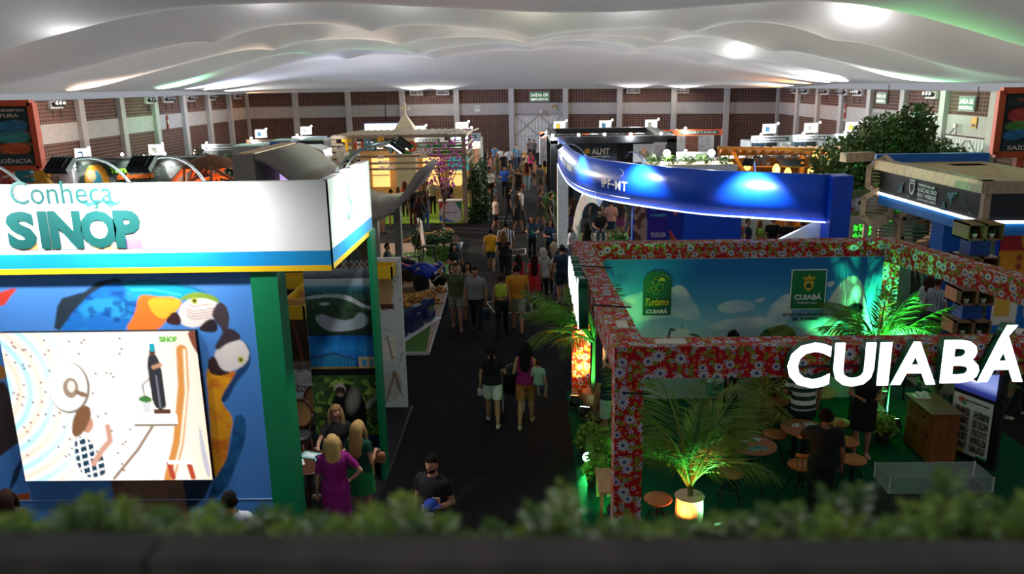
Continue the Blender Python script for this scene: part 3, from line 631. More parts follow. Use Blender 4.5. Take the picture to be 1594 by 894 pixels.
(cx, cy), = [(0.778, 0.737)]; a.ell(cx, cy, .26, .35, '7d7162', .25).ell(cx - .015, cy - .015, .245, .335, 'f2f0ea', .25).ell(cx - .03, cy - .03, .2, .28, 'fffefa', .25).ell(cx + .02, cy, .1, .14, '9b8670', .2).ell(cx + .03, cy - .02, .05, .08, 'e6e0d4', .2).poly([(0.858, 0.755), (1.029, 0.826), (0.955, 0.878), (0.833, 0.807)], '8a6a50', 1)
HR = [(0.75, 1.184), (0.853, 1), (0.991, 0.966), (1.021, 1.098), (0.886, 1.337), (0.772, 1.426), (0.713, 1.371)]; DR = [(0.716, 1.461), (0.811, 1.39), (0.937, 1.445), (0.999, 1.59), (1.125, 1.773), (1.061, 1.983), (0.722, 1.98)]
a.poly([(0.938, 1.097), (1.021, 1.16), (1.012, 1.276), (0.931, 1.373), (0.855, 1.319)], 'c98f76', 1).poly(HR, '7d5538', 1).poly(DR, 'eef2f2', 1)
a.mix(a.inside(smoothpoly(DR)) * ((np.sin(a.X * 62) > -.55) & (np.sin(a.Y * 62 + a.X * 20) > -.55)), '173a50')
a.line([(0.936, 1.789), (1.083, 1.591), (1.202, 1.465), (1.197, 1.269)], .07, 'd09a84')
a.poly([(1.814, 0.369), (1.894, 0.251), (1.965, 0.337), (1.992, 0.508), (1.993, 0.888), (1.991, 1.037), (1.826, 1.036), (1.818, 0.713)], '2a2a30', 1).line([(1.909, 0.584), (1.912, 1.01)], .02, '7a7c88').ell(*[(1.9, 0.268)][0], .04, .05, '5a3a2a').line([(1.89, 0.472), (1.984, 0.439)], .05, 'c09070').rect(*[(1.817, 1.044)][0], *[(2.041, 1.108)][0], '5a3626')
a.rect(*[(1.569, 1.104)][0], *[(2.107, 1.241)][0], 'fdfdfa').rect(*[(1.551, 1.236)][0], *[(2.104, 1.268)][0], '8f7f6c').rect(*[(1.689, 0.946)][0], *[(1.795, 1.088)][0], 'd4d4d8').poly([(1.613, 0.893), (1.753, 0.833), (1.841, 0.922), (1.721, 0.955)], '3f7a3a', 1).line([(1.732, 0.868), (1.72, 0.712), (1.813, 0.626)], .016, '4a4a44')
a.line([(1.931, 1.798), (1.958, 1.99)], .07, 'b2442c').line([(2.185, 1.782), (2.22, 1.992)], .07, 'b2442c').rect(*[(1.912, 1.743)][0], *[(2.233, 1.8)][0], 'efe9e6')
a.panel('screen_picture', (-6.62, 9.435, 1.26), (1, 0, 0), (0, 0, 1), 2.47, 2.03, ls, emit=.8, rough=.4)
text('SINOP', (-4.602, 9.43, 3.151), (1, 0, 0), (0, 0, 1), mat('4f9a2a', .5, emit=.5), ls, w=.22, h=.075, bold=.03); box('logo_mark', mat('1f8a9a', .5, emit=.6), -4.74, -4.68, 9.428, 9.433, 3.03, 3.13, ls)
# flood lamps on bent arms
def arm_lamp(name, foot, mid, head, aim, energy, label, col=(1, 1, 1), w=.26, spot=100, group='flood lamps over the fascias', off=''):
    foot = Vector(foot); mid = Vector(mid); head = Vector(head); aim = Vector(aim)
    t = thing(name, label, 'lamp', foot, group=group)
    pts = [foot * (1 - s) ** 2 + mid * 2 * s * (1 - s) + head * s * s for s in [i / 8 for i in range(9)]]
    MB().tube([foot - Vector((0, 0, .06))] + pts, .016, 8).build('arm', STEEL, t, True)
    MB().obox(foot - Vector((0, 0, .05)), (1, 0, 0), (0, 1, 0), (0, 0, 1), .05, .04, .05).build('clamp', DARK, t)
    n = (aim - head).normalized(); u = n.cross(Vector((0, 0, 1))).normalized(); v = u.cross(n)
    h = MB().obox(head, u, v, n, w / 2, w * .42, .03).build('lamp_head', DARK, t)
    for k in range(5): MB().obox(head - n * .05 + u * (w * (k - 2) / 5.5), u, v, n, .004, w * .38, .012).build('cooling_fin', DARK, h)
    MB().obox(head + n * .032, u, v, n, w * .42, w * .34, .003).build('lamp_glass', GLOW, h)
    light(name + '_beam' + off, 'SPOT', head + n * .05, energy, col, aim, .08, spot, .8)
for k, (x, hx, e) in enumerate(((-6.06, -6.5, 190), (-4.75, -5.1, 190), (-3.85, -4.2, 190))):
    arm_lamp('flood_lamp', (x, 9.5, 5.14), (x - .08, 9.1, 5.62), (hx, 8.72, 5.42), (hx + .05, 9.45, 4.35), e, ['flood lamp on a bent steel arm beside the hanging coloured letters', 'flood lamp on a bent steel arm before the adventure banner', 'flood lamp on a bent steel arm before the orange dome'][k], spot=160, off='_offscreen' if k == 0 else '')
for k, y in enumerate((10.3, 10.9)):
    arm_lamp('flood_lamp', (-2.45, y, 5.14), (-2.2, y, 5.55), (-1.72, y + .35, 5.42), (-2.4, y + .15, 4.5), 150, ['black flood lamp on an arm over the short end of the white fascia', 'second black flood lamp over the short fascia end, nearer the pergola'][k])
# cane-back bar chairs, table, magazines
cw = wood('5a3522', (6, 6, 1), .35)
def cane_chair():
    t = thing('bar_chair', 'dark wood bar chair', 'chair', (0, 0, 0))
    MB().lathe([(.2, .72), (.215, .74), (.215, .79), (.19, .805)], n=20).build('seat', mat('3c3d42', .35, name='grey_leather'), t, True)
    MB().lathe([(.205, .69), (.21, .72)], n=20).build('seat_frame', cw, t)
    for sx in (-1, 1):
        for sy in (-1, 1): MB().tube([(sx * .15, sy * .15, .7), (sx * .2, sy * .2, .0)], [.02, .014], 8).build('leg', cw, t, True)
    MB().tube([(.19 * math.cos(q * math.pi / 12), .19 * math.sin(q * math.pi / 12), .28) for q in range(25)], .012, 6).build('foot_ring', cw, t, True)
    ring = [(.2 * math.cos(q * math.pi / 12), .2 + .03 * math.sin(q * math.pi / 12), 1.08 + .22 * math.sin(q * math.pi / 12)) for q in range(25)]
    bk = MB().tube(ring, .02, 8).build('backrest', cw, t, True)
    MB().prism([(.19 * math.cos(q * math.pi / 10), .21 * math.sin(q * math.pi / 10)) for q in range(20)], (0, .2, 1.08), (1, 0, 0), (0, .13, 1), (0, .012, 0)).build('cane_panel', mat('b3854f', .6, var=.4, scale=60, bump=.6, name='woven_cane'), bk)
    for sx in (-1, 1): MB().tube([(sx * .13, .16, .74), (sx * .14, .19, .9)], .016, 6).build('back_post', cw, t)
    return t
c0 = cane_chair(); c0.location = (-3.72, 11.75, .035); c0.rotation_euler[2] = R(-8); c0['label'] = 'cane-backed bar chair before the monkey picture, seat facing the table'; c0['group'] = 'bar chairs at the round table'
ci = tree_of(c0)
dup(c0, (-3.58, 12.35, .035), R(5), 'cane-backed bar chair hidden behind another chair by the mural', 'bar chairs at the round table', ci)
dup(c0, (-3.62, 10.75, .035), R(150), 'bar chair with grey seat beside the green column', 'bar chairs at the round table', ci)
dup(c0, (-2.98, 11.42, .035), R(0), 'bar chair under the woman in glasses', 'bar chairs at the round table', ci, .77)
t = thing('bar_table', 'round dark wooden bar table strewn with magazines', 'table', (-3.2, 10.5, .035)); 
MB().lathe([(.36, .0), (.4, .015), (.4, .04), (.38, .05)], (-3.2, 10.5, .93), 28).build('table_top', cw, t); MB().lathe([(.05, .06), (.035, .5), (.05, .89)], (-3.2, 10.5, .035), 12).build('column', cw, t); MB().lathe([(.26, 0), (.26, .03), (.06, .08)], (-3.2, 10.5, .035), 20).build('foot', cw, t)
for k, (x, y, rz, c1, c2, lab) in enumerate(((-3.38, 10.42, .4, 'f1f1ee', 'a8512c', 'open white magazine with a food picture on the bar table'), (-3.22, 10.68, -.3, '8fd0cf', 'e8f4f2', 'turquoise leaflet lying on the bar table'), (-2.98, 10.6, .2, '7cc3c6', 'dff0ee', 'turquoise leaflet by the seated woman on the bar table'))):
    t = thing('magazine', lab, 'magazine', (x, y, .981), rz); WL[t.name] = Vector((0, 0, 0))
    MB().box(-.14, .14, -.1, .1, 0, .012).build('pages', mat(c1, .5), t); MB().box(-.08, .1, -.06, .06, .012, .014).build('picture', mat(c2, .5, var=.5, scale=30), t); WL[t.name] = Vector((x, y, .981))

# ------------------------------------------------------------------ CUIABÁ booth
def chita_mat():
    m = bpy.data.materials.new('floral_chita_cloth'); m.use_nodes = True; nt = m.node_tree; L = nt.links; b = nt.nodes['Principled BSDF']
    N = lambda t, **k: [setattr(n, a, v) for n in [nt.nodes.new(t)] for a, v in k.items()] and n if k else nt.nodes.new(t)
    def node(t, **k):
        n = nt.nodes.new(t)
        for a, v in k.items(): setattr(n, a, v)
        return n
    def math_(op, a, c=None):
        n = node('ShaderNodeMath', operation=op)
        for i, v in enumerate((a, c)):
            if v is None: continue
            if isinstance(v, (int, float)): n.inputs[i].default_value = v
            else: L.new(v, n.inputs[i])
        return n.outputs[0]
    def mixc(f, a, c):
        n = node('ShaderNodeMixRGB'); L.new(f, n.inputs[0])
        for i, v in ((1, a), (2, c)):
            if isinstance(v, str): n.inputs[i].default_value = (*srgb(v), 1)
            else: L.new(v, n.inputs[i])
        return n.outputs[0]
    def flowers(scale, off, R_, pet, pw, rnd_):
        mp = node('ShaderNodeMapping'); mp.inputs['Location'].default_value = off; L.new(uv.outputs[0], mp.inputs[0])
        vo = node('ShaderNodeTexVoronoi', voronoi_dimensions='2D'); vo.inputs['Scale'].default_value = scale; vo.inputs['Randomness'].default_value = rnd_; L.new(mp.outputs[0], vo.inputs['Vector'])
        d = node('ShaderNodeVectorMath', operation='SUBTRACT'); L.new(mp.outputs[0], d.inputs[0]); L.new(vo.outputs['Position'], d.inputs[1])
        sp = node('ShaderNodeSeparateXYZ'); L.new(d.outputs[0], sp.inputs[0])
        r = math_('SQRT', math_('ADD', math_('MULTIPLY', sp.outputs[0], sp.outputs[0]), math_('MULTIPLY', sp.outputs[1], sp.outputs[1])))
        an = math_('ARCTAN2', sp.outputs[1], sp.outputs[0]); cs = node('ShaderNodeSeparateXYZ'); L.new(vo.outputs['Color'], cs.inputs[0])
        co = math_('COSINE', math_('ADD', math_('MULTIPLY', an, pet), math_('MULTIPLY', cs.outputs[0], 6.28)))
        lim = math_('MULTIPLY', math_('ADD', math_('MULTIPLY', co, pw), 1.0 - pw), math_('MULTIPLY', math_('ADD', math_('MULTIPLY', cs.outputs[1], .45), .62), R_))
        return math_('LESS_THAN', r, lim), r, cs.outputs[2], co, lim
    uv = node('ShaderNodeUVMap')
    leaf, _, _, _, _ = flowers(7.0, (3.3, 1.7, 0), .075, 2, .35, .9)
    sprig, _, _, _, _ = flowers(13.0, (7.1, 4.2, 0), .026, 3, .4, 1.0)
    small, rs, _, _, _ = flowers(8.0, (.8, 5.2, 0), .032, 6, .25, .9)
    big, r, _, co, lim = flowers(4.7, (0, 0, 0), .082, 11, .22, .8)
    c = mixc(leaf, 'b01a24', '76832c'); c = mixc(sprig, c, 'd98a4a')
    c = mixc(small, c, mixc(math_('LESS_THAN', rs, .014), 'cfcfdc', '56638f'))
    pet = mixc(math_('DIVIDE', r, lim), '6a7cb0', 'dcd9d6')
    pet = mixc(math_('LESS_THAN', r, .02), pet, '35406f'); c = mixc(big, c, pet)
    L.new(c, b.inputs['Base Color']); b.inputs['Roughness'].default_value = .75; b.inputs['Specular IOR Level'].default_value = .2
    return m
CHITA = chita_mat()
cb = thing('truss_frame', 'box truss wrapped in red floral cloth around the green carpet', 'frame', (4.4, 12.2, 0))
def beam(name, p, q, w, h): return MB().bar(p, q, w, h).build(name, CHITA, cb)
def cloth(o):
    me = o.data; off = Vector(o.location) + WL[cb.name]; uvl = me.uv_layers.new(name='UVMap')
    d = max((e for e in me.edges), key=lambda e: (me.vertices[e.vertices[0]].co - me.vertices[e.vertices[1]].co).length)
    ax = (me.vertices[d.vertices[1]].co - me.vertices[d.vertices[0]].co).normalized()
    for p in me.polygons:
        v = p.normal.cross(ax)
        if v.length < .5: ax2 = ax.orthogonal().normalized(); v = p.normal.cross(ax2)
        else: ax2 = ax
        for li in p.loop_indices:
            co = me.vertices[me.loops[li].vertex_index].co + off; uvl.data[li].uv = (co.dot(ax2), co.dot(v) + p.index * 1.37)
ZT, ZB = 3.18, 2.79; zm = (ZT + ZB) / 2; bh = ZT - ZB
for args in (('post', (1.19, 9.13, 0), (1.18, 9.13, ZB), .34, .36), ('post', (1.03, 15.3, 0), (1.03, 15.3, ZB), .36, .36), ('post', (6.95, 15.3, 0), (6.95, 15.3, ZB), .36, .36), ('post', (8.3, 9.13, 0), (8.3, 9.13, ZB), .34, .36),
             ('beam', (1.0, 9.13, zm), (8.48, 9.13, zm), .36, bh), ('beam', (.85, 15.3, zm), (7.13, 15.3, zm), .36, bh), ('beam', (1.185, 9.31, zm), (1.03, 15.12, zm), .37, bh - .004), ('beam', (8.28, 9.31, zm), (6.96, 15.12, zm), .36, bh - .004)):
    cloth(beam(*args))
box('label_sleeve', mat('cfc8b8', .5), 1.5, 1.86, 9.02, 9.2, ZT, ZT + .02, cb); box('label_sleeve', mat('cfc8b8', .5), 1.12, 1.26, 9.7, 10.0, ZT, ZT + .015, cb)
for y in (10.75, 13.2): MB().tube([(.9, y, ZT + .02), (1.4, y - .15, ZT + .02)], .012, 6).build('cable_tie', BLACK, cb)
MB().tube([(1.1, 8.93, 2.62), (1.42, 8.93, 2.6)], .012, 6).build('cable_tie', BLACK, cb)
structure(box('floor_green', carpet('0a4a30', 'green_carpet', 80.0, .25), .74, 8.45, 8.4, 15.6, 0, .012))
# printed backdrop
bn = thing('backdrop_banner', 'printed blue sky banner with church, tree and viola at the back of the floral frame', 'banner', (4.1, 15.05, 0))
box('banner_board', mat('c9ced2', .6), 1.45, 6.78, 15.05, 15.09, .03, 2.89, bn)
a = Art(5.33, 2.86, 50, '2f86c2'); a.vgrad([(0, '1a6fb4'), (.12, '1f7cc0'), (.3, '4fa6d2'), (.46, '9fd0e0'), (.55, 'bfd8de'), (1, 'b9bcb8')])
N1 = a.noise(7, 21, 4); N2 = a.noise(18, 5)
for pts, al in (([(0.257, 0.831), (0.626, 0.642), (1.244, 0.611), (1.511, 0.461), (1.748, 0.849), (1.935, 1.176), (1.663, 1.238), (1.385, 1.13), (0.763, 1.227), (0.267, 1.484)], .85), ([(2.149, 0.957), (2.489, 0.807), (2.888, 0.863), (2.996, 1.019), (2.38, 1.116)], .9), ([(2.863, 0.863), (3.055, 0.762), (3.157, 0.815), (2.989, 0.903)], .7), ([(2.015, 1.307), (2.632, 1.171), (3.203, 1.165), (3.217, 1.387), (2.644, 1.406), (2.146, 1.427)], .8), ([(3.126, 1.125), (3.411, 0.741), (3.715, 0.681), (3.631, 1.261), (3.275, 1.519)], .85), ([(4.282, 1.009), (4.448, 0.626), (4.739, 0.312), (4.976, 0.505), (5.12, 1.279), (5.443, 1.808), (4.533, 1.665), (4.252, 1.268)], .9), ([(3.779, 1.591), (4.062, 1.371), (4.257, 1.334), (4.056, 1.633)], .8), ([(4.29, 0.496), (4.434, 0.46), (4.419, 0.574), (4.285, 0.585)], .8)):
    m_ = a.inside(smoothpoly(pts, 3)); a.mix(m_ * np.clip(N1 * 2.6 - .55, 0, 1) * al, 'f3f4f0').mix(m_ * np.clip(.8 - N1 * 1.3, 0, 1) * .35, 'a9c3d2')
a.poly([(1.231, 1.827), (1.318, 1.391), (1.863, 1.555), (1.849, 1.834)], 'e4e4e0').line([(1.219, 1.827), (1.319, 1.404), (1.876, 1.556)], .045, '2c3438').ell(*[(1.559, 1.46)][0], .15, .07, 'e9e9e4', .15).line([(1.542, 1.328), (1.544, 1.394)], .016, '2c2c2c').ell(*[(1.568, 1.724)][0], .045, .08, '24262a')
TR = [(3.019, 1.847), (3.029, 1.582), (3.168, 1.413), (3.365, 1.362), (3.536, 1.325), (3.744, 1.446), (3.794, 1.63), (3.747, 1.855)]; a.poly(TR, '5d7a33', 1, np.clip(N2 * 3 - .4, 0, 1)).mix(a.inside(TR) * (N2 > .58) * .7, '93a848').mix(a.inside(TR) * (a.noise(30, 9) < .4) * .7, '2d421e')
a.poly([(1.849, 1.834), (1.981, 1.676), (2.113, 1.837)], '5d7a33', 1)
a.poly([(3.783, 1.657), (4.044, 1.462), (4.239, 1.412), (4.302, 1.583), (4.173, 1.86), (3.672, 1.854)], 'c9b4c0', 1).poly([(4.19, 1.424), (4.56, 1.09), (4.643, 1.195), (4.277, 1.583)], '5a3a3e').poly([(4.535, 1.09), (4.702, 1.014), (4.839, 0.887), (5.002, 0.928), (5.04, 1.07), (4.862, 1.159), (4.645, 1.221)], '15161a', 1)
for k in range(4): a.line([(4.217, 1.451), (4.574, 1.116)] if k == 0 else [(x, y + .025 * k) for x, y in [(4.217, 1.451), (4.574, 1.116)]], .007, 'b89a98')
ST = [(4.374, 1.862), (4.385, 1.532), (4.602, 1.299), (4.839, 1.171), (5.007, 1.121), (5.024, 1.869)]
a.poly(ST, '5a4a2c'); 
for k, c in enumerate(('7a9a3c', 'c9622c', '8a2f28', '3c7a46', '2c8fa8', 'b5683c', '6f9a44', 'a8a23c')):
    x0 = 3.17 + .0; (xa, ya), = [(4.372, 1.532)]; a.mix(a.inside(ST) * (np.abs(a.X - (xa + .04 + .078 * k)) < .032) * (.5 + .5 * a.noise(26, k)), c)
a.mix((a.Y > 2.0) * 1., 'b4b6b2').mix((a.Y > 2.0) * (N2 > .55) * .3, '8f928c')
a.panel('sky_print', (1.45, 15.045, .03), (1, 0, 0), (0, 0, 1), 5.33, 2.86, bn)
LG = mat('145f3c', .5, name='logo_green'); LY_ = mat('e3b52c', .5, name='logo_yellow'); LW = mat('f2f2ee', .5, name='logo_white')
def bpx(pts): return [(1.45 + x, 2.89 - y) for x, y in pts]
def plate(nm, pts, m, d=.012, y=15.04): return MB().prism(pts, (0, y, 0), (1, 0, 0), (0, 0, 1), (0, -d, 0)).build(nm, m, bn)
(xa, za), (xb, zb) = bpx([(0.761, 1.11), (1.306, 0.217)])
arch = [(xa, za), (xb, za), (xb, zb - .22)] + [((xa + xb) / 2 + (xb - xa) / 2 * math.cos(q), zb - .22 + .22 * math.sin(q)) for q in [math.pi * k / 10 for k in range(1, 10)]] + [(xa, zb - .22)]
plate('logo_plate', arch, LG); W_ = xb - xa
text('CUIABÁ', (xa + .06, 15.02, za + .04), (1, 0, 0), (0, 0, 1), LW, bn, w=W_ - .12, h=.1, bold=.04); text('Turismo', (xa + .05, 15.02, za + .2), (1, 0, 0), (0, 0, 1), LY_, bn, w=W_ - .1, h=.15, bold=.02, shear=.35)
for k in range(7): q = math.pi * (k + .6) / 7.5; MB().bar((xa + .36 + .12 * math.cos(q), 15.02, zb - .2 + .1 * math.sin(q)), (xa + .36 + .16 * math.cos(q), 15.02, zb - .2 + .14 * math.sin(q)), .008).build('sun_ray', LY_, bn)
plate('sun_mark', [(xa + .3, zb - .2), (xa + .42, zb - .21), (xa + .4, zb - .15), (xa + .36, zb - .13), (xa + .31, zb - .15)], LY_, .004, 15.027)
for k, (cx, cz, r_) in enumerate(((.16, .27, .05), (.24, .22, .06), (.2, .36, .05), (.32, .32, .07), (.13, .38, .04), (.26, .42, .05))):
    MB().tube([(xa + cx + r_ * math.cos(q * .5236), 15.022, zb - cz + r_ * math.sin(q * .5236)) for q in range(13)], .005, 4).build('line_mark', mat('a9b84a', .5), bn)
(xa, za), (xb, zb) = bpx([(3.591, 1.027), (4.269, 0.23)])
plate('logo_border', [(xa, za), (xb, za), (xb, zb), (xa, zb)], LW, .01); plate('logo_plate', [(xa + .02, za + .02), (xb - .02, za + .02), (xb - .02, zb - .02), (xa + .02, zb - .02)], mat('0f7a45', .5), .016)
text('CUIABÁ', (xa + .08, 15.015, za + .2), (1, 0, 0), (0, 0, 1), LW, bn, w=xb - xa - .16, h=.13, bold=.03); text('PREFEITURA', (xa + .14, 15.015, za + .12), (1, 0, 0), (0, 0, 1), LW, bn, w=xb - xa - .28, h=.035)
cx = (xa + xb) / 2; plate('crest', [(cx - .09, zb - .22), (cx + .09, zb - .22), (cx + .09, zb - .33), (cx + .05, zb - .4), (cx, zb - .43), (cx - .05, zb - .4), (cx - .09, zb - .33)], LY_, .005, 15.022); plate('crest_crown', [(cx - .1, zb - .2), (cx + .1, zb - .2), (cx + .12, zb - .13), (cx + .05, zb - .16), (cx, zb - .1), (cx - .05, zb - .16), (cx - .12, zb - .13)], LY_, .005, 15.022); plate('crest_field', [(cx - .06, zb - .36), (cx + .06, zb - .36), (cx + .03, zb - .27), (cx - .03, zb - .27)], LG, .004, 15.017)
text('SECRETARIA MUNICIPAL', (xa - .12, 15.03, za - .13), (1, 0, 0), (0, 0, 1), mat('33363a', .5), bn, w=xb - xa + .2, h=.06); text('DE TURISMO', (xa + .08, 15.03, za - .22), (1, 0, 0), (0, 0, 1), mat('1a1c20', .5), bn, w=xb - xa - .18, h=.06, bold=.02)
# lit letters
LIT = mat('f4f8ff', .4, emit=1.6, var=.0, name='lit_letter_face', ecol='f2f8ff'); SIDE = mat('0f5c3a', .45, name='letter_side_green')
def letter_sign(name, label, items, right, up, n, depth):
    c = Vector(items[0][1]); t = thing(name, label, 'sign', c)
    for s, org, w, h in items:
        o = Vector(org); l = text(s, o, right, up, SIDE, t, 'letter', w=w, h=h, depth=depth, bold=.028)
        text(s, o + Vector(n) * (depth + .001), right, up, LIT, l, 'letter_face', w=w, h=h, depth=.012, bold=.028)
    return t
ls2 = letter_sign('illuminated_letters', 'large white lit letters with green sides mounted across the front floral beam', [('C', (2.97, 8.9, 2.72), .49, .55), ('U', (3.5, 8.9, 2.735), .46, .53), ('I', (4.01, 8.9, 2.745), .13, .52), ('A', (4.17, 8.9, 2.75), .51, .52), ('B', (4.73, 8.9, 2.765), .43, .52), ('Á', (5.16, 8.9, 2.775), .51, .68)], (1, 0, 0), (0, 0, 1), (0, -1, 0), .12)
MB().tube([(2.95, 8.94, 2.92), (6.2, 8.94, 2.95)], .012, 6).build('mounting_rail', DARK, ls2)
yy = [13.85, 13.3, 12.76, 12.6, 12.05, 11.6]; ww_ = [.5, .48, .15, .5, .46, .5]
letter_sign('illuminated_letters', 'white lit letters with green sides along the floral beam facing the aisle', [(s, (.86, y, 2.74), w, .56 if s != 'Á' else .7) for s, y, w in zip('CUIABÁ', yy, ww_)], (0, -1, 0), (0, 0, 1), (-1, 0, 0), .14)
# palms
def frond_mesh(L_, droop, nleaf, seed, width=.32):
    r = random.Random(seed); mb = MB(); pts = []
    for i in range(11):
        s = i / 10; pts.append(Vector((L_ * (s - .18 * droop * s * s), 0, L_ * (.75 * s - droop * s * s))))
    mb.tube(pts, [.014 * (1 - .85 * i / 10) for i in range(11)], 5)
    for i in range(nleaf):
        s = .18 + .8 * i / nleaf; k = min(int(s * 10), 9); f = s * 10 - k; p = pts[k].lerp(pts[k + 1], f); t = (pts[k + 1] - pts[k]).normalized(); up = t.cross(Vector((0, 1, 0)))
        ln = width * (math.sin(math.pi * min(1, s * 1.02 + .1)) * .8 + .35) * L_
        for sd in (-1, 1):
            d = (t * (.75 + .2 * r.random()) + Vector((0, sd, 0)) * (.75) + Vector((0, 0, -.25 - .3 * r.random()))).normalized()
            e = p + d * ln; m_ = p + d * ln * .45; w = t * .012 * L_ * .8
            mb.add([p, m_ + w, e + Vector((0, 0, -.12 * ln)), m_ - w], [(0, 1, 2, 3)])
    return mb.mesh('frond')
def palm_mat(c): return mat(c, .45, var=.35, scale=3.0, name='palm_leaf_' + c, spec=.3)
FR = [frond_mesh(1, .5, 34, 1), frond_mesh(1, .78, 34, 2), frond_mesh(1, .3, 30, 3)]
for me in FR: me.materials.append(palm_mat('5b7a2c'))
FR2 = [m.copy() for m in FR]
for me in FR2: me.materials.clear(); me.materials.append(palm_mat('8a8a3c'))
def palm(loc, n, L_, h, label, seed, tilt=(15, 70), meshes=FR, pot='7a4a2a', ph=.4, dirs=None):
    t = thing('potted_palm', label, 'palm', loc); r = random.Random(seed); b = Vector(loc)
    MB().lathe([(.16, 0), (.2, ph * .5), (.19, ph * .95), (.21, ph), (.17, ph)], loc, 16).build('pot', mat(pot, .6), t)
    MB().tube([b + Vector((0, 0, ph * .8)), b + Vector((.02, .02, h))], [.05, .03], 7).build('stem', mat('6a6a38', .7), t)
    for i in range(n):
        me = meshes[i % len(meshes)]; o = bpy.data.objects.new('frond', me); COL.objects.link(o); o.parent = t
        o.location = (0, 0, h - .12 * r.random()); sc = L_ * (.75 + .45 * r.random()); o.scale = (sc, sc, sc)
        az = dirs[i % len(dirs)] + r.uniform(-.2, .2) if dirs else i * 2.4 + r.random() * .6
        o.rotation_euler = (r.uniform(-.2, .2), -R(r.uniform(*tilt)) + R(30), az)
    return t
palm((1.22, 14.55, .012), 16, 1.5, 1.5, 'tall palm with green-lit stem beside the orange-lit floral post', 3, (10, 65), dirs=[1.5, 2.1, 2.7, 3.3, 3.9, 4.5, 1.0, 3.0])
palm((2.22, 10.2, .012), 16, 1.75, .75, 'palm in an orange-lit cloth pot in front of the stools', 5, (38, 84), FR, 'c4a688', .55)
palm((6.45, 14.2, .012), 18, 1.4, 1.35, 'palm lit bright green before the banner end and floral post', 9, (35, 80))
palm((4.05, 13.15, .012), 9, 1.0, .95, 'drooping palm draped over a woven straw stand', 12, (-10, 45), FR2, '8a7a3c', .7)
palm((8.0, 13.9, .012), 8, 1.0, .8, 'low palm under the slanting floral beam', 15, (5, 50))
# stage lamps
def par(loc, col, hexc, aim, e, label, spot=70):
    b = Vector(loc); t = thing('stage_lamp', label, 'lamp', loc); n = (Vector(aim) - b).normalized()
    c = b + Vector((0, 0, .17)); MB().tube([c - n * .1, c - n * .04, c + n * .1], [.07, .1, .11], 14).build('lamp_body', BLACK, t, True)
    u = n.cross(Vector((0, 0, 1))).normalized()
    MB().tube([c + u * .13, b + u * .13 + Vector((0, 0, .012)), b - u * .13 + Vector((0, 0, .012)), c - u * .13], .01, 6).build('yoke', BLACK, t)
    MB().tube([c + n * .101, c + n * .106], .085, 14).build('lens', mat(hexc, .3, emit=14.0, name='led_' + hexc), t)
    light('stage_lamp_beam', 'SPOT', c + n * .12, e, col, aim, .06, spot, .7)
GC, OC = (.08, 1, .25), (1, .32, .06)
par((.86, 14.6, .012), OC, 'ff8a4a', (.98, 15.25, 1.2), 420, 'orange stage lamp at the foot of the glowing floral post', 75)
par((1.02, 14.05, .012), GC, 'b8ffe0', (1.2, 14.6, 1.4), 220, 'green stage lamp beside the foot of the tall palm')
par((.92, 12.3, .012), GC, '8affb0', (1.15, 11.3, .0), 350, 'dazzling green stage lamp on the carpet edge by the ferns', 75)
par((6.5, 13.35, .012), GC, 'b8ffe0', (6.55, 14.5, 2.0), 1500, 'green stage lamp at the foot of the wooden sideboard', 80)
par((1.95, 9.75, .012), OC, 'ff9a5a', (2.22, 10.15, .6), 70, 'orange stage lamp glowing under the front palm', 90)
par((2.6, 9.9, .012), GC, '8affb0', (2.15, 10.5, 1.2), 130, 'green stage lamp half hidden by the front palm', 90)
par((1.2, 10.4, .012), GC, '8affb0', (1.15, 11.2, .2), 70, 'low green stage lamp by the little bench', 110)
# stools and tables
SW = wood('b06a38', (3, 9, 1)); IRON = mat('1c1b1b', .5, .4, name='black_iron')
def stool(back):
    t = thing('tractor_stool' if not back else 'backed_stool', 'stool', 'stool')
    MB().lathe([(.05, .47), (.18, .475), (.2, .5), (.19, .52), (.05, .508)], n=18).build('seat', SW, t, True)
    MB().tube([(0, 0, .2), (0, 0, .48)], .018, 8).build('spindle', IRON, t)
    for k in range(4):
        q = k * math.pi / 2 + .6; c, s = math.cos(q), math.sin(q)
        MB().tube([(0, 0, .34), (.1 * c, .1 * s, .33), (.17 * c, .17 * s, .15), (.24 * c, .24 * s, .0)], .011, 6).build('leg', IRON, t)
    MB().tube([(.15 * math.cos(q * math.pi / 8), .15 * math.sin(q * math.pi / 8), .2) for q in range(17)], .008, 5).build('foot_ring', IRON, t)
    if back:
        bk = MB().tube([(.2 * math.cos(q), .2 * math.sin(q), .74) for q in [math.pi * (.15 + .07 * k) for k in range(11)]], [(.012, .035)] * 11, 6).build('backrest', SW, t)
        for k in range(6): q = math.pi * (.2 + .12 * k); MB().tube([(.18 * math.cos(q), .18 * math.sin(q), .5), (.2 * math.cos(q), .2 * math.sin(q), .73)], .006, 5).build('spindle_rod', IRON, bk)
    return t
s0 = stool(False); s1 = stool(True); ix = tree_of(s0)
spots = [(s0, 2.98, 10.97, 0, 'round wooden stool between the front palm and the leaflet table'), (s0, 2.86, 11.75, 1, 'round wooden stool tucked under palm leaves by the leaflet table'), (s0, 4.04, 12.3, 0, 'round wooden stool between the two round tables, black sideboard side'), (s1, 4.1, 11.2, 200, 'backed wooden stool with spindle rods beside the man in black'),
         (s0, 4.52, 13.7, 0, 'pale orange stool standing before the black drapes'), (s0, 5.25, 12.75, 0, 'wooden stool beside the woman in the black dress'), (s0, 4.95, 11.35, 40, 'wooden stool to the side of the man in black'), (s0, 1.78, 10.2, 20, 'wooden stool behind the front floral post'), (s1, 5.1, 12.0, 60, 'backed stool partly hidden by the man in black')]
u0 = set()
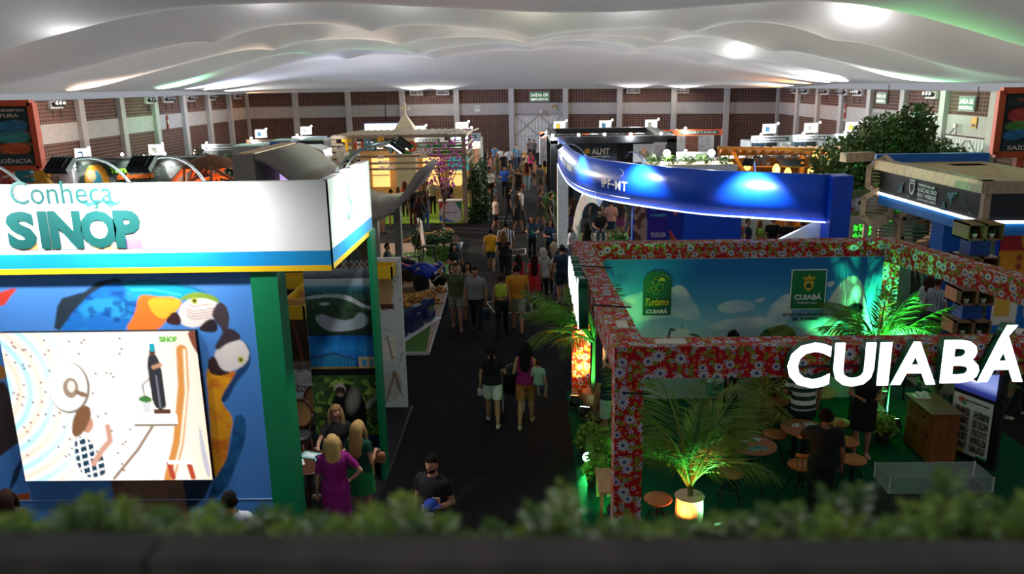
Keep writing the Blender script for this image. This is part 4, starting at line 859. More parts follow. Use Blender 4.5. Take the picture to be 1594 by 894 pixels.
for i, (src, x, y, rz, lab) in enumerate(spots):
    if src.name not in u0: u0.add(src.name); o = src; o.location = (x, y, .012); o.rotation_euler[2] = R(rz); o['label'] = lab; o['group'] = 'iron-legged stools'
    else: dup(src, (x, y, .012), R(rz), lab, 'iron-legged stools', ix)
def cafe_table(x, y, label):
    t = thing('cafe_table', label, 'table', (x, y, .012)); MB().lathe([(.34, 0), (.36, .012), (.36, .03), (.34, .035)], (x, y, .72), 30).build('table_top', wood('9a5a38', (3, 9, 1)), t)
    MB().tube([(x, y, .25), (x, y, .72)], .02, 8).build('column', IRON, t)
    for k in range(4): q = k * math.pi / 2 + .4; MB().tube([(x, y, .5), (x + .14 * math.cos(q), y + .14 * math.sin(q), .45), (x + .2 * math.cos(q), y + .2 * math.sin(q), .2), (x + .3 * math.cos(q), y + .3 * math.sin(q), .012)], .012, 6).build('leg', IRON, t)
cafe_table(3.42, 11.42, 'round wooden table with two teal booklets and fanned leaflets'); cafe_table(4.4, 12.0, 'round wooden table between the striped man and the man in black')
cafe_table(5.15, 13.6, 'small round wooden table before the straw display')
k = 0
for (x, y, rz, c, lab) in ((3.38, 11.25, .3, '3c8a90', 'teal booklet lying on the leaflet table'), (3.52, 11.28, -.2, '35808a', 'teal booklet overlapping its twin on the leaflet table'), (3.32, 11.55, .1, 'b9bfc8', 'pale printed leaflet on the leaflet table'), (3.5, 11.58, -.4, 'a8aebc', 'bluish printed leaflet on the leaflet table'), (4.3, 12.1, 0, 'c4c8c8', 'white printed leaflet by the striped man'), (4.52, 12.12, .2, '9aa3a8', 'grey printed leaflet by the striped man'), (4.4, 11.82, .1, '3c8a90', 'teal booklet under the hand of the man in black')):
    t = thing('booklet', lab, 'booklet', (x, y, .755 + k * .0), rz); WL[t.name] = Vector((0, 0, 0)); MB().box(-.08, .08, -.055, .055, 0, .008).build('pages', mat('e8e8e4', .6), t); MB().box(-.08, .08, -.055, .055, .008, .011).build('cover', mat(c, .4, var=.4, scale=40), t); WL[t.name] = Vector((x, y, .755))
# sideboard
CW = wood('8a5226', (6, 6, 1.2), .4); t = thing('sideboard', 'rustic wooden sideboard with two drawers holding white cups', 'cabinet', (6.75, 12.6, .012))
box('body', CW, 6.5, 6.95, 12.15, 13.0, .05, .88, t); box('top', wood('6f4a30', (6, 6, 1), .35), 6.46, 6.99, 12.1, 13.05, .88, .92, t)
for k in range(2):
    y0 = 12.18 + k * .41; d = box('drawer', wood('96602c', (6, 6, 1.2)), 6.485, 6.5, y0, y0 + .38, .68, .85, t); MB().ell((6.475, y0 + .19, .765), (.018, .03, .018), 8, 6).build('knob', IRON, d)
    d = box('door', wood('96602c', (6, 6, 1.2)), 6.485, 6.5, y0, y0 + .38, .1, .65, t); box('door_panel', CW, 6.475, 6.485, y0 + .06, y0 + .32, .16, .59, d); box('hinge', IRON, 6.47, 6.48, y0 + .02, y0 + .05, .45, .52, d)
for sx in (6.5, 6.9): 
    for sy in (12.15, 12.93): box('leg', CW, sx, sx + .05, sy, sy + .07, .012, .06, t)
t = thing('saucer_tray', 'white tray under the cups on the sideboard', 'tray', (6.65, 12.85, .92)); MB().box(6.52, 6.78, 12.76, 12.94, .92, .93).build('tray', mat('e8e6e0', .4), t); MB().box(6.515, 6.785, 12.755, 12.945, .93, .936).build('rim', mat('d8d4cc', .4), t)
for k, (x, y) in enumerate(((6.59, 12.85), (6.7, 12.86))):
    t = thing('cup', 'white porcelain cup on the sideboard tray', 'cup', (x, y, .936), group='cups on the tray'); MB().lathe([(.025, 0), (.04, .03), (.045, .07), (.04, .068), (.03, .02)], (x, y, .936), 14).build('bowl', mat('f0eee8', .3), t, True); MB().tube([(x + .04, y, .995), (x + .07, y, .985), (x + .065, y, .96), (x + .036, y, .955)], .006, 5).build('handle', mat('f0eee8', .3), t)
# totem with screen and photo poster
tt = thing('display_totem', 'leaning black totem with tilted screen and photo poster by the sideboard', 'display', (7.25, 12.4, 0)); up_ = Vector((0, 0, 1)); rt = Vector((.42, -.9, 0)).normalized()
MB().obox(Vector((7.3, 12.3, .85)), rt, rt.cross(up_), up_, .42, .04, .85).build('board', BLACK, tt)
o_ = Vector((7.27, 12.33, .12)) - rt * .36; nrm = rt.cross(up_)
a = Art(.7, 1.0, 60, 'dfe6dc')
for i in range(2):
    for j in range(5): a.rect(.04 + i * .34, .22 + j * .145, .32 + i * .34, .35 + j * .145, '5a5a56')
m_ = (np.abs(a.a - np.array(srgb('5a5a56'))).sum(-1) < .01); a.mix(m_ * (a.noise(26, 3) > .5) * .8, 'b5aa98').mix(m_ * (a.noise(34, 5) > .62) * .8, '20201f').ell(.16, .1, .07, .05, 'c9554a').ell(.2, .14, .05, .04, '4a9a6a')
a.rect(0, .93, .3, 1, 'd9c04a').rect(.5, .95, .7, 1, '2f8a5a'); a.panel('photo_poster', o_ + nrm * .05, rt, up_, .7, 1.0, tt)
a = Art(.7, .5, 40, '4a5aa8'); a.vgrad([(0, '6f7fc8'), (.6, '8fa0dc'), (.85, '26307a'), (1, '1a225c')]).ell(.3, .25, .08, .06, 'e8e8f4').ell(.15, .3, .05, .05, 'c9705a'); a.panel('screen', o_ + nrm * .05 + up_ * 1.06, rt, up_, .72, .5, tt, emit=.7)
text('Secretaria Municipal de Turismo', o_ + nrm * .06 + rt * .24 + up_ * .9, rt, up_, mat('3c4a44', .6), tt, w=.4, h=.04)
box('post', BLACK, 7.42, 7.5, 11.95, 12.03, 0, 2.4, tt)
# glass display table, shelf frames, bench, ferns
t = thing('display_case', 'glass topped white display case behind the hedge', 'table', (5.6, 10.2, 0)); GL = mat('dfe8e6', .08, alpha=.16, spec=.6, name='clear_glass'); box('plinth', mat('39403b', .5), 4.9, 6.24, 9.98, 10.44, .012, .7, t); box('glass_lid', GL, 4.86, 6.27, 9.96, 10.46, .7, .92, t)
for x in (4.86, 6.25):
    for y in (9.96, 10.44): box('edge', mat('c9d0ce', .2), x, x + .02, y, y + .02, .7, .93, t)
def frame_shelf(x0, x1, y0, y1, h, lv, label):
    t = thing('frame_shelf', label, 'shelf', ((x0 + x1) / 2, (y0 + y1) / 2, .012))
    for x in (x0, x1):
        for y in (y0, y1): box('upright', IRON, x - .012, x + .012, y - .012, y + .012, .012, h, t)
    for z in lv: box('shelf_board', wood('5a4a3a', (6, 1, 1)), x0, x1, y0, y1, z - .02, z, t)
    for y in (y0, y1): box('rail', IRON, x0, x1, y - .012, y + .012, h - .024, h, t)
    for x in (x0, x1): box('rail', IRON, x - .012, x + .012, y0, y1, h - .024, h, t)
frame_shelf(5.95, 6.4, 13.5, 14.0, 1.0, (.4, .78), 'black iron frame shelf with crafts beside the sideboard'); frame_shelf(7.0, 7.5, 13.0, 13.7, 1.15, (.4, .9), 'black iron frame shelf behind the lit letters'); frame_shelf(7.35, 7.95, 14.3, 14.9, 1.45, (.5, 1.1), 'tall iron frame with wooden shelf under the slanting beam')
t = thing('flower_bouquet', 'spiky cream bouquet glowing green on the iron frame', 'flowers', (7.15, 13.3, .9))
for k in range(26): q = k * 2.4; e = .15 + .85 * (k / 26); d = Vector((math.cos(q) * math.sqrt(1 - e * e * .8), math.sin(q) * math.sqrt(1 - e * e * .8), e)); MB().tube([Vector((7.15, 13.3, .95)), Vector((7.15, 13.3, 1.1)) + d * .14, Vector((7.15, 13.3, 1.1)) + d * .28], [.012, .02, .004], 5).build('petal', mat('d9d8c0', .6), t)
MB().lathe([(.06, 0), (.09, .1), (.05, .16)], (7.15, 13.3, .9), 12).build('vase', mat('3a3a38', .5), t)
t = thing('small_bench', 'small pale wooden bench behind the front floral post', 'bench', (1.1, 10.85, .012)); box('seat', wood('b58a62', (9, 2, 1)), .98, 1.22, 10.5, 11.25, .42, .46, t)
for y in (10.53, 11.17): 
    for x in (1.0, 1.16): box('leg', wood('a06a3c', (9, 2, 1)), x, x + .05, y, y + .05, .012, .42, t)
def leaf_cloud(c, r, n, size, seed, flat=.5):
    rr = np.random.RandomState(seed); d = rr.normal(size=(n, 3)); d /= np.linalg.norm(d, axis=1)[:, None]; d *= (rr.rand(n, 1) ** .4); p = d * np.array(r) + np.array(c)
    a1 = rr.normal(size=(n, 3)); a1 /= np.linalg.norm(a1, axis=1)[:, None]; a2 = np.cross(a1, rr.normal(size=(n, 3))); a2 /= np.linalg.norm(a2, axis=1)[:, None]
    s = size * (.6 + .8 * rr.rand(n, 1)); v = np.stack([p - a1 * s, p + a2 * s * flat, p + a1 * s, p - a2 * s * flat], 1).reshape(-1, 3)
    return v, np.arange(4 * n).reshape(-1, 4)
def cloud_obj(name, parts, m, parent=None):
    mb = MB(); mb.v = []; mb.f = []; n = 0
    for v, f in parts: mb.v += [tuple(q) for q in v]; mb.f += [tuple(int(i) + n for i in q) for q in f]; n += len(v)
    o = mb.build(name, m, parent); return o
def bush(name, loc, r, h, n, size, m, label, seed, pot=None, cat='plant'):
    t = thing(name, label, cat, loc); b = Vector(loc)
    if pot: MB().lathe([(.12, 0), (.16, .2), (.17, .22), (.1, .2)], loc, 14).build('pot', mat(pot, .6), t)
    MB().tube([b + Vector((0, 0, .05)), b + Vector((0, 0, h * .6))], [.03, .015], 6).build('stem', mat('4a3a24', .8), t)
    cloud_obj('foliage', [leaf_cloud((b.x, b.y, b.z + h * .62), (r, r, h * .45), n, size, seed)], m, t)
LEAF = mat('4f7a2a', .5, var=.4, scale=5, name='leaf_green'); LEAFL = mat('86a83c', .5, var=.4, scale=5, name='leaf_light'); LEAFD = mat('2c4a22', .55, var=.4, scale=5, name='leaf_dark')
for k, (x, y, h, lab) in enumerate(((.98, 12.5, .62, 'bright fern bush beside the floral post, by the green lamp'), (1.12, 12.1, .72, 'fern bush in front of the man in navy'), (1.02, 11.55, .5, 'low fern by the little bench'), (1.25, 13.5, .4, 'reddish green leafy plant at the foot of the tall palm'), (6.15, 13.05, .5, 'yellow-green fern beside the sideboard lamp'), (1.15, 9.6, .4, 'small fern at the base of the front floral post'))):
    bush('fern_plant', (x, y, .012), .24, h, 500, .045, (LEAFL, LEAFL, LEAFL, mat('6f6a3a', .6, var=.5, name='leaf_rust'), LEAFL, LEAF)[k], lab, 40 + k, '3a2f28')
t = thing('straw_stand', 'stand hung with yellow-green straw and ribbons under the front beam', 'display', (4.15, 13.6, .012))
for k in range(46): q = k * .42; r_ = .14 + .06 * math.sin(k * 1.7); MB().tube([(4.15 + r_ * .6 * math.cos(q), 13.6 + r_ * .6 * math.sin(q), 1.55), (4.15 + r_ * math.cos(q), 13.6 + r_ * math.sin(q), .8), (4.15 + r_ * 1.5 * math.cos(q), 13.6 + r_ * 1.5 * math.sin(q), .05)], [.012, .016, .01], 4).build('straw_ribbon', mat(('b5b04a', '8a9a3c', 'c98a3a', '6fa06a')[k % 4], .7), t)
MB().tube([(4.15, 13.6, .012), (4.15, 13.6, 1.6)], .03, 8).build('pole', IRON, t)
box('black_drape', mat('0f0f11', .9), 4.25, 5.3, 14.1, 14.2, .012, 1.6).name = 'black_drape'
tag(bpy.data.objects['black_drape'], 'black cloth drape hanging behind the stools', 'drape')

# ------------------------------------------------------------------ blue curved booth
NAVY = mat('0a4cd0', .38, var=.04, scale=2, name='royal_blue_panel'); NAVY2 = NAVY; GRASS = mat('44702c', .9, var=.4, scale=70, bump=.6, name='artificial_grass')
bb = thing('exhibition_booth', 'curved royal blue fascia booth with white arch and lawn', 'booth', (4, 24, 0))
ctrl = [(6.43, 17.21), (5.25, 17.86), (4.1, 18.53), (3.14, 19.59), (2.2, 20.9), (1.62, 22.3), (1.3, 24.4), (1.2, 27.3), (1.17, 30.8)]
def crom(P, n):
    P = [Vector((*p, 0)) for p in P]; Q = [P[0] * 2 - P[1]] + P + [P[-1] * 2 - P[-2]]; out = []
    for i in range(1, len(Q) - 2):
        for k in range(n):
            t = k / n; a, b, c, d = Q[i - 1:i + 3]
            out.append(.5 * ((2 * b) + (c - a) * t + (2 * a - 5 * b + 4 * c - d) * t * t + (3 * b - a - 3 * c + d) * t ** 3))
    return out + [P[-1]]
cv = crom(ctrl, 6)
def ribbon(pts, z0, z1, th):
    mb = MB(); n = len(pts); vs = []
    for i, p in enumerate(pts):
        t = (pts[min(i + 1, n - 1)] - pts[max(i - 1, 0)]).normalized(); nn = Vector((t.y, -t.x, 0))
        for z in (z0, z1): vs += [(p.x, p.y, z), (p.x + nn.x * th, p.y + nn.y * th, z)]
    fs = []
    for i in range(n - 1):
        a = i * 4; b = a + 4; fs += [(a, a + 2, b + 2, b), (a + 1, b + 1, b + 3, a + 3), (a + 2, a + 3, b + 3, b + 2), (a, b, b + 1, a + 1)]
    fs += [(0, 1, 3, 2), (4 * n - 4, 4 * n - 2, 4 * n - 1, 4 * n - 3)]
    return mb.add(vs, fs)
ribbon(cv, 3.2, 4.2, .14).build('curved_fascia', NAVY, bb, True)
ribbon([p + Vector((-.02, -.02, 0)) for p in cv], 3.17, 3.2, .1).build('light_strip', mat('e8f0ff', .4, emit=1.6, ecol='b8ccff'), bb)
MB().box(6.43, 6.86, 17.0, 17.5, 0, 4.2).build('column', NAVY2, bb); MB().box(6.42, 6.55, 16.96, 17.0, 0, 4.2).build('column_edge', NAVY, bb)
MB().prism([(0, 0), (.9, 0), (.9, .45)], (5.53, 17.5, 2.75), (1, 0, 0), (0, 0, 1), (0, .1, 0)).build('gusset', WHITE, bb)
MB().box(1.15, 1.55, 30.4, 31.1, 0, 3.2).build('pillar', mat('d4dce2', .5), bb)
ap = [Vector((1.95 - .3 * math.sin(q), 21.6 + 6.4 * math.sin(q), 3.2 * math.cos(q))) for q in [k * math.pi / 2 / 12 for k in range(13)]]
MB().tube(ap, [(.13, .28)] * 13, 4).build('arch', mat('e4eaee', .5), bb)
box('lawn', GRASS, 1.6, 5.2, 22.0, 33.2, .006, .05, bb)
box('poster_wall', NAVY2, 2.9, 5.9, 22.0, 22.3, 0, 3.6, bb)
a = Art(1.5, 2.3, 40, '1c2f9c'); a.poly([(.05, .2), (.4, .05), (.4, 2.2), (.05, 2.2)], '6a3a34').mix((a.X < .42) * (a.noise(16, 4) > .5) * .7, 'c9a088').line([(.03, .2), (.42, .05)], .05, 'e0482c').poly([(.5, .02), (1.0, .4), (1.0, 2.3), (.45, 2.3)], '3a1f8c').line([(.5, .02), (1.0, .4)], .06, 'e0482c').ell(1.3, .5, .1, .35, 'e86a3a', .2).ell(1.3, .5, .06, .28, 'f0c8b0', .2).poly([(1.1, 1.3), (1.5, 1.8), (1.5, 2.3), (1.1, 2.3)], '8a4a30').line([(1.1, 1.3), (1.5, 1.8)], .05, 'e0482c')
a.panel('event_poster', (2.91, 21.99, 1.1), (1, 0, 0), (0, 0, 1), 1.4, 2.4, bb)
for k, (s, z, c) in enumerate((('Ciência', 2.75, '4fd0e0'), ('e Inovação', 2.55, '4fd0e0'), ('TECNOLOGIA', 2.0, 'f0f0f4'), ('MATO GROSSO', 1.75, 'f0f0f4'))): text(s, (3.4, 21.98, z), (1, 0, 0), (0, 0, 1), mat(c, .5), bb, w=.42, h=.13)
text('ALMT', (4.6, 37.68, 2.85), (1, 0, 0), (0, 0, 1), LW, bb, w=.01) if False else None
box('counter', mat('dfe3e4', .4), 5.1, 6.4, 26.8, 27.5, .05, .98, bb); box('counter_top', WHITE, 5.05, 6.45, 26.75, 27.55, .98, 1.02, bb); box('kitchen_wall', mat('e4e6e8', .5), 5.2, 9.0, 29.0, 29.1, 0, 2.9, bb); box('kitchen_side', mat('d6d9dc', .5), 7.2, 7.3, 27.2, 29.0, 0, 2.7, bb)
for k in range(5): t = thing('bottle', 'small bottle on the white counter behind the blue fascia', 'bottle', (5.3 + k * .2, 27.1, 1.02), group='bottles on the white counter'); b_ = (5.3 + k * .2, 27.1, 1.02); MB().lathe([(.035, 0), (.035, .16), (.014, .2), (.014, .24)], b_, 10).build('glass', mat(('8aa0a8', 'c9cfd2')[k % 2], .2), t, True); MB().lathe([(.016, .24), (.016, .27)], b_, 8).build('cap', mat('3a4448', .4), t)
# lettering along the curve
def on_curve(s):
    d = 0
    for p, q in zip(cv[::-1], cv[::-1][1:]):
        L_ = (q - p).length
        if d + L_ >= s: return p.lerp(q, (s - d) / L_), (q - p).normalized()
        d += L_
    return cv[0], (cv[0] - cv[1]).normalized()
def curve_text(s, s0, z, h, m, adv):
    for ch in s:
        if ch != ' ':
            p, t = on_curve(s0); n = Vector((t.y, -t.x, 0)); o = text(ch, (p.x + n.x * .02, p.y + n.y * .02, z + (h * .4 if ch in '·-' else 0)), t, (0, 0, 1), m, bb, h=h if ch not in '·-' else h * .2, bold=.02); s0 += max(math.hypot(v.co.x, v.co.y) for v in o.data.vertices) + adv * .22
        else: s0 += adv * .5
LWE = mat('f4f4f4', .5, name='white_vinyl')
curve_text('SEPLAG · SECITECI · SEMA · UNEMAT', 1.3, 3.62, .2, LWE, .24); curve_text('IPF-MT', 9.6, 3.5, .24, LWE, .2)
p, t_ = on_curve(10.3); MB().tube([(p.x + .5 * t_.x * .3 + .15 * math.cos(q * .524) * t_.x - .03, p.y + .15 * math.cos(q * .524) * t_.y - .05, 3.95 + .09 * math.sin(q * .524)) for q in range(13)], .015, 5).build('logo_ring', LWE, bb)
s_ = [on_curve(x)[0] for x in np.linspace(5.5, 10.8, 20)]; MB().tube([(p.x - .03, p.y - .03, 3.33) for p in s_], .008, 4).build('underline', LWE, bb)
for k, (s0, e) in enumerate(((3.2, 300), (8.2, 330), (11.2, 430), (14.2, 430))):
    p, t = on_curve(s0); n = Vector((t.y, -t.x, 0)); f = Vector((p.x, p.y, 4.2)) - n * .1
    arm_lamp('flood_lamp', f, f + n * .3 + Vector((0, 0, .5)), f + n * .75 + Vector((0, 0, .28)), f + n * .1 + Vector((0, 0, -.7)), e, ['lamp over the far end of the curved blue fascia', 'lamp on a hooped arm over the bend of the blue fascia', 'lamp before the roof planter of the blue booth', 'lamp over the plain blue stretch near the pendant lights'][k], (.85, .92, 1), .22, 95)
t = thing('roof_planter', 'white rooftop planter box with grass tufts behind the blue fascia', 'planter', (3.9, 20.3, 4.0)); MB().box(3.0, 5.2, 20.0, 21.2, 3.4, 4.15).build('trough', mat('dedbd2', .6), t); box('gravel', mat('a89a84', .9, var=.4, scale=40), 3.05, 5.15, 20.05, 21.15, 4.15, 4.17, t)
for k in range(9): x = 3.2 + (k % 5) * .43; y = 20.2 + (k // 5) * .7; cloud_obj('grass_tuft', [leaf_cloud((x, y, 4.27), (.16, .12, .12), 90, .05, k, .25)], LEAF, t)
for (x, y) in ((3.6, 20.9), (4.7, 20.7)): MB().ell((x, y, 4.4), (.09, .09, .09)).build('globe_lamp', GLOW, t, True); light('planter_lamp', 'POINT', (x, y - .15, 4.45), 25, (1, .98, .95), size=.08)
bush('leafy_shrub', (2.75, 24.2, .05), .35, 1.7, 700, .07, LEAF, 'tall leafy shrub beside the blue poster wall', 71, 'd8d8d4'); bush('leafy_shrub', (1.0, 35.0, 0), .55, 1.5, 800, .08, LEAF, 'leafy shrub in a pale tub beside the black booth corner', 72, 'd8d8d4')

# ------------------------------------------------------------------ wood and blue corner booth
OAK = wood('b39a80', (8, 8, 2)); OAKL = wood('c9ae8a', (8, 8, 2)); NIGHT = mat('16181f', .3, var=.2, name='night_gloss')
lb = thing('exhibition_booth', 'oak, black and blue corner booth with hexagon lattices', 'booth', (10.5, 19, 0))
def wallp(nm, m, p, q, z0, z1, th, out=0.0):
    p = Vector((*p, 0)); q = Vector((*q, 0)); d = (q - p).normalized(); n = Vector((d.y, -d.x, 0))
    return MB().prism([(0, z0), ((q - p).length, z0), ((q - p).length, z1), (0, z1)], p + n * out, d, (0, 0, 1), -n * th).build(nm, m, lb)
A_, B_, C_ = (9.48, 21.74), (9.64, 17.04), (15.5, 16.7)
for s, e in ((A_, B_), (B_, C_)):
    wallp('fascia_panel', NIGHT, s, e, 3.2, 3.82, .12); wallp('light_strip', mat('ffffff', .4, emit=5.0), s, e, 3.15, 3.2, .05, .03); wallp('fascia_band', mat('1678c8', .4), s, e, 2.88, 3.15, .12)
wallp('top_beam', OAK, (9.36, 21.9), (9.52, 16.9), 3.8, 4.06, .3, .02); wallp('top_beam', OAK, (9.52, 16.9), (15.6, 16.55), 3.8, 4.06, .3, .02); box('corner_post', OAK, 9.6, 9.75, 16.95, 17.08, 3.2, 3.82, lb)
wallp('top_beam', OAK, (8.75, 22.3), (9.6, 22.5), 3.95, 4.2, .3); box('roof_panel', PLY, 9.8, 12.6, 17.4, 23.0, 3.86, 3.9, lb); box('roof_edge', mat('1565c0', .4), 9.7, 12.8, 22.6, 22.9, 3.85, 4.12, lb); box('roof_edge', mat('1565c0', .4), 9.66, 9.85, 17.1, 22.6, 3.95, 4.03, lb); box('roof_box', mat('1565c0', .4), 11.3, 12.2, 21.5, 22.0, 3.2, 3.9, lb)
dv = Vector((9.64 - 9.48, 17.04 - 21.74, 0)).normalized(); nv = Vector((dv.y, -dv.x, 0)); o_ = Vector((9.48, 21.74, 0)) - nv * -.02
def lpt(s, z): return Vector((9.48, 21.74, z)) + dv * s + nv * .02
for s, s2, w, h in (('PREFEITURA DE', 3.62, .75, .06), ('LUCAS DO', 3.49, .85, .1), ('RIO VERDE', 3.36, .85, .1), ('CIDADE QUE CRESCE', 3.28, .85, .05)): text(s, lpt(2.05, s2), dv, (0, 0, 1), LWE, lb, w=w, h=h, bold=.03)
MB().prism([(0, 0), (.26, 0), (.26, -.16), (.2, -.26), (.13, -.3), (.06, -.26), (0, -.16)], lpt(1.62, 3.66), dv, (0, 0, 1), nv * .012).build('crest', LWE, lb); MB().prism([(.04, -.03), (.22, -.03), (.22, -.15), (.13, -.25), (.04, -.15)], lpt(1.62, 3.66) + nv * .012, dv, (0, 0, 1), nv * .004).build('crest_field', NIGHT, lb); MB().prism([(.02, .03), (.24, .03), (.26, .09), (.18, .06), (.13, .1), (.08, .06), (0, .09)], lpt(1.62, 3.66), dv, (0, 0, 1), nv * .012).build('crest_crown', LWE, lb)
for tri in (((1.0, 3.3), (1.25, 3.6), (1.3, 3.35)), ((3.3, 3.62), (3.7, 3.68), (3.5, 3.45)), ((3.1, 3.2), (3.25, 3.42), (3.35, 3.2))): MB().prism([(0, 0)] + [(tri[k][0] - tri[0][0], tri[k][1] - tri[0][1]) for k in (1, 2)], lpt(tri[0][0], tri[0][1]), dv, (0, 0, 1), nv * .006).build('facet_mark', mat('2a6a7c', .4), lb)
for (a1, b1), (a2, b2) in (((.8, 3.45), (1.3, 3.6)), ((3.5, 3.35), (3.7, 3.65)), ((3.9, 3.62), (4.3, 3.3)), ((1.3, 3.35), (1.6, 3.3)), ((3.0, 3.7), (3.5, 3.45))): MB().tube([lpt(a1, b1), lpt(a2, b2)], .005, 4).build('line_mark', mat('4a8a90', .4), lb); MB().ell(lpt(a2, b2), (.02, .02, .02), 6, 5).build('node_mark', mat('7ad08a', .4), lb)
def hexa(c, r, u, w, label=None):
    c = Vector(c); u = Vector(u).normalized(); n = u.cross(Vector((0, 0, 1))); pts = [c + u * (r * w * math.cos(q)) + Vector((0, 0, r * math.sin(q))) for q in [math.pi / 6 + k * math.pi / 3 for k in range(7)]]
    h = MB()
    for a1, b1 in zip(pts, pts[1:]): h.bar(a1 + (a1 - b1).normalized() * .03, b1 + (b1 - a1).normalized() * .03, .34, .13, up=(a1 + b1) / 2 - c)
    h = h.build('hexagon_frame', OAKL, lb)
    for k in range(9):
        z = r * .86 * (k - 4) / 4.6; hw = r * w * min(.86, (1 - abs(z) / r) * 1.72); MB().bar(c + u * -hw + Vector((0, 0, z)) + n * .1, c + u * hw + Vector((0, 0, z)) + n * .1, .02, .035).build('slat', wood('a08a6c', (8, 8, 2)), h)
hexa((9.62, 21.9, 3.6), .5, (1, -.6, 0), .8); hexa((9.55, 21.9, 2.75), .5, (1, -.6, 0), .8); hexa((9.85, 21.8, 2.1), .48, (1, -.5, 0), .8); hexa((10.55, 21.6, 2.25), .55, (1, 0, 0), 1.0)
box('blue_pillar', mat('1a6fd0', .4), 9.75, 10.2, 18.7, 19.3, 0, 2.9, lb); box('hexagon_wall', wood('b8a28c', (2, 8, 8)), 10.3, 11.0, 19.3, 19.4, 0, 2.9, lb)
a = Art(3.2, 3, 26, '1479d0'); a.rect(0, 0, .65, .75, 'c8242c').rect(0, .7, .6, 1.6, 'f0a020').rect(0, 1.55, .55, 2.4, 'f6f0e4').rect(.06, 1.7, .4, 2.2, 'f0c050').ell(.6, .35, .15, .3, 'f0b428')
for k in range(4): a.ell(.46, .85 + k * .19, .07, .08, 'a8442c')
a.line([(1.25, .5), (1.1, 1.2), (1.3, 1.8), (1.15, 2.6)], .2, 'd8b42c').line([(1.25, .5), (1.1, 1.2), (1.3, 1.8), (1.15, 2.6)], .05, '6a5420').poly([(.95, .5), (1.5, .4), (1.6, .55), (1.0, .62)], '3a3a34')
a.panel('menu_poster', (10.45, 17.6, .1), (1, 0, 0), (0, 0, 1), 3.2, 3.0, lb); box('poster_board', NAVY2, 10.4, 13.7, 17.62, 17.7, 0, 3.1, lb)
for k in range(3): text('GASTRONOMIA', (11.2 + k * .02, 17.59, .9 + k * .62), (.12, 0, 1), (-1, 0, .12), LWE, lb, w=.55, h=.07)
# stacked plant tower
tw = thing('shelf_tower', 'tower of blue cubes and oak shelf boxes with potted succulents', 'shelf', (9.1, 16.15, 0)); CB = mat('10489c', .45, name='cobalt_board'); pots = []
z = 0
for k in range(5):
    box('cube', CB, 8.9, 9.3, 15.98, 16.38, z, z + .34, tw); z += .34
    for q in ((8.72, 9.42, 15.8, 16.4, z, z + .03), (8.72, 9.42, 15.8, 16.4, z + .3, z + .33), (8.72, 8.75, 15.8, 16.4, z, z + .33), (9.39, 9.42, 15.8, 16.4, z, z + .33), (9.03, 9.1, 15.8, 16.4, z, z + .33)): box('shelf_board', wood('8a6444', (8, 8, 2)), *q, tw)
    box('cube_back', CB, 8.75, 9.39, 16.3, 16.38, z + .03, z + .3, tw)
    for x in (8.9, 9.24): pots.append((x, 15.9, z + .03))
    z += .33
for k, p in enumerate(pots):
    t = thing('succulent_pot', 'potted succulent on shelf %s of the blue tower, %s' % (('one', 'two', 'three', 'four', 'five')[k // 2], 'by the corner edge' if k % 2 == 0 else 'in the outer bay'), 'plant', p, group='succulents on the tower'); MB().lathe([(.04, 0), (.06, .09), (.06, .1), (.04, .09)], p, 12).build('pot', mat('e4e2da', .5), t, True); cloud_obj('leaves', [leaf_cloud((p[0], p[1], p[2] + .13), (.06, .06, .05), 40, .035, k)], LEAFD, t)
t = thing('bin_counter', 'oak counter with three round blue-lined bins', 'counter', (10.0, 15.3, 0)); box('body', wood('8a6444', (8, 8, 2)), 9.2, 11.2, 15.0, 15.6, 0, .95, t); box('plate', mat('d8b020', .5), 9.35, 9.6, 14.985, 15.0, .7, .85, t)
for k in range(4): MB().lathe([(.2, 0), (.22, .06), (.19, .055), (.17, -.04)], (9.5 + k * .47, 15.3, .95), 22).build('bin_liner', mat('1c62c0', .35), t, True)
text('LIXO', (9.38, 14.98, .74), (1, 0, 0), (0, 0, 1), mat('5a4a10', .5), t, w=.18, h=.07)
t = thing('pouf_seat', 'round white pouf beyond the bin counter', 'seat', (10.1, 16.1, 0)); MB().lathe([(.28, 0), (.32, .05), (.32, .95), (.26, 1.05), (.1, 1.07)], (10.1, 16.1, 0), 24).build('cushion', mat('d8d2c8', .8, bump=.3), t, True); MB().lathe([(.33, .9), (.33, .93)], (10.1, 16.1, 0), 24).build('piping', mat('b8b0a4', .8), t)
# great tree behind
def tree(loc, blobs, label, m, n, size, trunk, seed, name='leafy_tree'):
    b = Vector(loc); t = thing(name, label, 'tree', loc); MB().tube([b, b + Vector((.1, 0, trunk * .5)), b + Vector((0, .1, trunk))], [.14, .11, .07], 8).build('trunk', mat('4a3826', .85, bump=.5), t)
    for k, (c, r) in enumerate(blobs[:6]): MB().tube([b + Vector((0, 0, trunk * .6)), Vector(c)], [.05, .02], 6).build('branch', mat('4a3826', .85), t)
    cloud_obj('foliage', [leaf_cloud(c, r, int(n * r[0] * r[2]), size, seed + k) for k, (c, r) in enumerate(blobs)], m, t)
TL = mat('48652c', .5, var=.5, scale=2, name='tree_leaf')
tree((11.6, 27.5, 0), [((10.9, 27.5, 3.3), (1.3, 1.2, 1.1)), ((12.1, 27.6, 4.1), (1.2, 1.1, 1.0)), ((11.5, 27.2, 2.4), (1.6, 1.3, 1.2)), ((13.0, 27.6, 4.5), (.75, .6, .9)), ((12.9, 27.3, 3.2), (1.4, 1.1, 1.0)), ((10.6, 27.0, 1.8), (1.2, 1, 1.2))], 'great leafy tree lit green behind the blue column', TL, 2600, .075, 3.6, 90)
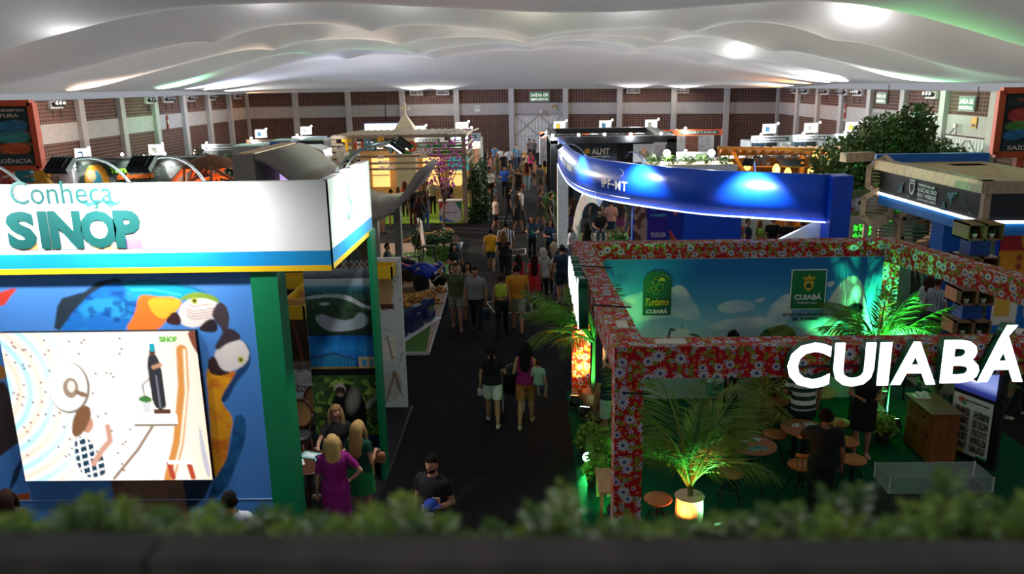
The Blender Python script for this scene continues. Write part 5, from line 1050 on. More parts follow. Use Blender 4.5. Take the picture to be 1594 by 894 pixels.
tree((14.4, 29.0, 0), [((14.2, 29, 3.3), (1.3, 1, .9)), ((15.2, 29, 2.9), (1.2, 1, .9)), ((14.6, 28.8, 2.2), (1.5, 1, 1))], 'smaller bushy tree before the corrugated side door', TL, 1700, .07, 3.0, 120)
light('tree_uplight', 'SPOT', (10.2, 25.6, .3), 1600, (.1, 1, .2), (11.4, 27.4, 3.2), .15, 80, .7)
wf = thing('garden_fence', 'pale timber fence with a fish mural board behind the blue column', 'fence', (9.7, 23.6, 0))
for x in (9.05, 9.5, 9.95, 10.4): box('post', mat('d2cbb8', .7), x, x + .14, 23.6, 23.7, 0, 2.3, wf)
for z in (1.0, 2.0): box('rail', mat('d2cbb8', .7), 9.0, 10.6, 23.55, 23.6, z, z + .25, wf)
a = Art(1.6, .7, 40, '7a8a5a'); a.ell(.9, .4, .5, .22, 'b9b4c0').ell(.75, .36, .14, .14, 'e8e4ea').ell(.75, .36, .07, .07, '1c1c24').poly([(.2, .55), (.6, .45), (.6, .62), (.3, .7)], 'a84a3a', 1).vary(16, .3); a.panel('mural', (9.0, 23.54, 2.3), (1, 0, 0), (0, 0, 1), 1.6, .7, wf); box('mural_board', mat('8a8a7a', .7), 8.98, 10.62, 23.55, 23.59, 2.28, 3.02, wf)
for k, x in enumerate((9.1, 9.75)): palm((x, 22.9, 0), 8, .7, 1.2, ['fan of palm leaves before the pale timber fence', 'second palm before the pale timber fence, near the hexagons'][k], 50 + k, (10, 60))

# ------------------------------------------------------------------ wooden canopy booth (CNC Sesc)
cn = thing('exhibition_booth', 'wooden slat canopy booth with hanging wicker lamps', 'booth', (9.8, 32, 0)); HON = wood('c98a3e', (1, 8, 8))
for k in range(15): x = 7.1 + k * .36; MB().add([(x, 29.8, 3.85 - .012 * k), (x + .06, 29.8, 3.85 - .012 * k), (x + .06, 29.8, 3.7 - .012 * k), (x, 29.8, 3.7 - .012 * k), (x + .9, 33.8, 3.5), (x + .96, 33.8, 3.5), (x + .96, 33.8, 3.05), (x + .9, 33.8, 3.05)], [(0, 1, 2, 3), (4, 7, 6, 5), (0, 4, 5, 1), (1, 5, 6, 2), (2, 6, 7, 3), (3, 7, 4, 0)]).build('rafter', HON, cn)
MB().bar((7.0, 29.85, 3.8), (12.3, 29.85, 3.6), .08, .1).build('front_beam', HON, cn); MB().bar((7.9, 33.7, 3.3), (13.2, 33.7, 3.3), .1, .3).build('rear_beam', HON, cn)
for x in (8.65, 10.6, 12.4): box('post', HON, x, x + .16, 31.5, 31.66, 0, 3.3, cn)
MB().bar((8.7, 31.5, 2.2), (7.7, 30.4, 3.6), .1).build('strut', HON, cn); box('back_wall', wood('8a5a2c', (8, 1, 1)), 8.0, 13.0, 34.2, 34.3, 0, 3.0, cn); box('counter', wood('a86a34', (1, 8, 8)), 8.6, 12.2, 31.8, 32.4, 0, 1.1, cn)
IND = mat('232846', .5); text('CNC', (8.25, 29.78, 3.15), (1, 0, -.02), (0, 0, 1), IND, cn, w=.65, h=.36, bold=.05, depth=.06); text('Sesc', (9.12, 29.78, 3.08), (1, 0, -.02), (0, 0, 1), IND, cn, w=1.05, h=.42, bold=.05, depth=.06); text('Senac', (10.35, 29.78, 3.05), (1, 0, -.02), (0, 0, 1), IND, cn, w=1.2, h=.38, bold=.05, depth=.06)
MB().bar((8.1, 29.83, 3.1), (11.6, 29.83, 3.02), .03).build('letter_rail', HON, cn)
for k, (x, y, z) in enumerate(((7.55, 30.0, 3.05), (8.13, 29.9, 3.15), (9.1, 29.6, 3.0), (9.85, 30.6, 2.75), (10.6, 30.2, 2.85), (11.2, 30.3, 3.2), (11.0, 31.0, 3.4))):
    t = thing('pendant_lamp', 'glowing wicker pendant lamp under the wooden slat canopy', 'lamp', (x, y, z - .2), group='wicker pendants'); MB().lathe([(.05, 0), (.13, .1), (.14, .22), (.08, .36), (.03, .4)], (x, y, z - .2), 12).build('shade', mat('e8a850', .6, emit=2.5, ecol='ffb050', var=.5, scale=30), t, True); MB().tube([(x, y, z + .2), (x, y, 3.75)], .008, 5).build('cord', BLACK, t)
    if k % 2 == 0: light('pendant_glow', 'POINT', (x, y - .3, z), 18, (1, .65, .3), size=.12)
t = thing('stage_lamp', 'tiny green lamp glowing on the canopy counter', 'lamp', (9.7, 29.4, 2.3)); MB().ell((9.7, 29.4, 2.75), (.07, .05, .07), 10, 8).build('lens', mat('60ff70', .3, emit=25.0), t); MB().tube([(9.7, 29.45, 0), (9.7, 29.45, 2.7)], .02, 6).build('stand', BLACK, t)

# ------------------------------------------------------------------ black office booth (ALMT)
al = thing('exhibition_booth', 'black framed office booth with crest sign and portrait screen', 'booth', (4, 41, 0)); BK = mat('1d2024', .45, name='charcoal_panel')
for (x, y) in ((1.1, 37.8), (6.5, 37.8), (1.1, 45), (6.5, 45)): box('column', BK, x, x + .45, y, y + .4, 0, 3.6, al)
for q in ((1.1, 6.95, 37.8, 38.2), (1.1, 6.95, 45, 45.4), (1.1, 1.5, 38.2, 45), (6.55, 6.95, 38.2, 45)): box('top_beam', BK, *q, 3.45, 3.75, al)
box('sign_wall', mat('2b3a4a', .5), 2.2, 4.25, 38.3, 38.4, 0, 3.45, al); box('back_wall', BK, 1.5, 6.5, 44.6, 44.7, 0, 3.4, al); box('ceiling_panel', BK, 1.5, 6.5, 41.5, 45, 3.35, 3.42, al)
text('ALMT', (3.05, 38.28, 2.9), (1, 0, 0), (0, 0, 1), LWE, al, w=.85, h=.28, bold=.02); text('Assembleia Legislativa', (3.05, 38.28, 2.75), (1, 0, 0), (0, 0, 1), LWE, al, w=.85, h=.08); MB().lathe([(.13, -.005), (.13, .005)], (0, 0, 0), 16).build('crest', mat('d8a82c', .5), al).matrix_world = Matrix.Translation((2.85, 38.28, 3.05)) @ Matrix.Rotation(R(90), 4, 'X')
a = Art(1, .9, 30, '8f9498'); a.ell(.5, .5, .28, .2, '6a5a50').ell(.5, .3, .12, .16, 'b08a74').vary(8, .2); a.panel('portrait_screen', (5.0, 38.25, 2.5), (1, 0, 0), (0, 0, 1), 1.0, .85, al, emit=.35)
for k, x in enumerate((1.2, 2.4, 3.6, 4.8, 6.2)): MB().ell((x, 37.7, 3.85), (.06, .06, .06), 8, 6).build('lamp', GLOW, al)
light('office_lamp', 'POINT', (1.2, 37.6, 3.72), 70, (1, 1, 1), size=.06); light('office_lamp', 'POINT', (4.8, 37.6, 3.72), 70, (1, 1, 1), size=.06)
# ------------------------------------------------------------------ rows of small booths at the far end
ORF = mat('d2552c', .5, name='orange_fascia')
def shell_booth(x0, x1, y, h, label, fasc=ORF, plate='24483c', sign=None, pics=('c9ccd0',), seed=0, lamp=60, name='shell_booth'):
    t = thing(name, label, 'booth', ((x0 + x1) / 2, y, 0)); r = random.Random(seed)
    for x in (x0, x1 - .08): box('post', STEEL, x, x + .08, y, y + .08, 0, h, t)
    box('fascia', fasc, x0, x1, y - .02, y, h - .42, h - .02, t); box('name_plate', mat(plate, .5), x0 + .25, x1 - .25, y - .03, y - .02, h - .34, h - .1, t)
    text(r.choice(('CÂMARA MUNICIPAL', 'SECRETARIA', 'TURISMO MT', 'PREFEITURA')), (x0 + .4, y - .04, h - .28), (1, 0, 0), (0, 0, 1), LW, t, w=x1 - x0 - .8, h=.12)
    box('back_wall', mat('d4d5d8', .6), x0, x1, y + 2.4, y + 2.45, 0, h - .4, t); box('side_wall', mat('c9cbcf', .6), x0, x0 + .05, y + .1, y + 2.4, 0, h - .4, t)
    n = len(pics)
    for k, c in enumerate(pics): w = (x1 - x0 - .3) / n; box('picture', mat(c, .5, var=.5, scale=4), x0 + .15 + k * w, x0 + .1 + (k + 1) * w, y + 2.36, y + 2.4, 1.0, h - .6, t)
    box('counter', mat('b8babe', .5), x0 + .4, x0 + 1.4, y + .3, y + .7, 0, 1.0, t)
    MB().bar((x0 + .3, y, h), (x0 + .5, y - .35, h + .12), .03).build('lamp_arm', DARK, t); MB().ell((x0 + .5, y - .35, h + .1), (.07, .07, .06), 8, 6).build('lamp', GLOW, t)
    if lamp: light('shell_lamp', 'POINT', (x0 + .5, y - .36, h - .02), lamp, (1, 1, 1), size=.1)
    if sign:
        s = thing('sign_box', sign, 'sign', ((x0 + x1) / 2 - .4, y, h)); q = (x0 + x1) / 2
        box('lightbox', mat('eef0f0', .4), q - .6, q + .2, y - .05, y + .05, h + .12, h + .68, s); box('emblem', mat(('c9a83c', '3c6a8a', '8a8a80')[seed % 3], .5), q - .45, q - .2, y - .06, y - .05, h + .2, h + .5, s); box('stand', DARK, q - .25, q - .2, y - .02, y + .02, h - .02, h + .12, s); MB().ell((q + .25, y - .2, h + .72), (.05, .05, .05), 8, 6).build('lamp', GLOW, s)
kinds = ['rust orange topped shell booth next to the aisle mouth', 'orange topped shell booth with white counters', 'orange topped shell booth under a lit emblem box', 'orange topped shell booth beside the grey units']
xs_ = [.9, 4.0, 7.1, 10.2, 13.3]
for k in range(4): shell_booth(xs_[k], xs_[k + 1] - .02, 55.5, 3.0, kinds[k], sign=('white lit emblem box over the orange booths, near the black booth', 'white lit emblem box over the orange booths, above the blue lamp', 'white lit emblem box over the orange booths, above the canopy', None)[k], pics=('c9ccd0', '8a5a48', 'b9bcc4'), seed=k)
for k in range(3): shell_booth(13.6 + k * 2.6, 16.1 + k * 2.6, 49.5 + k * .3, 2.9, ['grey shell booth with dark picture wall near the right corner', 'grey shell booth with a blue picture near the right corner', 'grey shell booth against the right brick wall'][k], mat('9a9ea2', .5), '3a4048', ['lit white totem box over the grey shell booths, beside the far corner', 'lit white totem box over the middle grey booth', 'lit white totem box behind the great tree'][k], ('3a3f44', '4a6a80', '2a3a34'), 10 + k)
for k, (x, y) in enumerate(((8.4, 46), (10.6, 44.5), (12.4, 47))): shell_booth(x, x + 2.0, y, 2.3, ['low white shell booth between the black booth and the canopy', 'white shell booth with a bright lamp behind the canopy', 'white shell booth with brown pictures behind the canopy'][k], mat('dfe1e4', .5), 'c9ced2', None, ('d0d2d6', '8a6a58'), 20 + k, 45)

# ------------------------------------------------------------------ felt wave pavilion
FELT = mat('7d7770', .95, var=.25, scale=40, bump=.4, stretch=(1, 1, .15), name='grey_felt')
wv = thing('wave_pavilion', 'grey felt pavilion sweeping down and up like a wave', 'pavilion', (-5.3, 23.4, 0))
prof = [(-7.2, 4.5), (-6.9, 4.42), (-6.4, 4.08), (-5.9, 3.62), (-5.3, 3.15), (-4.7, 2.88), (-4.2, 2.85), (-3.75, 3.0), (-3.35, 3.38), (-2.95, 3.95)]
ps = crom(prof, 4); mb = MB(); n = len(ps); vs = []
for i, p in enumerate(ps):
    t = (ps[min(i + 1, n - 1)] - ps[max(i - 1, 0)]).normalized(); nn = Vector((t.y, -t.x, 0)) * .16
    for y in (21.2, 25.6): vs += [(p.x, y, p.y), (p.x + nn.x, y, p.y + nn.y)]
fs = [(0, 1, 3, 2), (4 * n - 4, 4 * n - 2, 4 * n - 1, 4 * n - 3)]
for i in range(n - 1): a = i * 4; b = a + 4; fs += [(a, a + 2, b + 2, b), (a + 1, b + 1, b + 3, a + 3), (a, b, b + 1, a + 1), (a + 2, a + 3, b + 3, b + 2)]
mb.add(vs, fs).build('wave_roof', FELT, wv, True)
box('side_wall', FELT, -7.8, -7.2, 21.2, 25.6, 0, 4.5, wv); box('roof_board', PLY, -7.7, -7.25, 21.4, 25.4, 4.5, 4.53, wv); box('post', FELT, -4.28, -4.06, 21.3, 21.55, 0, 2.8, wv); box('post', FELT, -4.28, -4.06, 25.2, 25.45, 0, 2.8, wv)
a = Art(1.5, 1.4, 30, '9a8ad8'); a.vgrad([(0, '8a7ad0'), (.6, 'c9a8d8'), (1, '6a4ab0')]).ell(1.15, .75, .45, .35, '4a2a90', 0, .6).vary(14, .3); a.panel('lilac_screen', (-7.18, 23.2, 3.05), (1, 0, 0), (0, 0, 1), .72, .98, wv, emit=.8)
# ------------------------------------------------------------------ adventure platform
DECK = wood('b59a86', (1, 9, 9), .6)
pf = thing('display_platform', 'low timber platform with lawn edges for the quad bike', 'platform', (-5, 25, 0))
for k in range(16): y = 18.0 + k * .85; box('plank', DECK, -8.6 if y > 25.7 else -4.0, -2.42 - .018 * (y - 18), y, y + .84, 0, .06, pf)
MB().prism([(-3.98, 18.02), (-2.45, 18.02), (-2.72, 22.2), (-2.95, 22.6), (-3.98, 22.3)], (0, 0, .06), (1, 0, 0), (0, 1, 0), (0, 0, .02)).build('lawn', GRASS, pf)
MB().prism([(-4.6, 27.0), (-3.6, 25.9), (-2.72, 25.7), (-2.74, 29.6), (-3.6, 30.1), (-5.2, 29.2)], (0, 0, .06), (1, 0, 0), (0, 1, 0), (0, 0, .02)).build('lawn', GRASS, pf)
MB().prism([(-3.98, 22.9), (-2.95, 23.1), (-2.85, 23.8), (-3.4, 24.4), (-3.98, 24.2)], (0, 0, .06), (1, 0, 0), (0, 1, 0), (0, 0, .015)).build('bark_patch', mat('6a3a22', .95, var=.6, scale=40, bump=1), pf)
MB().prism([(-2.40, 17.98), (-2.36, 17.98), (-2.62, 31.6), (-2.66, 31.6)], (0, 0, 0), (1, 0, 0), (0, 1, 0), (0, 0, .075)).build('edge_strip', mat('b8bab8', .5), pf); box('edge_strip', mat('b8bab8', .5), -4.0, -2.38, 17.95, 18.0, 0, .075, pf)
NV = mat('12285c', .35, name='navy_gloss'); dv_ = Vector((.32, .95, 0)).normalized()
sg = thing('standing_letters', 'navy block letters standing on a white strip on the lawn', 'sign', (-2.9, 19.9, .08)); b0 = Vector((-3.75, 17.3 + .05, .1)) - dv_ * 0
for k, ch in enumerate('SEDEC'):
    o = b0 + dv_ * (.73 * k)
    if o.y > 17.9: text(ch, o + Vector((-.08, 0, .02)), dv_, (0, 0, 1), NV, sg, 'letter', w=.62, h=.6, depth=.2, bold=.06)
o = Vector((-3.75, 17.35, .09)) + dv_ * 1.9; MB().obox(o + Vector((.02, 0, 0)) + dv_ * .3, dv_, (dv_.y, -dv_.x, 0), (0, 0, 1), 1.5, .2, .012).build('base_strip', mat('d8dadc', .5), sg)
# quad bike
qb = thing('quad_bike', 'blue and white quad bike parked on bark chips', 'quad bike', (-3.55, 24.3, .075), R(-35)); WL[qb.name] = Vector((0, 0, 0)); RUB = mat('161616', .8, bump=.6, scale=30, name='tyre_rubber'); QB = mat('1440b8', .3, name='quad_blue')
for (x, y, r_, w_) in ((.62, .4, .28, .2), (.62, -.4, .28, .2), (-.6, .4, .27, .28), (-.6, -.4, .27, .28)):
    wl = MB(); wl.rings([[(x + rr * math.cos(q), y + dy, r_ + rr * math.sin(q)) for q in [k * math.pi / 9 for k in range(18)]] for rr, dy in ((r_ * .5, -w_ / 2), (r_ * .9, -w_ / 2), (r_, -w_ / 3), (r_, w_ / 3), (r_ * .9, w_ / 2), (r_ * .5, w_ / 2))]); wo = wl.build('wheel', RUB, qb)
    MB().tube([(x, y - w_ * .42, r_), (x, y + w_ * .42, r_)], r_ * .52, 14).build('rim', mat('4a4d50', .35, .7), wo)
MB().tube([(.95, 0, .55), (.5, 0, .72), (.0, 0, .62), (-.5, 0, .68)], [(.12, .1), (.2, .12), (.16, .16), (.14, .12)], 8).build('body_fairing', QB, qb, True); MB().tube([(.05, 0, .78), (-.35, 0, .8), (-.75, 0, .86)], [(.1, .06), (.15, .07), (.13, .05)], 8).build('seat', mat('1b1b1d', .6), qb, True)
for s in (-1, 1):
    MB().tube([(.95, s * .3, .55), (.7, s * .4, .66), (.4, s * .38, .56)], [(.05, .16), (.05, .2), (.05, .14)], 6).build('fender', QB, qb, True); MB().tube([(-.35, s * .33, .6), (-.65, s * .4, .7), (-.95, s * .36, .62)], [(.05, .18), (.05, .22), (.04, .16)], 6).build('fender', mat('e8eaec', .35), qb, True); MB().ell((1.0, s * .14, .6), (.05, .07, .05), 8, 6).build('headlight', mat('d8dde0', .1), qb)
    MB().tube([(.6, s * .1, .42), (.62, s * .36, .3)], .025, 6).build('suspension_arm', DARK, qb); MB().tube([(.5, s * .14, .66), (.6, s * .3, .32)], .04, 8).build('shock_absorber', mat('b8bcc0', .4), qb)
MB().tube([(.25, 0, .7), (.2, 0, 1.0)], .03, 8).build('steering_column', DARK, qb); MB().tube([(.1, -.42, 1.04), (.2, -.2, 1.02), (.22, 0, 1.0), (.2, .2, 1.02), (.1, .42, 1.04)], .018, 8).build('handlebar', BLACK, qb); MB().box(-.5, .5, -.16, .16, .28, .52).build('engine', mat('3a3c3e', .5, .5), qb); MB().tube([(.95, -.22, .35), (1.1, -.15, .5), (1.1, .15, .5), (.95, .22, .35)], .025, 8).build('bumper', STEEL, qb); WL[qb.name] = Vector((-3.55, 24.3, .075))
t = thing('easel_sign', 'white sign leaning on a black easel on the platform', 'sign', (-4.0, 28.9, .06)); MB().obox(Vector((-3.85, 28.6, .95)), (.35, -.94, 0), (.9, .3, .3), (-.1, 0, 1), .35, .015, .55).build('board', mat('d8dde0', .5), t); MB().obox(Vector((-3.83, 28.6, .8)), (.35, -.94, 0), (.9, .3, .3), (-.1, 0, 1), .25, .017, .2).build('print', mat('4a90c8', .5, var=.5), t)
for dx, dy in ((-.35, .3), (-.05, -.35), (.05, .35)): MB().bar((-3.85 + dx, 28.6 + dy, .06), (-3.9, 28.6, 1.6), .03).build('leg', BLACK, t)
t = thing('black_stool', 'slim black stool beside the easel sign', 'stool', (-3.5, 27.6, .08)); box('seat', BLACK, -3.72, -3.28, 27.45, 27.75, .68, .73, t)
for dx in (-.17, .17):
    for dy in (-.1, .1): MB().bar((-3.5 + dx * 1.5, 27.6 + dy * 1.5, .08), (-3.5 + dx, 27.6 + dy, .7), .03).build('leg', BLACK, t)
for k, (x, y, h, r_, m_) in enumerate(((-3.15, 29.3, .9, .45, LEAFD), (-3.7, 29.5, .7, .35, LEAFD), (-3.35, 28.5, .4, .4, LEAF), (-2.95, 27.9, .3, .3, LEAF), (-4.1, 29.2, .9, .25, LEAFD), (-3.0, 28.7, .35, .3, LEAF))): bush('bedding_plant', (x, y, .08), r_, h, 420, .07, m_, ['dark bushy plant at the head of the walking jaguar', 'dark plant under the walking jaguar', 'low green plant by the black stool', 'small plant near the toucan figure', 'thin dark plant behind the easel sign', 'low green plant beside the toucan figure'][k], 200 + k)
t = thing('toucan_figure', 'small black and white toucan figure with orange beak on the lawn', 'figurine', (-2.85, 28.3, .08)); MB().ell((-2.85, 28.3, .22), (.14, .07, .09), 12, 8, Matrix.Rotation(.4, 3, 'Y')).build('body', BLACK, t, True); MB().ell((-2.74, 28.29, .24), (.05, .05, .06), 10, 8).build('breast', mat('eeeae0', .6), t, True); MB().tube([(-2.72, 28.29, .28), (-2.62, 28.29, .3), (-2.54, 28.29, .24)], [.035, .03, .008], 8).build('beak', mat('f0952a', .4), t, True); MB().tube([(-2.86, 28.3, .15), (-2.86, 28.3, .08)], .012, 6).build('foot', mat('4a6a8a', .5), t)
# ------------------------------------------------------------------ slatted pergola booth (SEBRAE)
SL = wood('8d8270', (1, 9, 9), .7); pg = thing('pergola_booth', 'weathered slat pergola booth with coloured tourism lettering and lime lawn', 'booth', (-5.7, 38.4, 0)); X0, X1, Y0, Y1 = -8.8, -2.75, 36.4, 40.6
for (x, y) in ((X0, Y0), (X1 - .2, Y0), (X0, Y1), (X1 - .2, Y1)): box('post', SL, x, x + .2, y, y + .2, 0, 4.0, pg)
for z, h in ((3.92, .14), (3.62, .1), (3.36, .1), (3.06, .1), (2.76, .1), (2.5, .1)): box('slat', SL, X0, X1, Y0 - .05, Y0, z, z + h, pg)
for z, h in ((3.92, .14), (3.5, .1), (3.1, .1), (2.7, .1)): box('slat', SL, X1, X1 + .05, Y0, Y1, z, z + h, pg)
for z in (3.48, 3.2): box('green_slat', mat('1f8a3c', .5), -5.6, -2.9, Y0 + .05, Y0 + .1, z, z + .12, pg)
for k in range(19): x = X0 + .1 + k * .32; MB().bar((x, Y0, 4.05), (x + .5, Y1 + .2, 4.05), .09, .06).build('roof_slat', SL, pg)
box('lawn', mat('86b02a', .9, var=.3, scale=60, bump=.5, name='lime_grass'), X0, X1, Y0, 44.5, .006, .05, pg); box('back_wall', wood('c9a070', (1, 9, 9)), X0, X1, 42.6, 42.7, 0, 2.9, pg)
WARM = mat('ffd9a0', .5, emit=.75, ecol='ffc070', name='warm_niche')
for k in range(4): x = -8.2 + k * 1.35; box('lit_niche', WARM, x, x + .9, 42.5, 42.6, 1.0, 2.5, pg); box('niche_shelf', SL, x, x + .9, 42.35, 42.5, 1.6, 1.64, pg)
box('teal_screen', mat('2f8a90', .4, emit=.5), -4.1, -2.9, 41.5, 41.55, 1.9, 2.6, pg)
for ch, x, z, c, s in (('T', -8.4, 3.42, 'e8b422', 0), ('U', -7.85, 3.3, 'c85a3c', 1), ('R', -7.42, 3.42, '5a9ab0', 0), ('I', -6.98, 3.38, '2c7a6a', 0), ('S', -6.8, 3.5, 'e8b422', 0), ('M', -6.3, 3.25, '7ab0c8', 0), ('O', -5.55, 3.3, 'd05a3a', 0)): text(ch, (x + .12, Y0 - .14, z), (1, 0, 0), (0, 0, 1), mat(c, .5), pg, 'letter', h=.5, bold=.05, depth=.08)
for s, z in (('EM', 3.02), ('MATO', 2.8), ('GROSSO', 2.56)): text(s, (-6.7, Y0 - .12, z), (1, 0, 0), (0, 0, 1), LWE, pg, h=.15, bold=.04, depth=.04)
text('SEBRAE', (-5.2, Y0 - .12, 3.2), (1, 0, 0), (0, 0, 1), LWE, pg, w=1.0, h=.26, bold=.04, depth=.05, shear=.15)
for z in (3.54, 3.62, 3.1, 3.02): box('logo_bar', LWE, -4.85, -4.5, Y0 - .12, Y0 - .09, z, z + .04, pg)
light('pergola_spot', 'SPOT', (-8.4, 35.6, 4.5), 60, (1, 1, 1), (-8.7, 36.4, 3.5), .1, 80, .8)
t = thing('church_spire', 'cream church spire with a flared cross behind the pergola', 'spire', (-6.2, 41.6, 0)); CR = mat('d8cdb4', .7); MB().rings([[(-6.2 + s * w, 41.6 + s2 * w, z) for s, s2 in ((-1, -1), (1, -1), (1, 1), (-1, 1))] for w, z in ((.5, 0), (.5, 4.05), (.44, 4.18), (.16, 4.62), (.12, 4.7))]).build('tower', CR, t)
MB().prism([(-.05, 0), (.05, 0), (.04, .3), (.18, .27), (.18, .41), (.04, .38), (.06, .58), (-.06, .58), (-.04, .38), (-.18, .41), (-.18, .27), (-.04, .3)], (-6.2, 41.55, 4.7), (1.3, 0, 0), (0, 0, 1.1), (0, .14, 0)).build('cross', CR, t)
t = thing('promo_counter', 'white printed promo counter with blue, red and green shapes on the lime lawn', 'counter', (-3.55, 36.8, .05)); box('body', mat('c9ccd8', .5), -4.08, -3.06, 36.5, 37.0, .05, 1.02, t); box('top', WHITE, -4.12, -3.02, 36.46, 37.04, 1.02, 1.06, t)
a = Art(1.02, .97, 40, 'cdd0e0'); a.poly([(0, 0), (.5, 0), (.1, .3), (0, .5)], 'b8404a', 1).poly([(.75, 0), (1.02, 0), (1.02, .5)], '2a8a6a').poly([(0, .55), (.3, .8), (.7, .92), (.7, .97), (0, .97)], '2f7ac0', 1).poly([(.8, .97), (1.02, .85), (1.02, .97)], 'd8b84a'); a.panel('print', (-4.08, 36.49, .05), (1, 0, 0), (0, 0, 1), 1.02, .97, t)
text('CADASTUR', (-3.82, 36.48, .48), (1, 0, 0), (0, 0, 1), mat('6a4a2a', .5), t, w=.32, h=.07); box('cross_mark', mat('4a7ac0', .5), -3.4, -3.25, 36.47, 36.485, .49, .53, t)
# flowering tree
ft = thing('flowering_tree', 'slender tree with bare branches and pink blossom balls before the pergola', 'tree', (-3.8, 35.9, 0)); r = random.Random(4); BR = mat('6a5a50', .8); tips = []
MB().tube([(-3.8, 35.9, 0), (-3.82, 35.9, .6), (-3.75, 35.9, 1.1)], [.07, .05, .045], 7).build('trunk', BR, ft)
for k in range(16):
    q = r.uniform(0, 6.28); L_ = r.uniform(.6, 1.35); e = Vector((-3.65 + L_ * math.cos(q), 35.9 + .5 * L_ * math.sin(q), r.uniform(1.5, 4.0))); m_ = Vector((-3.75, 35.9, 1.1)).lerp(e, .5) + Vector((0, 0, .15)); MB().tube([(-3.76, 35.9, 1.0), m_, e], [.03, .018, .008], 5).build('branch', BR, ft)
    for j in range(9): s = .35 + .65 * j / 8; b_ = m_.lerp(e, s) if j else m_; tips.append(b_ + Vector((r.uniform(-.28, .28), r.uniform(-.2, .2), r.uniform(-.25, .3))))
mb = MB()
for p in tips: mb.ell(p, (.06, .06, .055), 6, 5)
o = mb.build('blossoms', mat('c060b8', .7, var=.3, scale=8), ft, True); o['kind'] = 'stuff'
t = thing('green_wall', 'leafy green wall panel on the aisle side of the pergola', 'hedge', (-2.2, 38.4, 0)); box('backing', mat('1c2a18', .9), -2.55, -2.2, 36.7, 40.4, 0, 2.4, t); rr = np.random.RandomState(5); cloud_obj('foliage', [leaf_cloud((-2.3 + .2 * rr.rand(), 36.8 + 3.5 * rr.rand(), 2.5 * rr.rand()), (.25, .4, .35), 60, .08, k) for k in range(40)] + [leaf_cloud((-2.75 + .12 * k, 36.6, .2 + 2.2 * rr.rand()), (.25, .15, .4), 70, .08, 60 + k) for k in range(9)] + [leaf_cloud((-2.7 + .1 * k, 36.6, .4), (.2, .15, .4), 60, .08, 80 + k) for k in range(9)], LEAFD, t)
# ------------------------------------------------------------------ left far booths
shell_booth(-3.95, -2.55, 44.5, 3.2, 'pale shell booth with a bright bulb behind the pergola', mat('d8d4ce', .5), 'b8a898', 'lit white emblem box over the pale booth behind the pergola', ('d8a080',), 31, 60); shell_booth(-4.9, -2.95, 52.0, 3.2, 'blue-grey shell booth at the far end of the aisle', mat('8a949c', .5), '3a4a5a', 'lit white emblem box near the far aisle end', ('5a6a8a', '3a5a8a'), 32, 60); shell_booth(-7.7, -5.1, 50.0, 3.1, 'white shell booth behind the slat roof', mat('d8dadc', .5), '4a5a54', 'lit white emblem box beyond the slat roof', ('8a8a88',), 33, 50)
t = thing('flower_box', 'orange-lit flower box at the corner of the aisle booths', 'planter', (-2.2, 48.2, 0)); MB().prism([(0, 0), (.25, 0), (.35, .6), (.1, .6)], (-2.4, 48.0, 0), (1, 0, 0), (0, 0, 1), (0, .5, 0)).build('box', mat('d2562a', .5), t); cloud_obj('flowers', [leaf_cloud((-2.2, 48.2, .75), (.3, .3, .2), 160, .07, 3)], mat('d8b030', .6, var=.5), t); MB().ell((-2.15, 47.9, .95), (.05, .05, .05), 8, 6).build('lamp', mat('ffc070', .4, emit=25.0), t); light('flower_lamp', 'POINT', (-2.15, 47.82, .95), 20, (1, .65, .35), size=.08)
t = thing('led_billboard', 'glowing white billboard behind the pergola roof', 'screen', (-8.8, 50, 2.0)); box('face', mat('f4f8fc', .5, emit=1.4), -9.95, -7.95, 50, 50.05, 3.35, 3.95, t); box('frame', mat('2a4aa0', .5), -10.0, -7.9, 50.05, 50.15, 3.3, 4.0, t)
for x in (-9.6, -8.3): box('leg', DARK, x, x + .08, 50.06, 50.14, 0, 3.3, t)
tb = thing('exhibition_booth', 'adventure tourism booth with jungle picture wall', 'booth', (-16.5, 34, 0)); box('picture_wall', mat('3a4440', .5), -19.2, -13.4, 34, 34.15, 0, 3.4, tb); a = Art(5.8, 1.9, 26, '4a5650'); a.mix((a.noise(12, 3) > .5) * .7, '2a3a30').mix((a.noise(9, 8) > .62) * .6, '8a948c').poly([(.3, .3), (1.3, .2), (1.4, 1.8), (.3, 1.8)], 'e0a030', 1).ell(.85, 1.0, .2, .5, '3a9ab0').ell(.6, .7, .2, .25, 'e8d8a0').poly([(3.8, 0), (5.0, 0), (5.0, 1.2), (3.9, 1.0)], 'b8bcbc', 1, a.noise(20, 5)).ell(4.15, 1.35, .2, .25, '16181a').ell(4.5, 1.3, .2, .25, '16181a').rect(4.0, 1.5, 4.8, 1.9, '16181a').rect(5.1, .2, 5.7, 1.7, '6a3a2a'); a.panel('jungle_print', (-19.2, 33.99, 1.5), (1, 0, 0), (0, 0, 1), 5.8, 1.9, tb)
text('Terra', (-17.75, 33.96, 2.78), (1, .0, .03), (0, 0, 1), mat('8ad03a', .5), tb, w=.75, h=.26, bold=.05); text('da Aventura', (-17.5, 33.96, 2.5), (1, 0, .05), (0, 0, 1), mat('e8762a', .5), tb, w=1.6, h=.26, bold=.05); box('side_wall', mat('c9ccd0', .5), -19.9, -19.3, 33.8, 34.0, 0, 3.2, tb); box('roof_rail', STEEL, -19.2, -13.4, 33.95, 34.05, 3.4, 3.46, tb)
for k, x in enumerate((-18.8, -17.0, -15.2)): MB().ell((x, 33.7, 3.6), (.06, .06, .06), 8, 6).build('lamp', GLOW, tb); light('adventure_lamp', 'SPOT', (x, 33.6, 3.5), 60, (1, 1, 1), (x, 34, 2.2), .08, 100, .8)
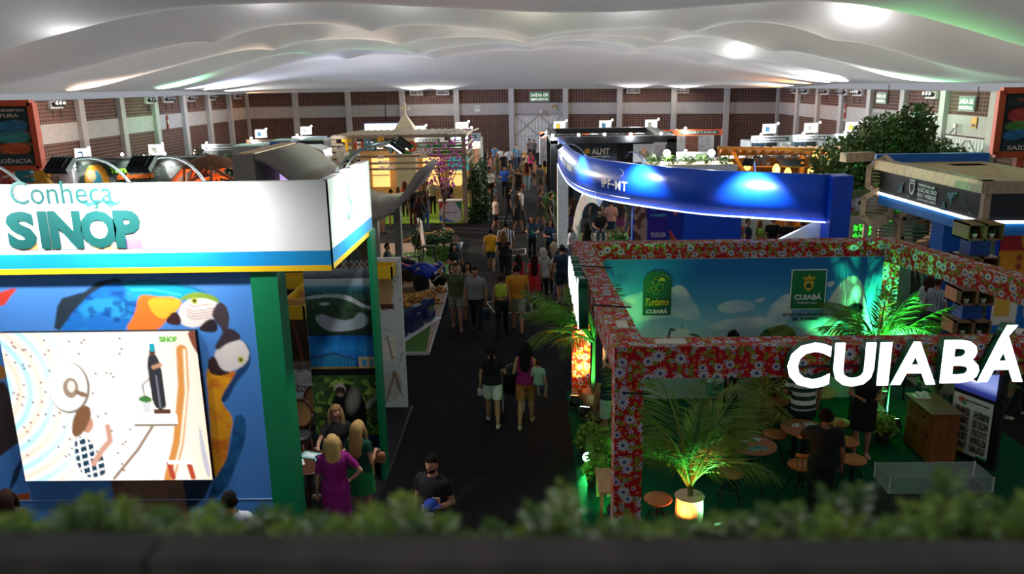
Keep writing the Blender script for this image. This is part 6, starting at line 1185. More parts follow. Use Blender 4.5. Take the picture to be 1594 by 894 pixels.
for k, (x, y, s) in enumerate(((-22.6, 41, 'lit white totem box on the left wall row, by the flood lamp'), (-19.7, 43.0, 'lit white totem box over the red lettered counter'), (-20.2, 53, None), (-18.6, 57, 'yellow lit totem box near the far left corner'), (-16.2, 60, 'lit white totem box nearest the far left corner'))): shell_booth(x - 1.2, x + 1.4, y, 2.7, ['grey shell booth under the left brick wall', 'shell booth with red lettered counter on the left', 'grey shell booth hidden by greenery on the left', 'shell booth with orange picture on the left row', 'white shell booth in the far left corner'][k], mat(('8a8e92', 'b83a34', '7a8084', '6a4a30', 'b8bcc0')[k], .5), '3a3f44', s, ('4a4a48', '6a5a50'), 40 + k, 60)
for k, (x, y, h) in enumerate(((-16.5, 40.5, 3.1), (-15.2, 41, 2.8), (-14.2, 41.5, 2.9))): bush('tall_shrub', (x, y, 0), .8, h, 900, .1, LEAFD, ['tall dark shrub behind the adventure booth', 'tall shrub lit by a small green lamp', 'tall dark shrub beside the trailer row'][k], 300 + k, '3a3430')
dm = thing('geodesic_dome', 'orange-lit geodesic strut dome with thatched cap', 'dome', (-11.0, 28, 0)); import bmesh as _bm; b_ = _bm.new(); _bm.ops.create_icosphere(b_, subdivisions=2, radius=1.75); c = Vector((-11.0, 28, 2.15)); DW = mat('8a5c3c', .6, var=.3)
for e in b_.edges:
    p, q = [v.co + c for v in e.verts]
    if min(p.z, q.z) > .4: MB().bar(p, q, .09).build('strut', DW, dm)
b_.free(); MB().lathe([(1.05, 0), (.9, .12), (.5, .3), (.1, .4)], (-11.0, 28, 3.58), 16).build('thatch', mat('6a4630', .95, var=.5, scale=20, bump=1), dm)
for k in range(6): q = k * math.pi / 3; box('foot', DW, -11 + 1.45 * math.cos(q) - .06, -11 + 1.45 * math.cos(q) + .06, 28 + 1.45 * math.sin(q) - .06, 28 + 1.45 * math.sin(q) + .06, 0, .95, dm)
light('dome_glow', 'POINT', (-11, 27.6, 2.9), 260, (1, .25, .05), size=.2)
ol = thing('hanging_letters', 'big red, teal and yellow letters under the festival poster', 'sign', (-18.8, 29.5, 2.6))
for ch, x, c in (('Ç', -20.2, '2a7a86'), ('Õ', -19.55, 'a8423a'), ('E', -18.85, '2a7a86'), ('S', -18.2, 'd8a028')): text(ch, (x, 29.5, 2.72), (1, 0, 0), (0, 0, 1), mat(c, .4), ol, 'letter', w=.58, h=.68, bold=.06, depth=.2)
box('rail', DARK, -20.4, -17.5, 29.5, 29.56, 2.66, 2.72, ol)
for x in (-20.3, -17.7): box('post', DARK, x, x + .08, 29.5, 29.58, 0, 2.68, ol)
for k, (x, y, c) in enumerate(((-12.2, 44, 'b8b9ba'), (-9.6, 45.5, 'c4c5c6'))):
    t = thing('camper_trailer', ['rounded grey camper trailer behind the wave pavilion', 'rounded pale trailer with a lit crest sign behind the pergola'][k], 'trailer', (x, y, 0)); MB().rings([[(x + dx * 1.25, yy, z) for dx, z in ((-1, .5), (1, .5), (1, 2.4), (.85, 2.85), (.4, 3.05), (-.4, 3.05), (-.85, 2.85), (-1, 2.4))] for yy in (y, y + 2)]).build('shell', mat(c, .4), t); box('window', mat('22282c', .1), x - .8, x + .2, y - .02, y, 1.5, 2.2, t)
    for dx in (-.7, .7): MB().tube([(x + dx, y + .1, .3), (x + dx, y + .3, .3)], .3, 14).build('wheel', RUB, t)
    if k: box('crest_sign', mat('eceee8', .5), x - .7, x + .2, y - .06, y - .02, 2.3, 2.8, t); box('crest', mat('6a8a3a', .5), x - .4, x - .15, y - .07, y - .06, 2.4, 2.7, t)
for k, (x0, x1, y, h, c) in enumerate(((-17.2, -15.5, 47, 2.9, '6a7076'), (-15.3, -14.0, 48, 3.1, '244a8a'), (-13.8, -12.3, 49, 3.05, '16181c'))):
    t = thing('booth_module', ['grey flat-roofed booth module by the trailers', 'blue booth module by the trailers', 'black booth module by the trailers'][k], 'booth', ((x0 + x1) / 2, y, 0)); box('front', mat(c, .5), x0, x1, y, y + .1, 0, h, t); box('side', mat(c, .5), x1 - .1, x1, y + .1, y + 2, 0, h, t); box('roof', mat('8a8e92', .5), x0, x1, y, y + 2, h, h + .06, t)

# ------------------------------------------------------------------ people
ARMS = {  # elbow and wrist from the shoulder of a 1.70 m person (x outwards, y backwards, z up)
    'down': ((.07, .02, -.28), (.08, -.05, -.53)), 'hold': ((.07, .04, -.27), (-.03, -.23, -.24)), 'hip': ((.2, .06, -.23), (.04, -.03, -.40)),
    'phone': ((.06, -.06, -.27), (-.04, -.22, -.05)), 'carry': ((.1, 0, -.27), (.0, -.24, -.3)), 'up': ((.22, -.04, .14), (.08, -.05, .30)), 'reach': ((.12, -.18, -.2), (.1, -.42, -.16)),
    'fwd': ((.06, -.1, -.26), (.07, -.26, -.45)), 'back': ((.07, .13, -.25), (.09, .15, -.51)), 'lap': ((.09, -.06, -.26), (-.06, -.28, -.34)), 'face': ((.14, -.1, -.22), (-.05, -.16, .06)), 'cross': ((.06, -.04, -.27), (-.16, -.2, -.22))}
def ring(cx, cy, z, a, b, n=14): return [(cx + a * math.cos(2 * math.pi * k / n), cy + b * math.sin(2 * math.pi * k / n), z) for k in range(n)]
def figure(sex, pose, arms, seat=.45, wide=1.0):
    """closed overlapping shapes and the bones they hang on, for a figure 1.70 m tall facing -Y"""
    mb = MB(); seg = []; f = sex == 'f'; dz = 0.0
    if pose in ('sit', 'ground', 'astride'): dz = {'sit': seat + .08, 'ground': .12, 'astride': .1}[pose] - .90
    T = [(.83, .11, .09, .01), (.90, .17, .12, .01), (.97, .168 if f else .158, .115, .005), (1.06, .128 if f else .15, .1, 0), (1.15, .135 if f else .16, .105, 0), (1.26, .152 if f else .18, .125 if f else .12, -.012 if f else 0), (1.34, .158 if f else .186, .105, 0), (1.40, .13 if f else .15, .08, .008), (1.44, .066, .06, .012), (1.49, .05, .052, .008), (1.56, .05, .052, 0)]
    mb.rings([ring(0, y, z + dz, a * wide, b * wide) for z, a, b, y in T])
    mb.ell((0, -.008, 1.585 + dz), (.074, .093, .112), 14, 10); mb.ell((0, -.036, 1.525 + dz), (.052, .055, .05), 10, 8)
    mb.tube([(0, -.085, 1.6 + dz), (0, -.108, 1.565 + dz), (0, -.09, 1.555 + dz)], [.012, .019, .014], 6)
    for s in (-1, 1): mb.ell((s * .076, .008, 1.58 + dz), (.014, .024, .034), 6, 6)
    seg += [('torso', (0, 0, .86 + dz), (0, 0, 1.37 + dz), .145), ('neck', (0, 0, 1.43 + dz), (0, 0, 1.5 + dz), .055), ('head', (0, -.01, 1.55 + dz), (0, -.01, 1.62 + dz), .085)]
    hands = {}
    for s, nm in ((1, arms[0]), (-1, arms[1])):
        e, w = ARMS[nm]; sh = Vector((s * (.15 if f else .175) * wide, .0, 1.375 + dz)); E = sh + Vector((s * e[0], e[1], e[2])); W_ = sh + Vector((s * w[0], w[1], w[2])); d = (W_ - E).normalized(); H = W_ + d * .085
        k = .86 if f else 1.0
        mb.tube([sh - (E - sh) * .1 + Vector((-s * .03, 0, 0)), sh, sh.lerp(E, .5), E], [.04 * k, .054 * k, .047 * k, .039 * k], 8); mb.tube([sh.lerp(E, .92), E.lerp(W_, .3), W_, W_ + d * .02], [.037 * k, .041 * k, .026 * k, .024 * k], 8); mb.ell(E, (.038 * k,) * 3, 8, 6)
        mb.tube([W_ - d * .01, W_ + d * .05, H], [(.024, .024), (.034, .02), (.03, .017)], 8)
        hands[s] = (W_.copy(), H.copy(), d.copy()); seg += [('uarm', sh, E, .045), ('farm', E, W_, .035), ('hand', W_, H + d * .03, .03)]
    for s in (-1, 1):
        hp = Vector((s * .088, .01, .90 + dz))
        if pose == 'sit': K = Vector((s * .1, -.42, seat + .07)); A = Vector((s * .1, -.44, .08 if seat < .6 else seat - .42))
        elif pose == 'ground': K = Vector((s * .14, -.36, .34)); A = Vector((s * .12, -.62, .07))
        elif pose == 'astride': K = Vector((s * .16, -.2, .02)); A = Vector((s * .13, -.2, -.36))
        else:
            q = {'stand': 0.0, 'walk': .26 * s, 'walk2': -.26 * s}[pose]; K = hp + Vector((s * .004, -.42 * math.sin(q) - .02, -.42 * math.cos(q))); b = .12 if q < 0 else .0
            A = K + Vector((s * .004, .40 * math.sin(b - q * .8) + .02, -.40 * math.cos(b * .6))); A.z = max(A.z, .08)
        fd = Vector((s * .12, -1, -.12 if pose != 'astride' else -.6)).normalized(); heel = A + Vector((0, .035, -.035)); toe = A + fd * .15 + Vector((0, 0, -.03)); 
        mb.tube([hp + Vector((0, 0, .06)), hp, hp.lerp(K, .45), K], [.07 * wide, .088 * wide, .076 * wide, .054], 10); mb.tube([hp.lerp(K, .95), K.lerp(A, .3), K.lerp(A, .75), A], [.052, .058, .04, .034], 10); mb.ell(K, (.055, .055, .055), 8, 6)
        mb.tube([heel, A + Vector((0, -.02, -.025)), A + fd * .09 + Vector((0, 0, -.03)), toe], [(.03, .032), (.036, .042), (.04, .03), (.032, .02)], 8)
        seg += [('thigh', hp, K, .078), ('shin', K, A, .045), ('foot', A + Vector((0, .02, -.04)), toe, .035)]
    return mb, seg, hands, dz
def stripes(c1, c2, per, ax=2):
    key = ('stripe', c1, c2, per, ax)
    if key in MATS: return MATS[key]
    m = bpy.data.materials.new('striped_cloth'); m.use_nodes = True; nt = m.node_tree; b = nt.nodes['Principled BSDF']; b.inputs['Roughness'].default_value = .85
    tc = nt.nodes.new('ShaderNodeTexCoord'); sp = nt.nodes.new('ShaderNodeSeparateXYZ'); nt.links.new(tc.outputs['Object'], sp.inputs[0]); w = nt.nodes.new('ShaderNodeMath'); w.operation = 'PINGPONG'; w.inputs[1].default_value = per; nt.links.new(sp.outputs[ax], w.inputs[0])
    g = nt.nodes.new('ShaderNodeMath'); g.operation = 'GREATER_THAN'; g.inputs[1].default_value = per * .5; nt.links.new(w.outputs[0], g.inputs[0]); mx = nt.nodes.new('ShaderNodeMixRGB'); mx.inputs[1].default_value = (*srgb(c1), 1); mx.inputs[2].default_value = (*srgb(c2), 1); nt.links.new(g.outputs[0], mx.inputs[0]); nt.links.new(mx.outputs[0], b.inputs['Base Color'])
    MATS[key] = m; return m
def cloth_m(c):
    if isinstance(c, str) and c.startswith('stripe:'): _, a, b, p, ax = c.split(':'); return stripes(a, b, float(p), int(ax))
    if isinstance(c, str) and c.startswith('camo:'): return mat(c[5:], .9, var=.9, scale=16, name='camo_' + c[5:])
    if isinstance(c, str) and c.startswith('print:'): return mat(c[6:], .85, var=.75, scale=45, name='print_' + c[6:])
    return mat(c, .85, var=.12, scale=12, name='cloth_' + c)
def grid_mesh(name, co, faces, m):
    me = bpy.data.meshes.new(name); used = np.unique(faces); mp = np.zeros(len(co), np.int32); mp[used] = np.arange(len(used)); fc = mp[faces].astype(np.int32)
    me.vertices.add(len(used)); me.vertices.foreach_set('co', co[used].astype(np.float32).ravel()); me.loops.add(fc.size); me.loops.foreach_set('vertex_index', fc.ravel()); me.polygons.add(len(fc)); me.polygons.foreach_set('loop_start', np.arange(0, fc.size, 4, dtype=np.int32)); me.update(calc_edges=True); me.shade_smooth(); me.materials.append(m); return me
PEOPLE = []
def person(label, xy, h, face, hair, top, bottom, shoes='1d1d1f', sex='m', pose='stand', arms=('down', 'down'), skin='b07a5c', wide=1.0, seat=.45, z=0.0, det=0, turn=0, group='visitors', cat='person', extra=None):
    PEOPLE.append(dict(label=label, xy=xy, h=h, face=face, hair=hair, top=top, bottom=bottom, shoes=shoes, sex=sex, pose=pose, arms=arms, skin=skin, wide=wide, seat=seat, z=z, det=det, group=group, extra=extra))
def remesh_all(items):
    tmp = []
    for mb, vox in items:
        me = mb.mesh('tmp'); fix_normals(me); o = bpy.data.objects.new('tmp', me); COL.objects.link(o); md = o.modifiers.new('r', 'REMESH'); md.mode = 'VOXEL'; md.voxel_size = vox; tmp.append(o)
    dg = bpy.context.evaluated_depsgraph_get(); out = []
    for o in tmp:
        e = o.evaluated_get(dg); me = e.to_mesh(); n = len(me.vertices); co = np.empty(n * 3, np.float32); me.vertices.foreach_get('co', co); co = co.reshape(-1, 3).astype(float)
        no = np.empty(n * 3, np.float32); me.vertices.foreach_get('normal', no); no = no.reshape(-1, 3).astype(float); fc = np.empty(len(me.loops), np.int32); me.loops.foreach_get('vertex_index', fc); fc = fc.reshape(-1, 4)
        for _ in range(2):       # relax the voxel steps
            acc = np.zeros_like(co); cnt = np.zeros(n)
            for a in range(4): np.add.at(acc, fc[:, a], co[fc[:, (a + 1) % 4]]); np.add.at(acc, fc[:, a], co[fc[:, (a + 3) % 4]]); np.add.at(cnt, fc[:, a], 2)
            co = co * .55 + .45 * acc / np.maximum(cnt, 1)[:, None]
        out.append((co, no, fc)); e.to_mesh_clear()
    for o in tmp: me = o.data; bpy.data.objects.remove(o); bpy.data.meshes.remove(me)
    return out
def classify(co, seg):
    best = np.full(len(co), 1e9); lab = np.zeros(len(co), int); tt = np.zeros(len(co))
    for i, (nm, a, b, r_) in enumerate(seg):
        a = np.array(a, float); b = np.array(b, float); d = b - a; t = ((co - a) @ d) / (d @ d); tc = np.clip(t, 0, 1); ds = np.linalg.norm(co - a - tc[:, None] * d, axis=1) - r_
        m = ds < best; best[m] = ds[m]; lab[m] = i; tt[m] = t[m]
    return lab, tt
def build_people():
    figs = [figure(p['sex'], p['pose'], p['arms'], p['seat'], p['wide']) for p in PEOPLE]
    res = remesh_all([(f[0], (.03, .021, .016)[p['det']]) for f, p in zip(figs, PEOPLE)])
    for p, (mb, seg, hands, dz), (co, no, fc) in zip(PEOPLE, figs, res):
        lab, tt = classify(co, seg); names = np.array([s[0] for s in seg])[lab]; sc = p['h'] / 1.70; x, y = p['xy']
        root = thing('person', p['label'], 'person', (x, y, p['z']), R(p['face']), p['group']); root.scale = (sc, sc, sc)
        def part(nm, m, vm, off, parent=root):
            fm = vm[fc].all(1)
            if not fm.any(): return None
            me = grid_mesh(nm, co + no * (off if np.isscalar(off) else off[:, None]), fc[fm], m); o = bpy.data.objects.new(nm, me); COL.objects.link(o); o.parent = parent; return o
        def mesh_part(nm, mbx, m):
            me = mbx.mesh(nm); fix_normals(me); me.shade_smooth(); me.materials.append(m); o = bpy.data.objects.new(nm, me); COL.objects.link(o); o.parent = root; return o
        sk = mat(p['skin'], .55, var=.06, name='skin_' + p['skin'])
        if p['det']:                                    # fingers and thumbs grown into the body mesh
            fb = MB()
            for s, (W_, H, d) in hands.items():
                u = d.cross(Vector((0, 1, 0)) if abs(d.y) < .8 else Vector((0, 0, 1))).normalized(); v = d.cross(u)
                for k in range(4): b = H - d * .02 + u * (.0145 * (k - 1.5)); L_ = (.062, .072, .068, .052)[k]; fb.tube([b, b + d * L_ * .55 - v * .004, b + d * L_ * .85 - v * .02 * s, b + d * L_ - v * .03 * s], [.0085, .008, .0075, .006], 4)
                b = W_ + d * .035 + u * .026; fb.tube([b, b + d * .03 + u * .022, b + d * .055 + u * .024], [.0095, .009, .007], 4)
            n0 = len(co); V = np.array([tuple(q) for q in fb.v]); F = np.array([f for f in fb.f if len(f) == 4]); me = grid_mesh('body', np.vstack([co, V]), np.vstack([fc, F + n0]), sk)
        else: me = grid_mesh('body', co, fc, sk)
        o = bpy.data.objects.new('body', me); COL.objects.link(o); o.parent = root
        is_ = lambda n: names == n
        zz = co[:, 2] - dz; torso = is_('torso') | ((is_('thigh')) & (tt < .12))
        if p['bottom']:
            kind, col = p['bottom'][:2]; m_ = cloth_m(col)
            if kind in ('pants', 'shorts', 'long'):
                lim = {'pants': 9, 'long': .9, 'shorts': .78}[kind]; vm = (torso & (zz < 1.04)) | (is_('thigh') & (tt < (lim if kind == 'shorts' else 9)))
                if kind != 'shorts': vm |= is_('shin') & (tt < .97)
                off = np.where(is_('thigh') & (kind == 'shorts'), .016 + .016 * np.clip(tt, 0, 1), .014) + (np.where(is_('shin'), .016, 0) if kind == 'long' else 0); part('trousers' if kind != 'shorts' else 'shorts', m_, vm, off)
            else:
                hem, fl = p['bottom'][2], p['bottom'][3]; wz = 1.06
                if p['pose'] == 'sit': part('skirt', m_, (torso & (zz < 1.06)) | (is_('thigh') & (tt < .9)), .022)
                else: mesh_part('skirt', MB().rings([ring(0, .005, z + dz, a, b, 18) for z, a, b in [(wz, .142, .114), (.94, .19, .15), (.86, .2, .16)] + [(.86 - (.86 - hem) * t_, .2 + (fl - .2) * t_, .16 + (fl * .85 - .16) * t_) for t_ in (.33, .66, 1)]], cap=False), m_)
        if p['top']:
            sl, col = p['top'][:2]; hem = p['top'][2] if len(p['top']) > 2 else .9; nk = p['top'][3] if len(p['top']) > 3 else 1.445
            vm = ((is_('torso') | is_('neck') | (is_('thigh') & (tt < .25))) & (zz > hem) & (zz < nk)) | (is_('uarm') & (tt < min(sl, 1.6)) & (tt > (-9 if sl > .05 else 9)) & (zz < nk if nk < 1.4 else True))
            if sl > 1: vm |= is_('farm') & (tt < sl - 1)
            part('shirt', cloth_m(col), vm, np.where(is_('uarm') | is_('farm'), .015, .022))
        if p['shoes']:
            for s in (-1, 1): part('shoe', mat(p['shoes'], .6, name='shoe_' + p['shoes']), (is_('foot') | (is_('shin') & (tt > .95))) & (lab >= len(seg) - 3 if s > 0 else lab < len(seg) - 3), .009)
        st, hc = p['hair']; hm = mat(hc, .85, var=.3, scale=30, stretch=(4, 4, 1), name='hair_' + hc, spec=.1)
        hy, hz = co[:, 1], zz - 1.585; hd = is_('head') | (is_('neck') & (zz > 1.5))
        if st != 'bald':
            vm = hd & ((hz > .028) & ~((hy < -.05) & (hz < .05)) | ((hy > .0) & (hz > -.05)))
            part('hair', hm, vm, .017 if st in ('short', 'beard') else .024)
        if st == 'beard': part('beard', hm, hd & (hy < -.02) & (hz < -.032) & (zz > 1.475) & ~((np.abs(co[:, 0]) < .02) & (hz > -.052)), .006)
        L_ = {'long': .34, 'mid': .2, 'vlong': .46, 'bob': .1}.get(st)
        if L_:
            zc = 1.60 + dz; mesh_part('hair_length', MB().rings([ring(0, y_, z_, a, b, 14) for z_, a, b, y_ in [(zc + .1, .03, .04, .02), (zc + .07, .075, .07, .03), (zc, .098, .075, .045), (zc - .1, .1, .062, .06), (zc - .1 - L_ * .4, .112, .055, .08), (zc - .1 - L_ * .75, .105, .045, .1), (zc - .1 - L_, .06, .03, .1)]]), hm)
            for s in (-1, 1): mesh_part('hair_lock', MB().tube([(s * .07, -.02, zc + .05), (s * .094, -.035, zc - .06), (s * .1, -.06, zc - .1 - L_ * .5), (s * .085, -.085, zc - .1 - L_ * .8)], [(.018, .03), (.022, .04), (.02, .035), (.008, .012)], 8), hm)
        if st == 'tail': mesh_part('ponytail', MB().tube([(0, .09, 1.65 + dz), (0, .14, 1.6 + dz), (0, .14, 1.45 + dz), (0, .13, 1.2 + dz)], [.03, .04, .04, .012], 8), hm)
        if st == 'bun': mesh_part('hair_bun', MB().ell((0, .09, 1.66 + dz), (.05, .045, .05), 10, 8), hm)
        if st == 'curly': mesh_part('hair_mass', MB().ell((0, .03, 1.61 + dz), (.14, .12, .15), 12, 9).ell((0, .06, 1.48 + dz), (.13, .08, .12), 12, 8), mat(hc, .8, var=.5, scale=40, bump=1.0))
        if st == 'cap': mesh_part('cap', MB().ell((0, 0, 1.635 + dz), (.088, .102, .075), 14, 8).tube([(0, -.07, 1.63 + dz), (0, -.17, 1.615 + dz)], [(.07, .01), (.05, .006)], 8), hm)
        if p['det'] and abs((p['face'] + 180) % 360 - 180) < 110:
            for s in (-1, 1): mesh_part('eye', MB().ell((s * .03, -.09, 1.59 + dz), (.012, .007, .007), 6, 5), mat('1a1412', .3))
            mesh_part('mouth', MB().ell((0, -.093, 1.525 + dz), (.022, .006, .007), 8, 5), mat('8a4038', .5))
        cw_, sw_ = math.cos(R(p['face'])), math.sin(R(p['face']))
        p['hand'] = {s: Vector((x + sc * (H.x * cw_ - H.y * sw_), y + sc * (H.x * sw_ + H.y * cw_), p['z'] + sc * H.z)) for s, (W_, H, d) in hands.items()}
        if p['extra']: p['extra'](p)
# things people carry (each rests in a hand or on an arm)
def bag(label, col, size=(.26, .1, .3), strap=.25, side=1, name='handbag', dy=0, cat='bag'):
    def f(p):
        h = p['hand'][side]; c = h + Vector((0, dy, -strap - size[2] / 2)); c.z = max(c.z, size[2] / 2 + .02); t = thing(name, label, cat, (c.x, c.y, c.z - size[2] / 2)); w, d, hh = size
        MB().rings([[(c.x + sx * w / 2 * k, c.y + sy * d / 2 * k2, c.z + z * hh / 2) for sx, sy in ((-1, -1), (1, -1), (1, 1), (-1, 1))] for k, k2, z in ((.9, .9, -1), (1, 1, -.8), (1, 1, .6), (.9, .6, 1))]).build('bag_body', mat(col, .55, var=.15), t)
        MB().tube([(c.x - w * .3, c.y, c.z + hh * .48), (h.x - .02, h.y, h.z - .02), (h.x + .02, h.y, h.z - .02), (c.x + w * .3, c.y, c.z + hh * .48)], .008, 5).build('strap', mat(col, .55), t)
        MB().box(c.x - w * .35, c.x + w * .35, c.y - d / 2 - .006, c.y - d / 2, c.z - .02, c.z + .02).build('pocket_flap', mat(col, .4, var=.3), t)
    return f
def many(*fs): return lambda p: [f(p) for f in fs]
def flat(label, col, side=1, size=(.12, .005, .18), name='leaflet', cat='leaflet'):
    def f(p):
        h = p['hand'][side]; t = thing(name, label, cat, (h.x, h.y, h.z - size[2] / 2)); MB().obox(h + Vector((0, -.03, .02)), (1, 0, .2), (0, 1, .3), (-.2, 0, 1), size[0] / 2, size[1], size[2] / 2).build('sheet', mat(col, .6), t); MB().obox(h + Vector((0, -.038, .03)), (1, 0, .2), (0, 1, .3), (-.2, 0, 1), size[0] / 3, .002, size[2] / 8).build('print', mat('4a5a60', .6), t)
    return f
def cap_in_hand(p):
    h = p['hand'][1]; t = thing('baseball_cap', 'blue baseball cap held against the black polo', 'cap', (h.x, h.y, h.z)); c = h + Vector((.04, -.04, .1)); MB().ell(c, (.09, .1, .08), 14, 8).build('crown', mat('1c3a9c', .7), t, True); MB().tube([c + Vector((.05, -.04, .0)), c + Vector((.13, -.08, .03))], [(.07, .01), (.04, .006)], 8).build('brim', mat('16307c', .7), t)
    t = thing('visitor_badge', 'orange printed badge hanging on the black polo', 'badge', (p['xy'][0], p['xy'][1] - .13, 1.12)); x, y = p['xy']; MB().box(x + .0, x + .1, y - .165, y - .158, 1.1, 1.26).build('card', mat('d8c8b8', .5), t); MB().box(x + .015, x + .085, y - .168, y - .165, 1.15, 1.24).build('print', mat('b04a2a', .5, var=.5, scale=30), t); MB().tube([(x + .05, y - .16, 1.26), (x + .02, y - .15, 1.42)], .004, 4).build('lanyard', BLACK, t)
K1, K2, K3, K4 = '1c1714', '3a261a', '6a4a30', 'b89058'
person('bearded man in black polo holding a blue cap and white paper', (-1.227, 9.095), 1.75, -25, ('beard', K1), (.6, '17171a'), ('pants', '141416'), arms=('hold', 'down'), skin='b98466', det=2, extra=many(cap_in_hand, flat('white paper in the hand of the man in black polo', 'e8e6dc', 1)))
person('blonde woman in magenta dress seen from behind at the bar table', (-2.673, 9.898), 1.66, 195, ('long', 'c9a468'), (.75, '98187a'), ('skirt', '98187a', .45, .2), sex='f', wide=1.12, arms=('down', 'hip'), skin='c99a7c', det=2, shoes='b8a890', extra=bag('grey leather shoulder bag on the magenta dress', '5a5654', (.2, .08, .2), .0, 1, dy=.05))
person('blonde woman in dark green top and green skirt by the booth edge', (-2.42, 10.358), 1.66, 160, ('long', 'b8935c'), (.45, '0f4a38'), ('skirt', '1c8a48', .62, .22), sex='f', arms=('hold', 'hold'), skin='c09070', det=2, extra=many(bag('tan leather clutch bag on a chain strap', 'b5734c', (.26, .07, .15), .05, -1, dy=-.02), bag('brown paper carrier bag', 'b08a62', (.2, .1, .3), .2, 1, 'paper_bag')))
person('woman in glasses and black tee seated at the bar table', (-2.98, 11.38), 1.68, 8, ('long', '8a6c4a'), (.6, '1a1a1d'), ('pants', '20242c'), sex='f', pose='sit', seat=.62, arms=('lap', 'reach'), skin='c49478', det=2)
person('woman in black tee and white shorts walking away beside the stroller', (-0.693, 13.912), 1.58, 182, ('tail', K1), (.6, '121214'), ('shorts', 'dfe3d8'), 'e0ddd4', 'f', wide=1.08, arms=('down', 'carry'), skin='b88a66', det=2, pose='walk', extra=bag('tiny white bag hanging by the white shorts', 'b8b4ac', (.1, .05, .13), .0, 1))
person('woman in magenta tank top and mustard shorts carrying a toddler', (-0.078, 13.841), 1.64, 175, ('long', K1), (0, '8a1458'), ('shorts', 'a8682c'), 'c9b49a', 'f', arms=('hold', 'down'), skin='b88a62', det=2, pose='walk2')
person('toddler in mint shirt carried on a hip', (0.16, 13.693), .95, 150, ('short', K2), (.6, '9ab89a'), ('shorts', '6a9aac'), 'b87a4a', pose='astride', skin='c09470', det=1, z=.86, arms=('hold', 'down'), group='children')
person('man in olive tee and camouflage shorts with a baby on his shoulders', (-1.87, 19.93), 1.78, 5, ('short', K2), (.6, '4f5238'), ('shorts', 'camo:7a7868'), '8a6a50', wide=1.15, arms=('down', 'up'), pose='walk', skin='a8745a', det=1)
person('baby in yellow top riding on the shoulders of the olive-shirted man', (-1.87, 19.98), .82, 0, ('bald', 'b89058'), (.6, 'd8cc6a'), ('shorts', 'd8c8a8'), None, pose='astride', skin='c99a7a', z=1.42, det=1, arms=('hold', 'hold'), group='children')
person('woman in patterned dress behind the olive-shirted man', (-1.631, 20.806), 1.62, 10, ('mid', K1), (.5, 'print:8a7a68'), ('skirt', 'print:8a7a68', .5, .24), sex='f', det=1, extra=bag('tall brown paper bag beside the patterned dress', '9a7a52', (.16, .1, .42), .1, 1, 'paper_bag'))
person('man in grey tee and dark trousers carrying a teal and black bag', (-1.346, 19.58), 1.76, 355, ('short', K1), (.6, '7e7f80'), ('pants', '17181c'), wide=1.1, pose='walk', skin='a87658', det=1, extra=bag('teal and black lunch bag in his hand', '12333c', (.2, .12, .3), .08, 1))
person('woman in lime crop top and black wide trousers walking away', (-0.678, 19.288), 1.63, 178, ('bun', K2), (0, 'b5c23a', 1.12), ('long', '101012'), sex='f', pose='walk2', skin='b98462', det=1)
person('man in mustard tee and pale shorts walking away', (-0.292, 19.542), 1.82, 182, ('short', K1), (.6, 'd0891c'), ('shorts', '9aa088'), '3a2c24', wide=1.12, pose='walk', skin='ac7a58', det=1)
person('grey-haired man in navy beside the platform lawn', (-2.229, 24.229), 1.72, 60, ('short', '6a6660'), (.6, '26364a'), ('pants', '23262c'), det=1)
person('woman in black with glasses at the platform edge', (-2.239, 23.411), 1.62, 50, ('bob', K1), (.6, '151517'), ('pants', '18181c'), sex='f', arms=('hold', 'hold'), det=1)
person('boy in yellow tee and navy shorts walking away', (-1.257, 26.492), 1.5, 182, ('cap', '1c1c20'), (.6, 'd8a418', .82), ('shorts', '1c2c44'), '3a3a40', skin='a8744f', det=1, group='children', pose='walk')
person('man in black and white striped jersey walking away', (-0.733, 26.113), 1.8, 178, ('short', K1), (.6, 'stripe:e4e4e4:17181a:.04:0', .84), ('pants', '1a1c22'), wide=1.1, det=1, pose='walk2')
person('woman in black off-shoulder top with long brown hair walking away', (-0.781, 25.017), 1.68, 182, ('long', K3), (.5, '121214', .85, 1.37), ('pants', '131316'), sex='f', wide=1.1, det=1, arms=('hold', 'hold'))
person('staff woman in navy polo handing out teal leaflets', (0.147, 27.969), 1.68, -15, ('long', K2), (.6, '14304a'), ('long', '111114'), sex='f', arms=('hold', 'hold'), det=1, extra=flat('teal leaflet held by a staff woman', '2f8a7a', 1))
person('staff woman in navy polo holding grey leaflets', (0.761, 27.333), 1.64, 10, ('long', K1), (.6, '14304a'), ('long', '111114'), sex='f', arms=('hold', 'hold'), det=1, extra=flat('grey leaflet held by a staff woman', '8a9498', 1))
person('girl in red dress with dark hair tied behind', (-0.285, 22.647), 1.42, 195, ('long', K1), (.3, 'a81c24'), ('skirt', 'a81c24', .62, .24), 'c9c4bc', 'f', det=1, group='children')
person('girl in red dress with very long dark hair', (0.161, 22.071), 1.52, 185, ('vlong', '2a120e'), (.3, 'b01a22'), ('skirt', 'b01a22', .55, .22), 'e0dcd4', 'f', det=1, group='children')
person('grey-haired woman in printed blouse with a tan bag', (0.423, 22.334), 1.66, 205, ('bob', '9a968e'), (1.5, 'print:a8a498', .82), ('pants', '141416'), 'c0a090', 'f', det=1, extra=bag('tan leather shoulder bag on the printed blouse', 'b07a3a', (.2, .08, .22), -.25, 1, dy=.05))
person('woman with ash brown hair in black', (0.766, 23.503), 1.6, 190, ('long', '7a6a58'), (.6, '1c1c1e'), ('pants', '202024'), sex='f', det=1)
person('boy in grey tee and jeans beside the man in navy tee', (0.873, 23.333), 1.36, 185, ('short', K1), (.6, '8a8684'), ('pants', '4a5a70'), det=1, group='children')
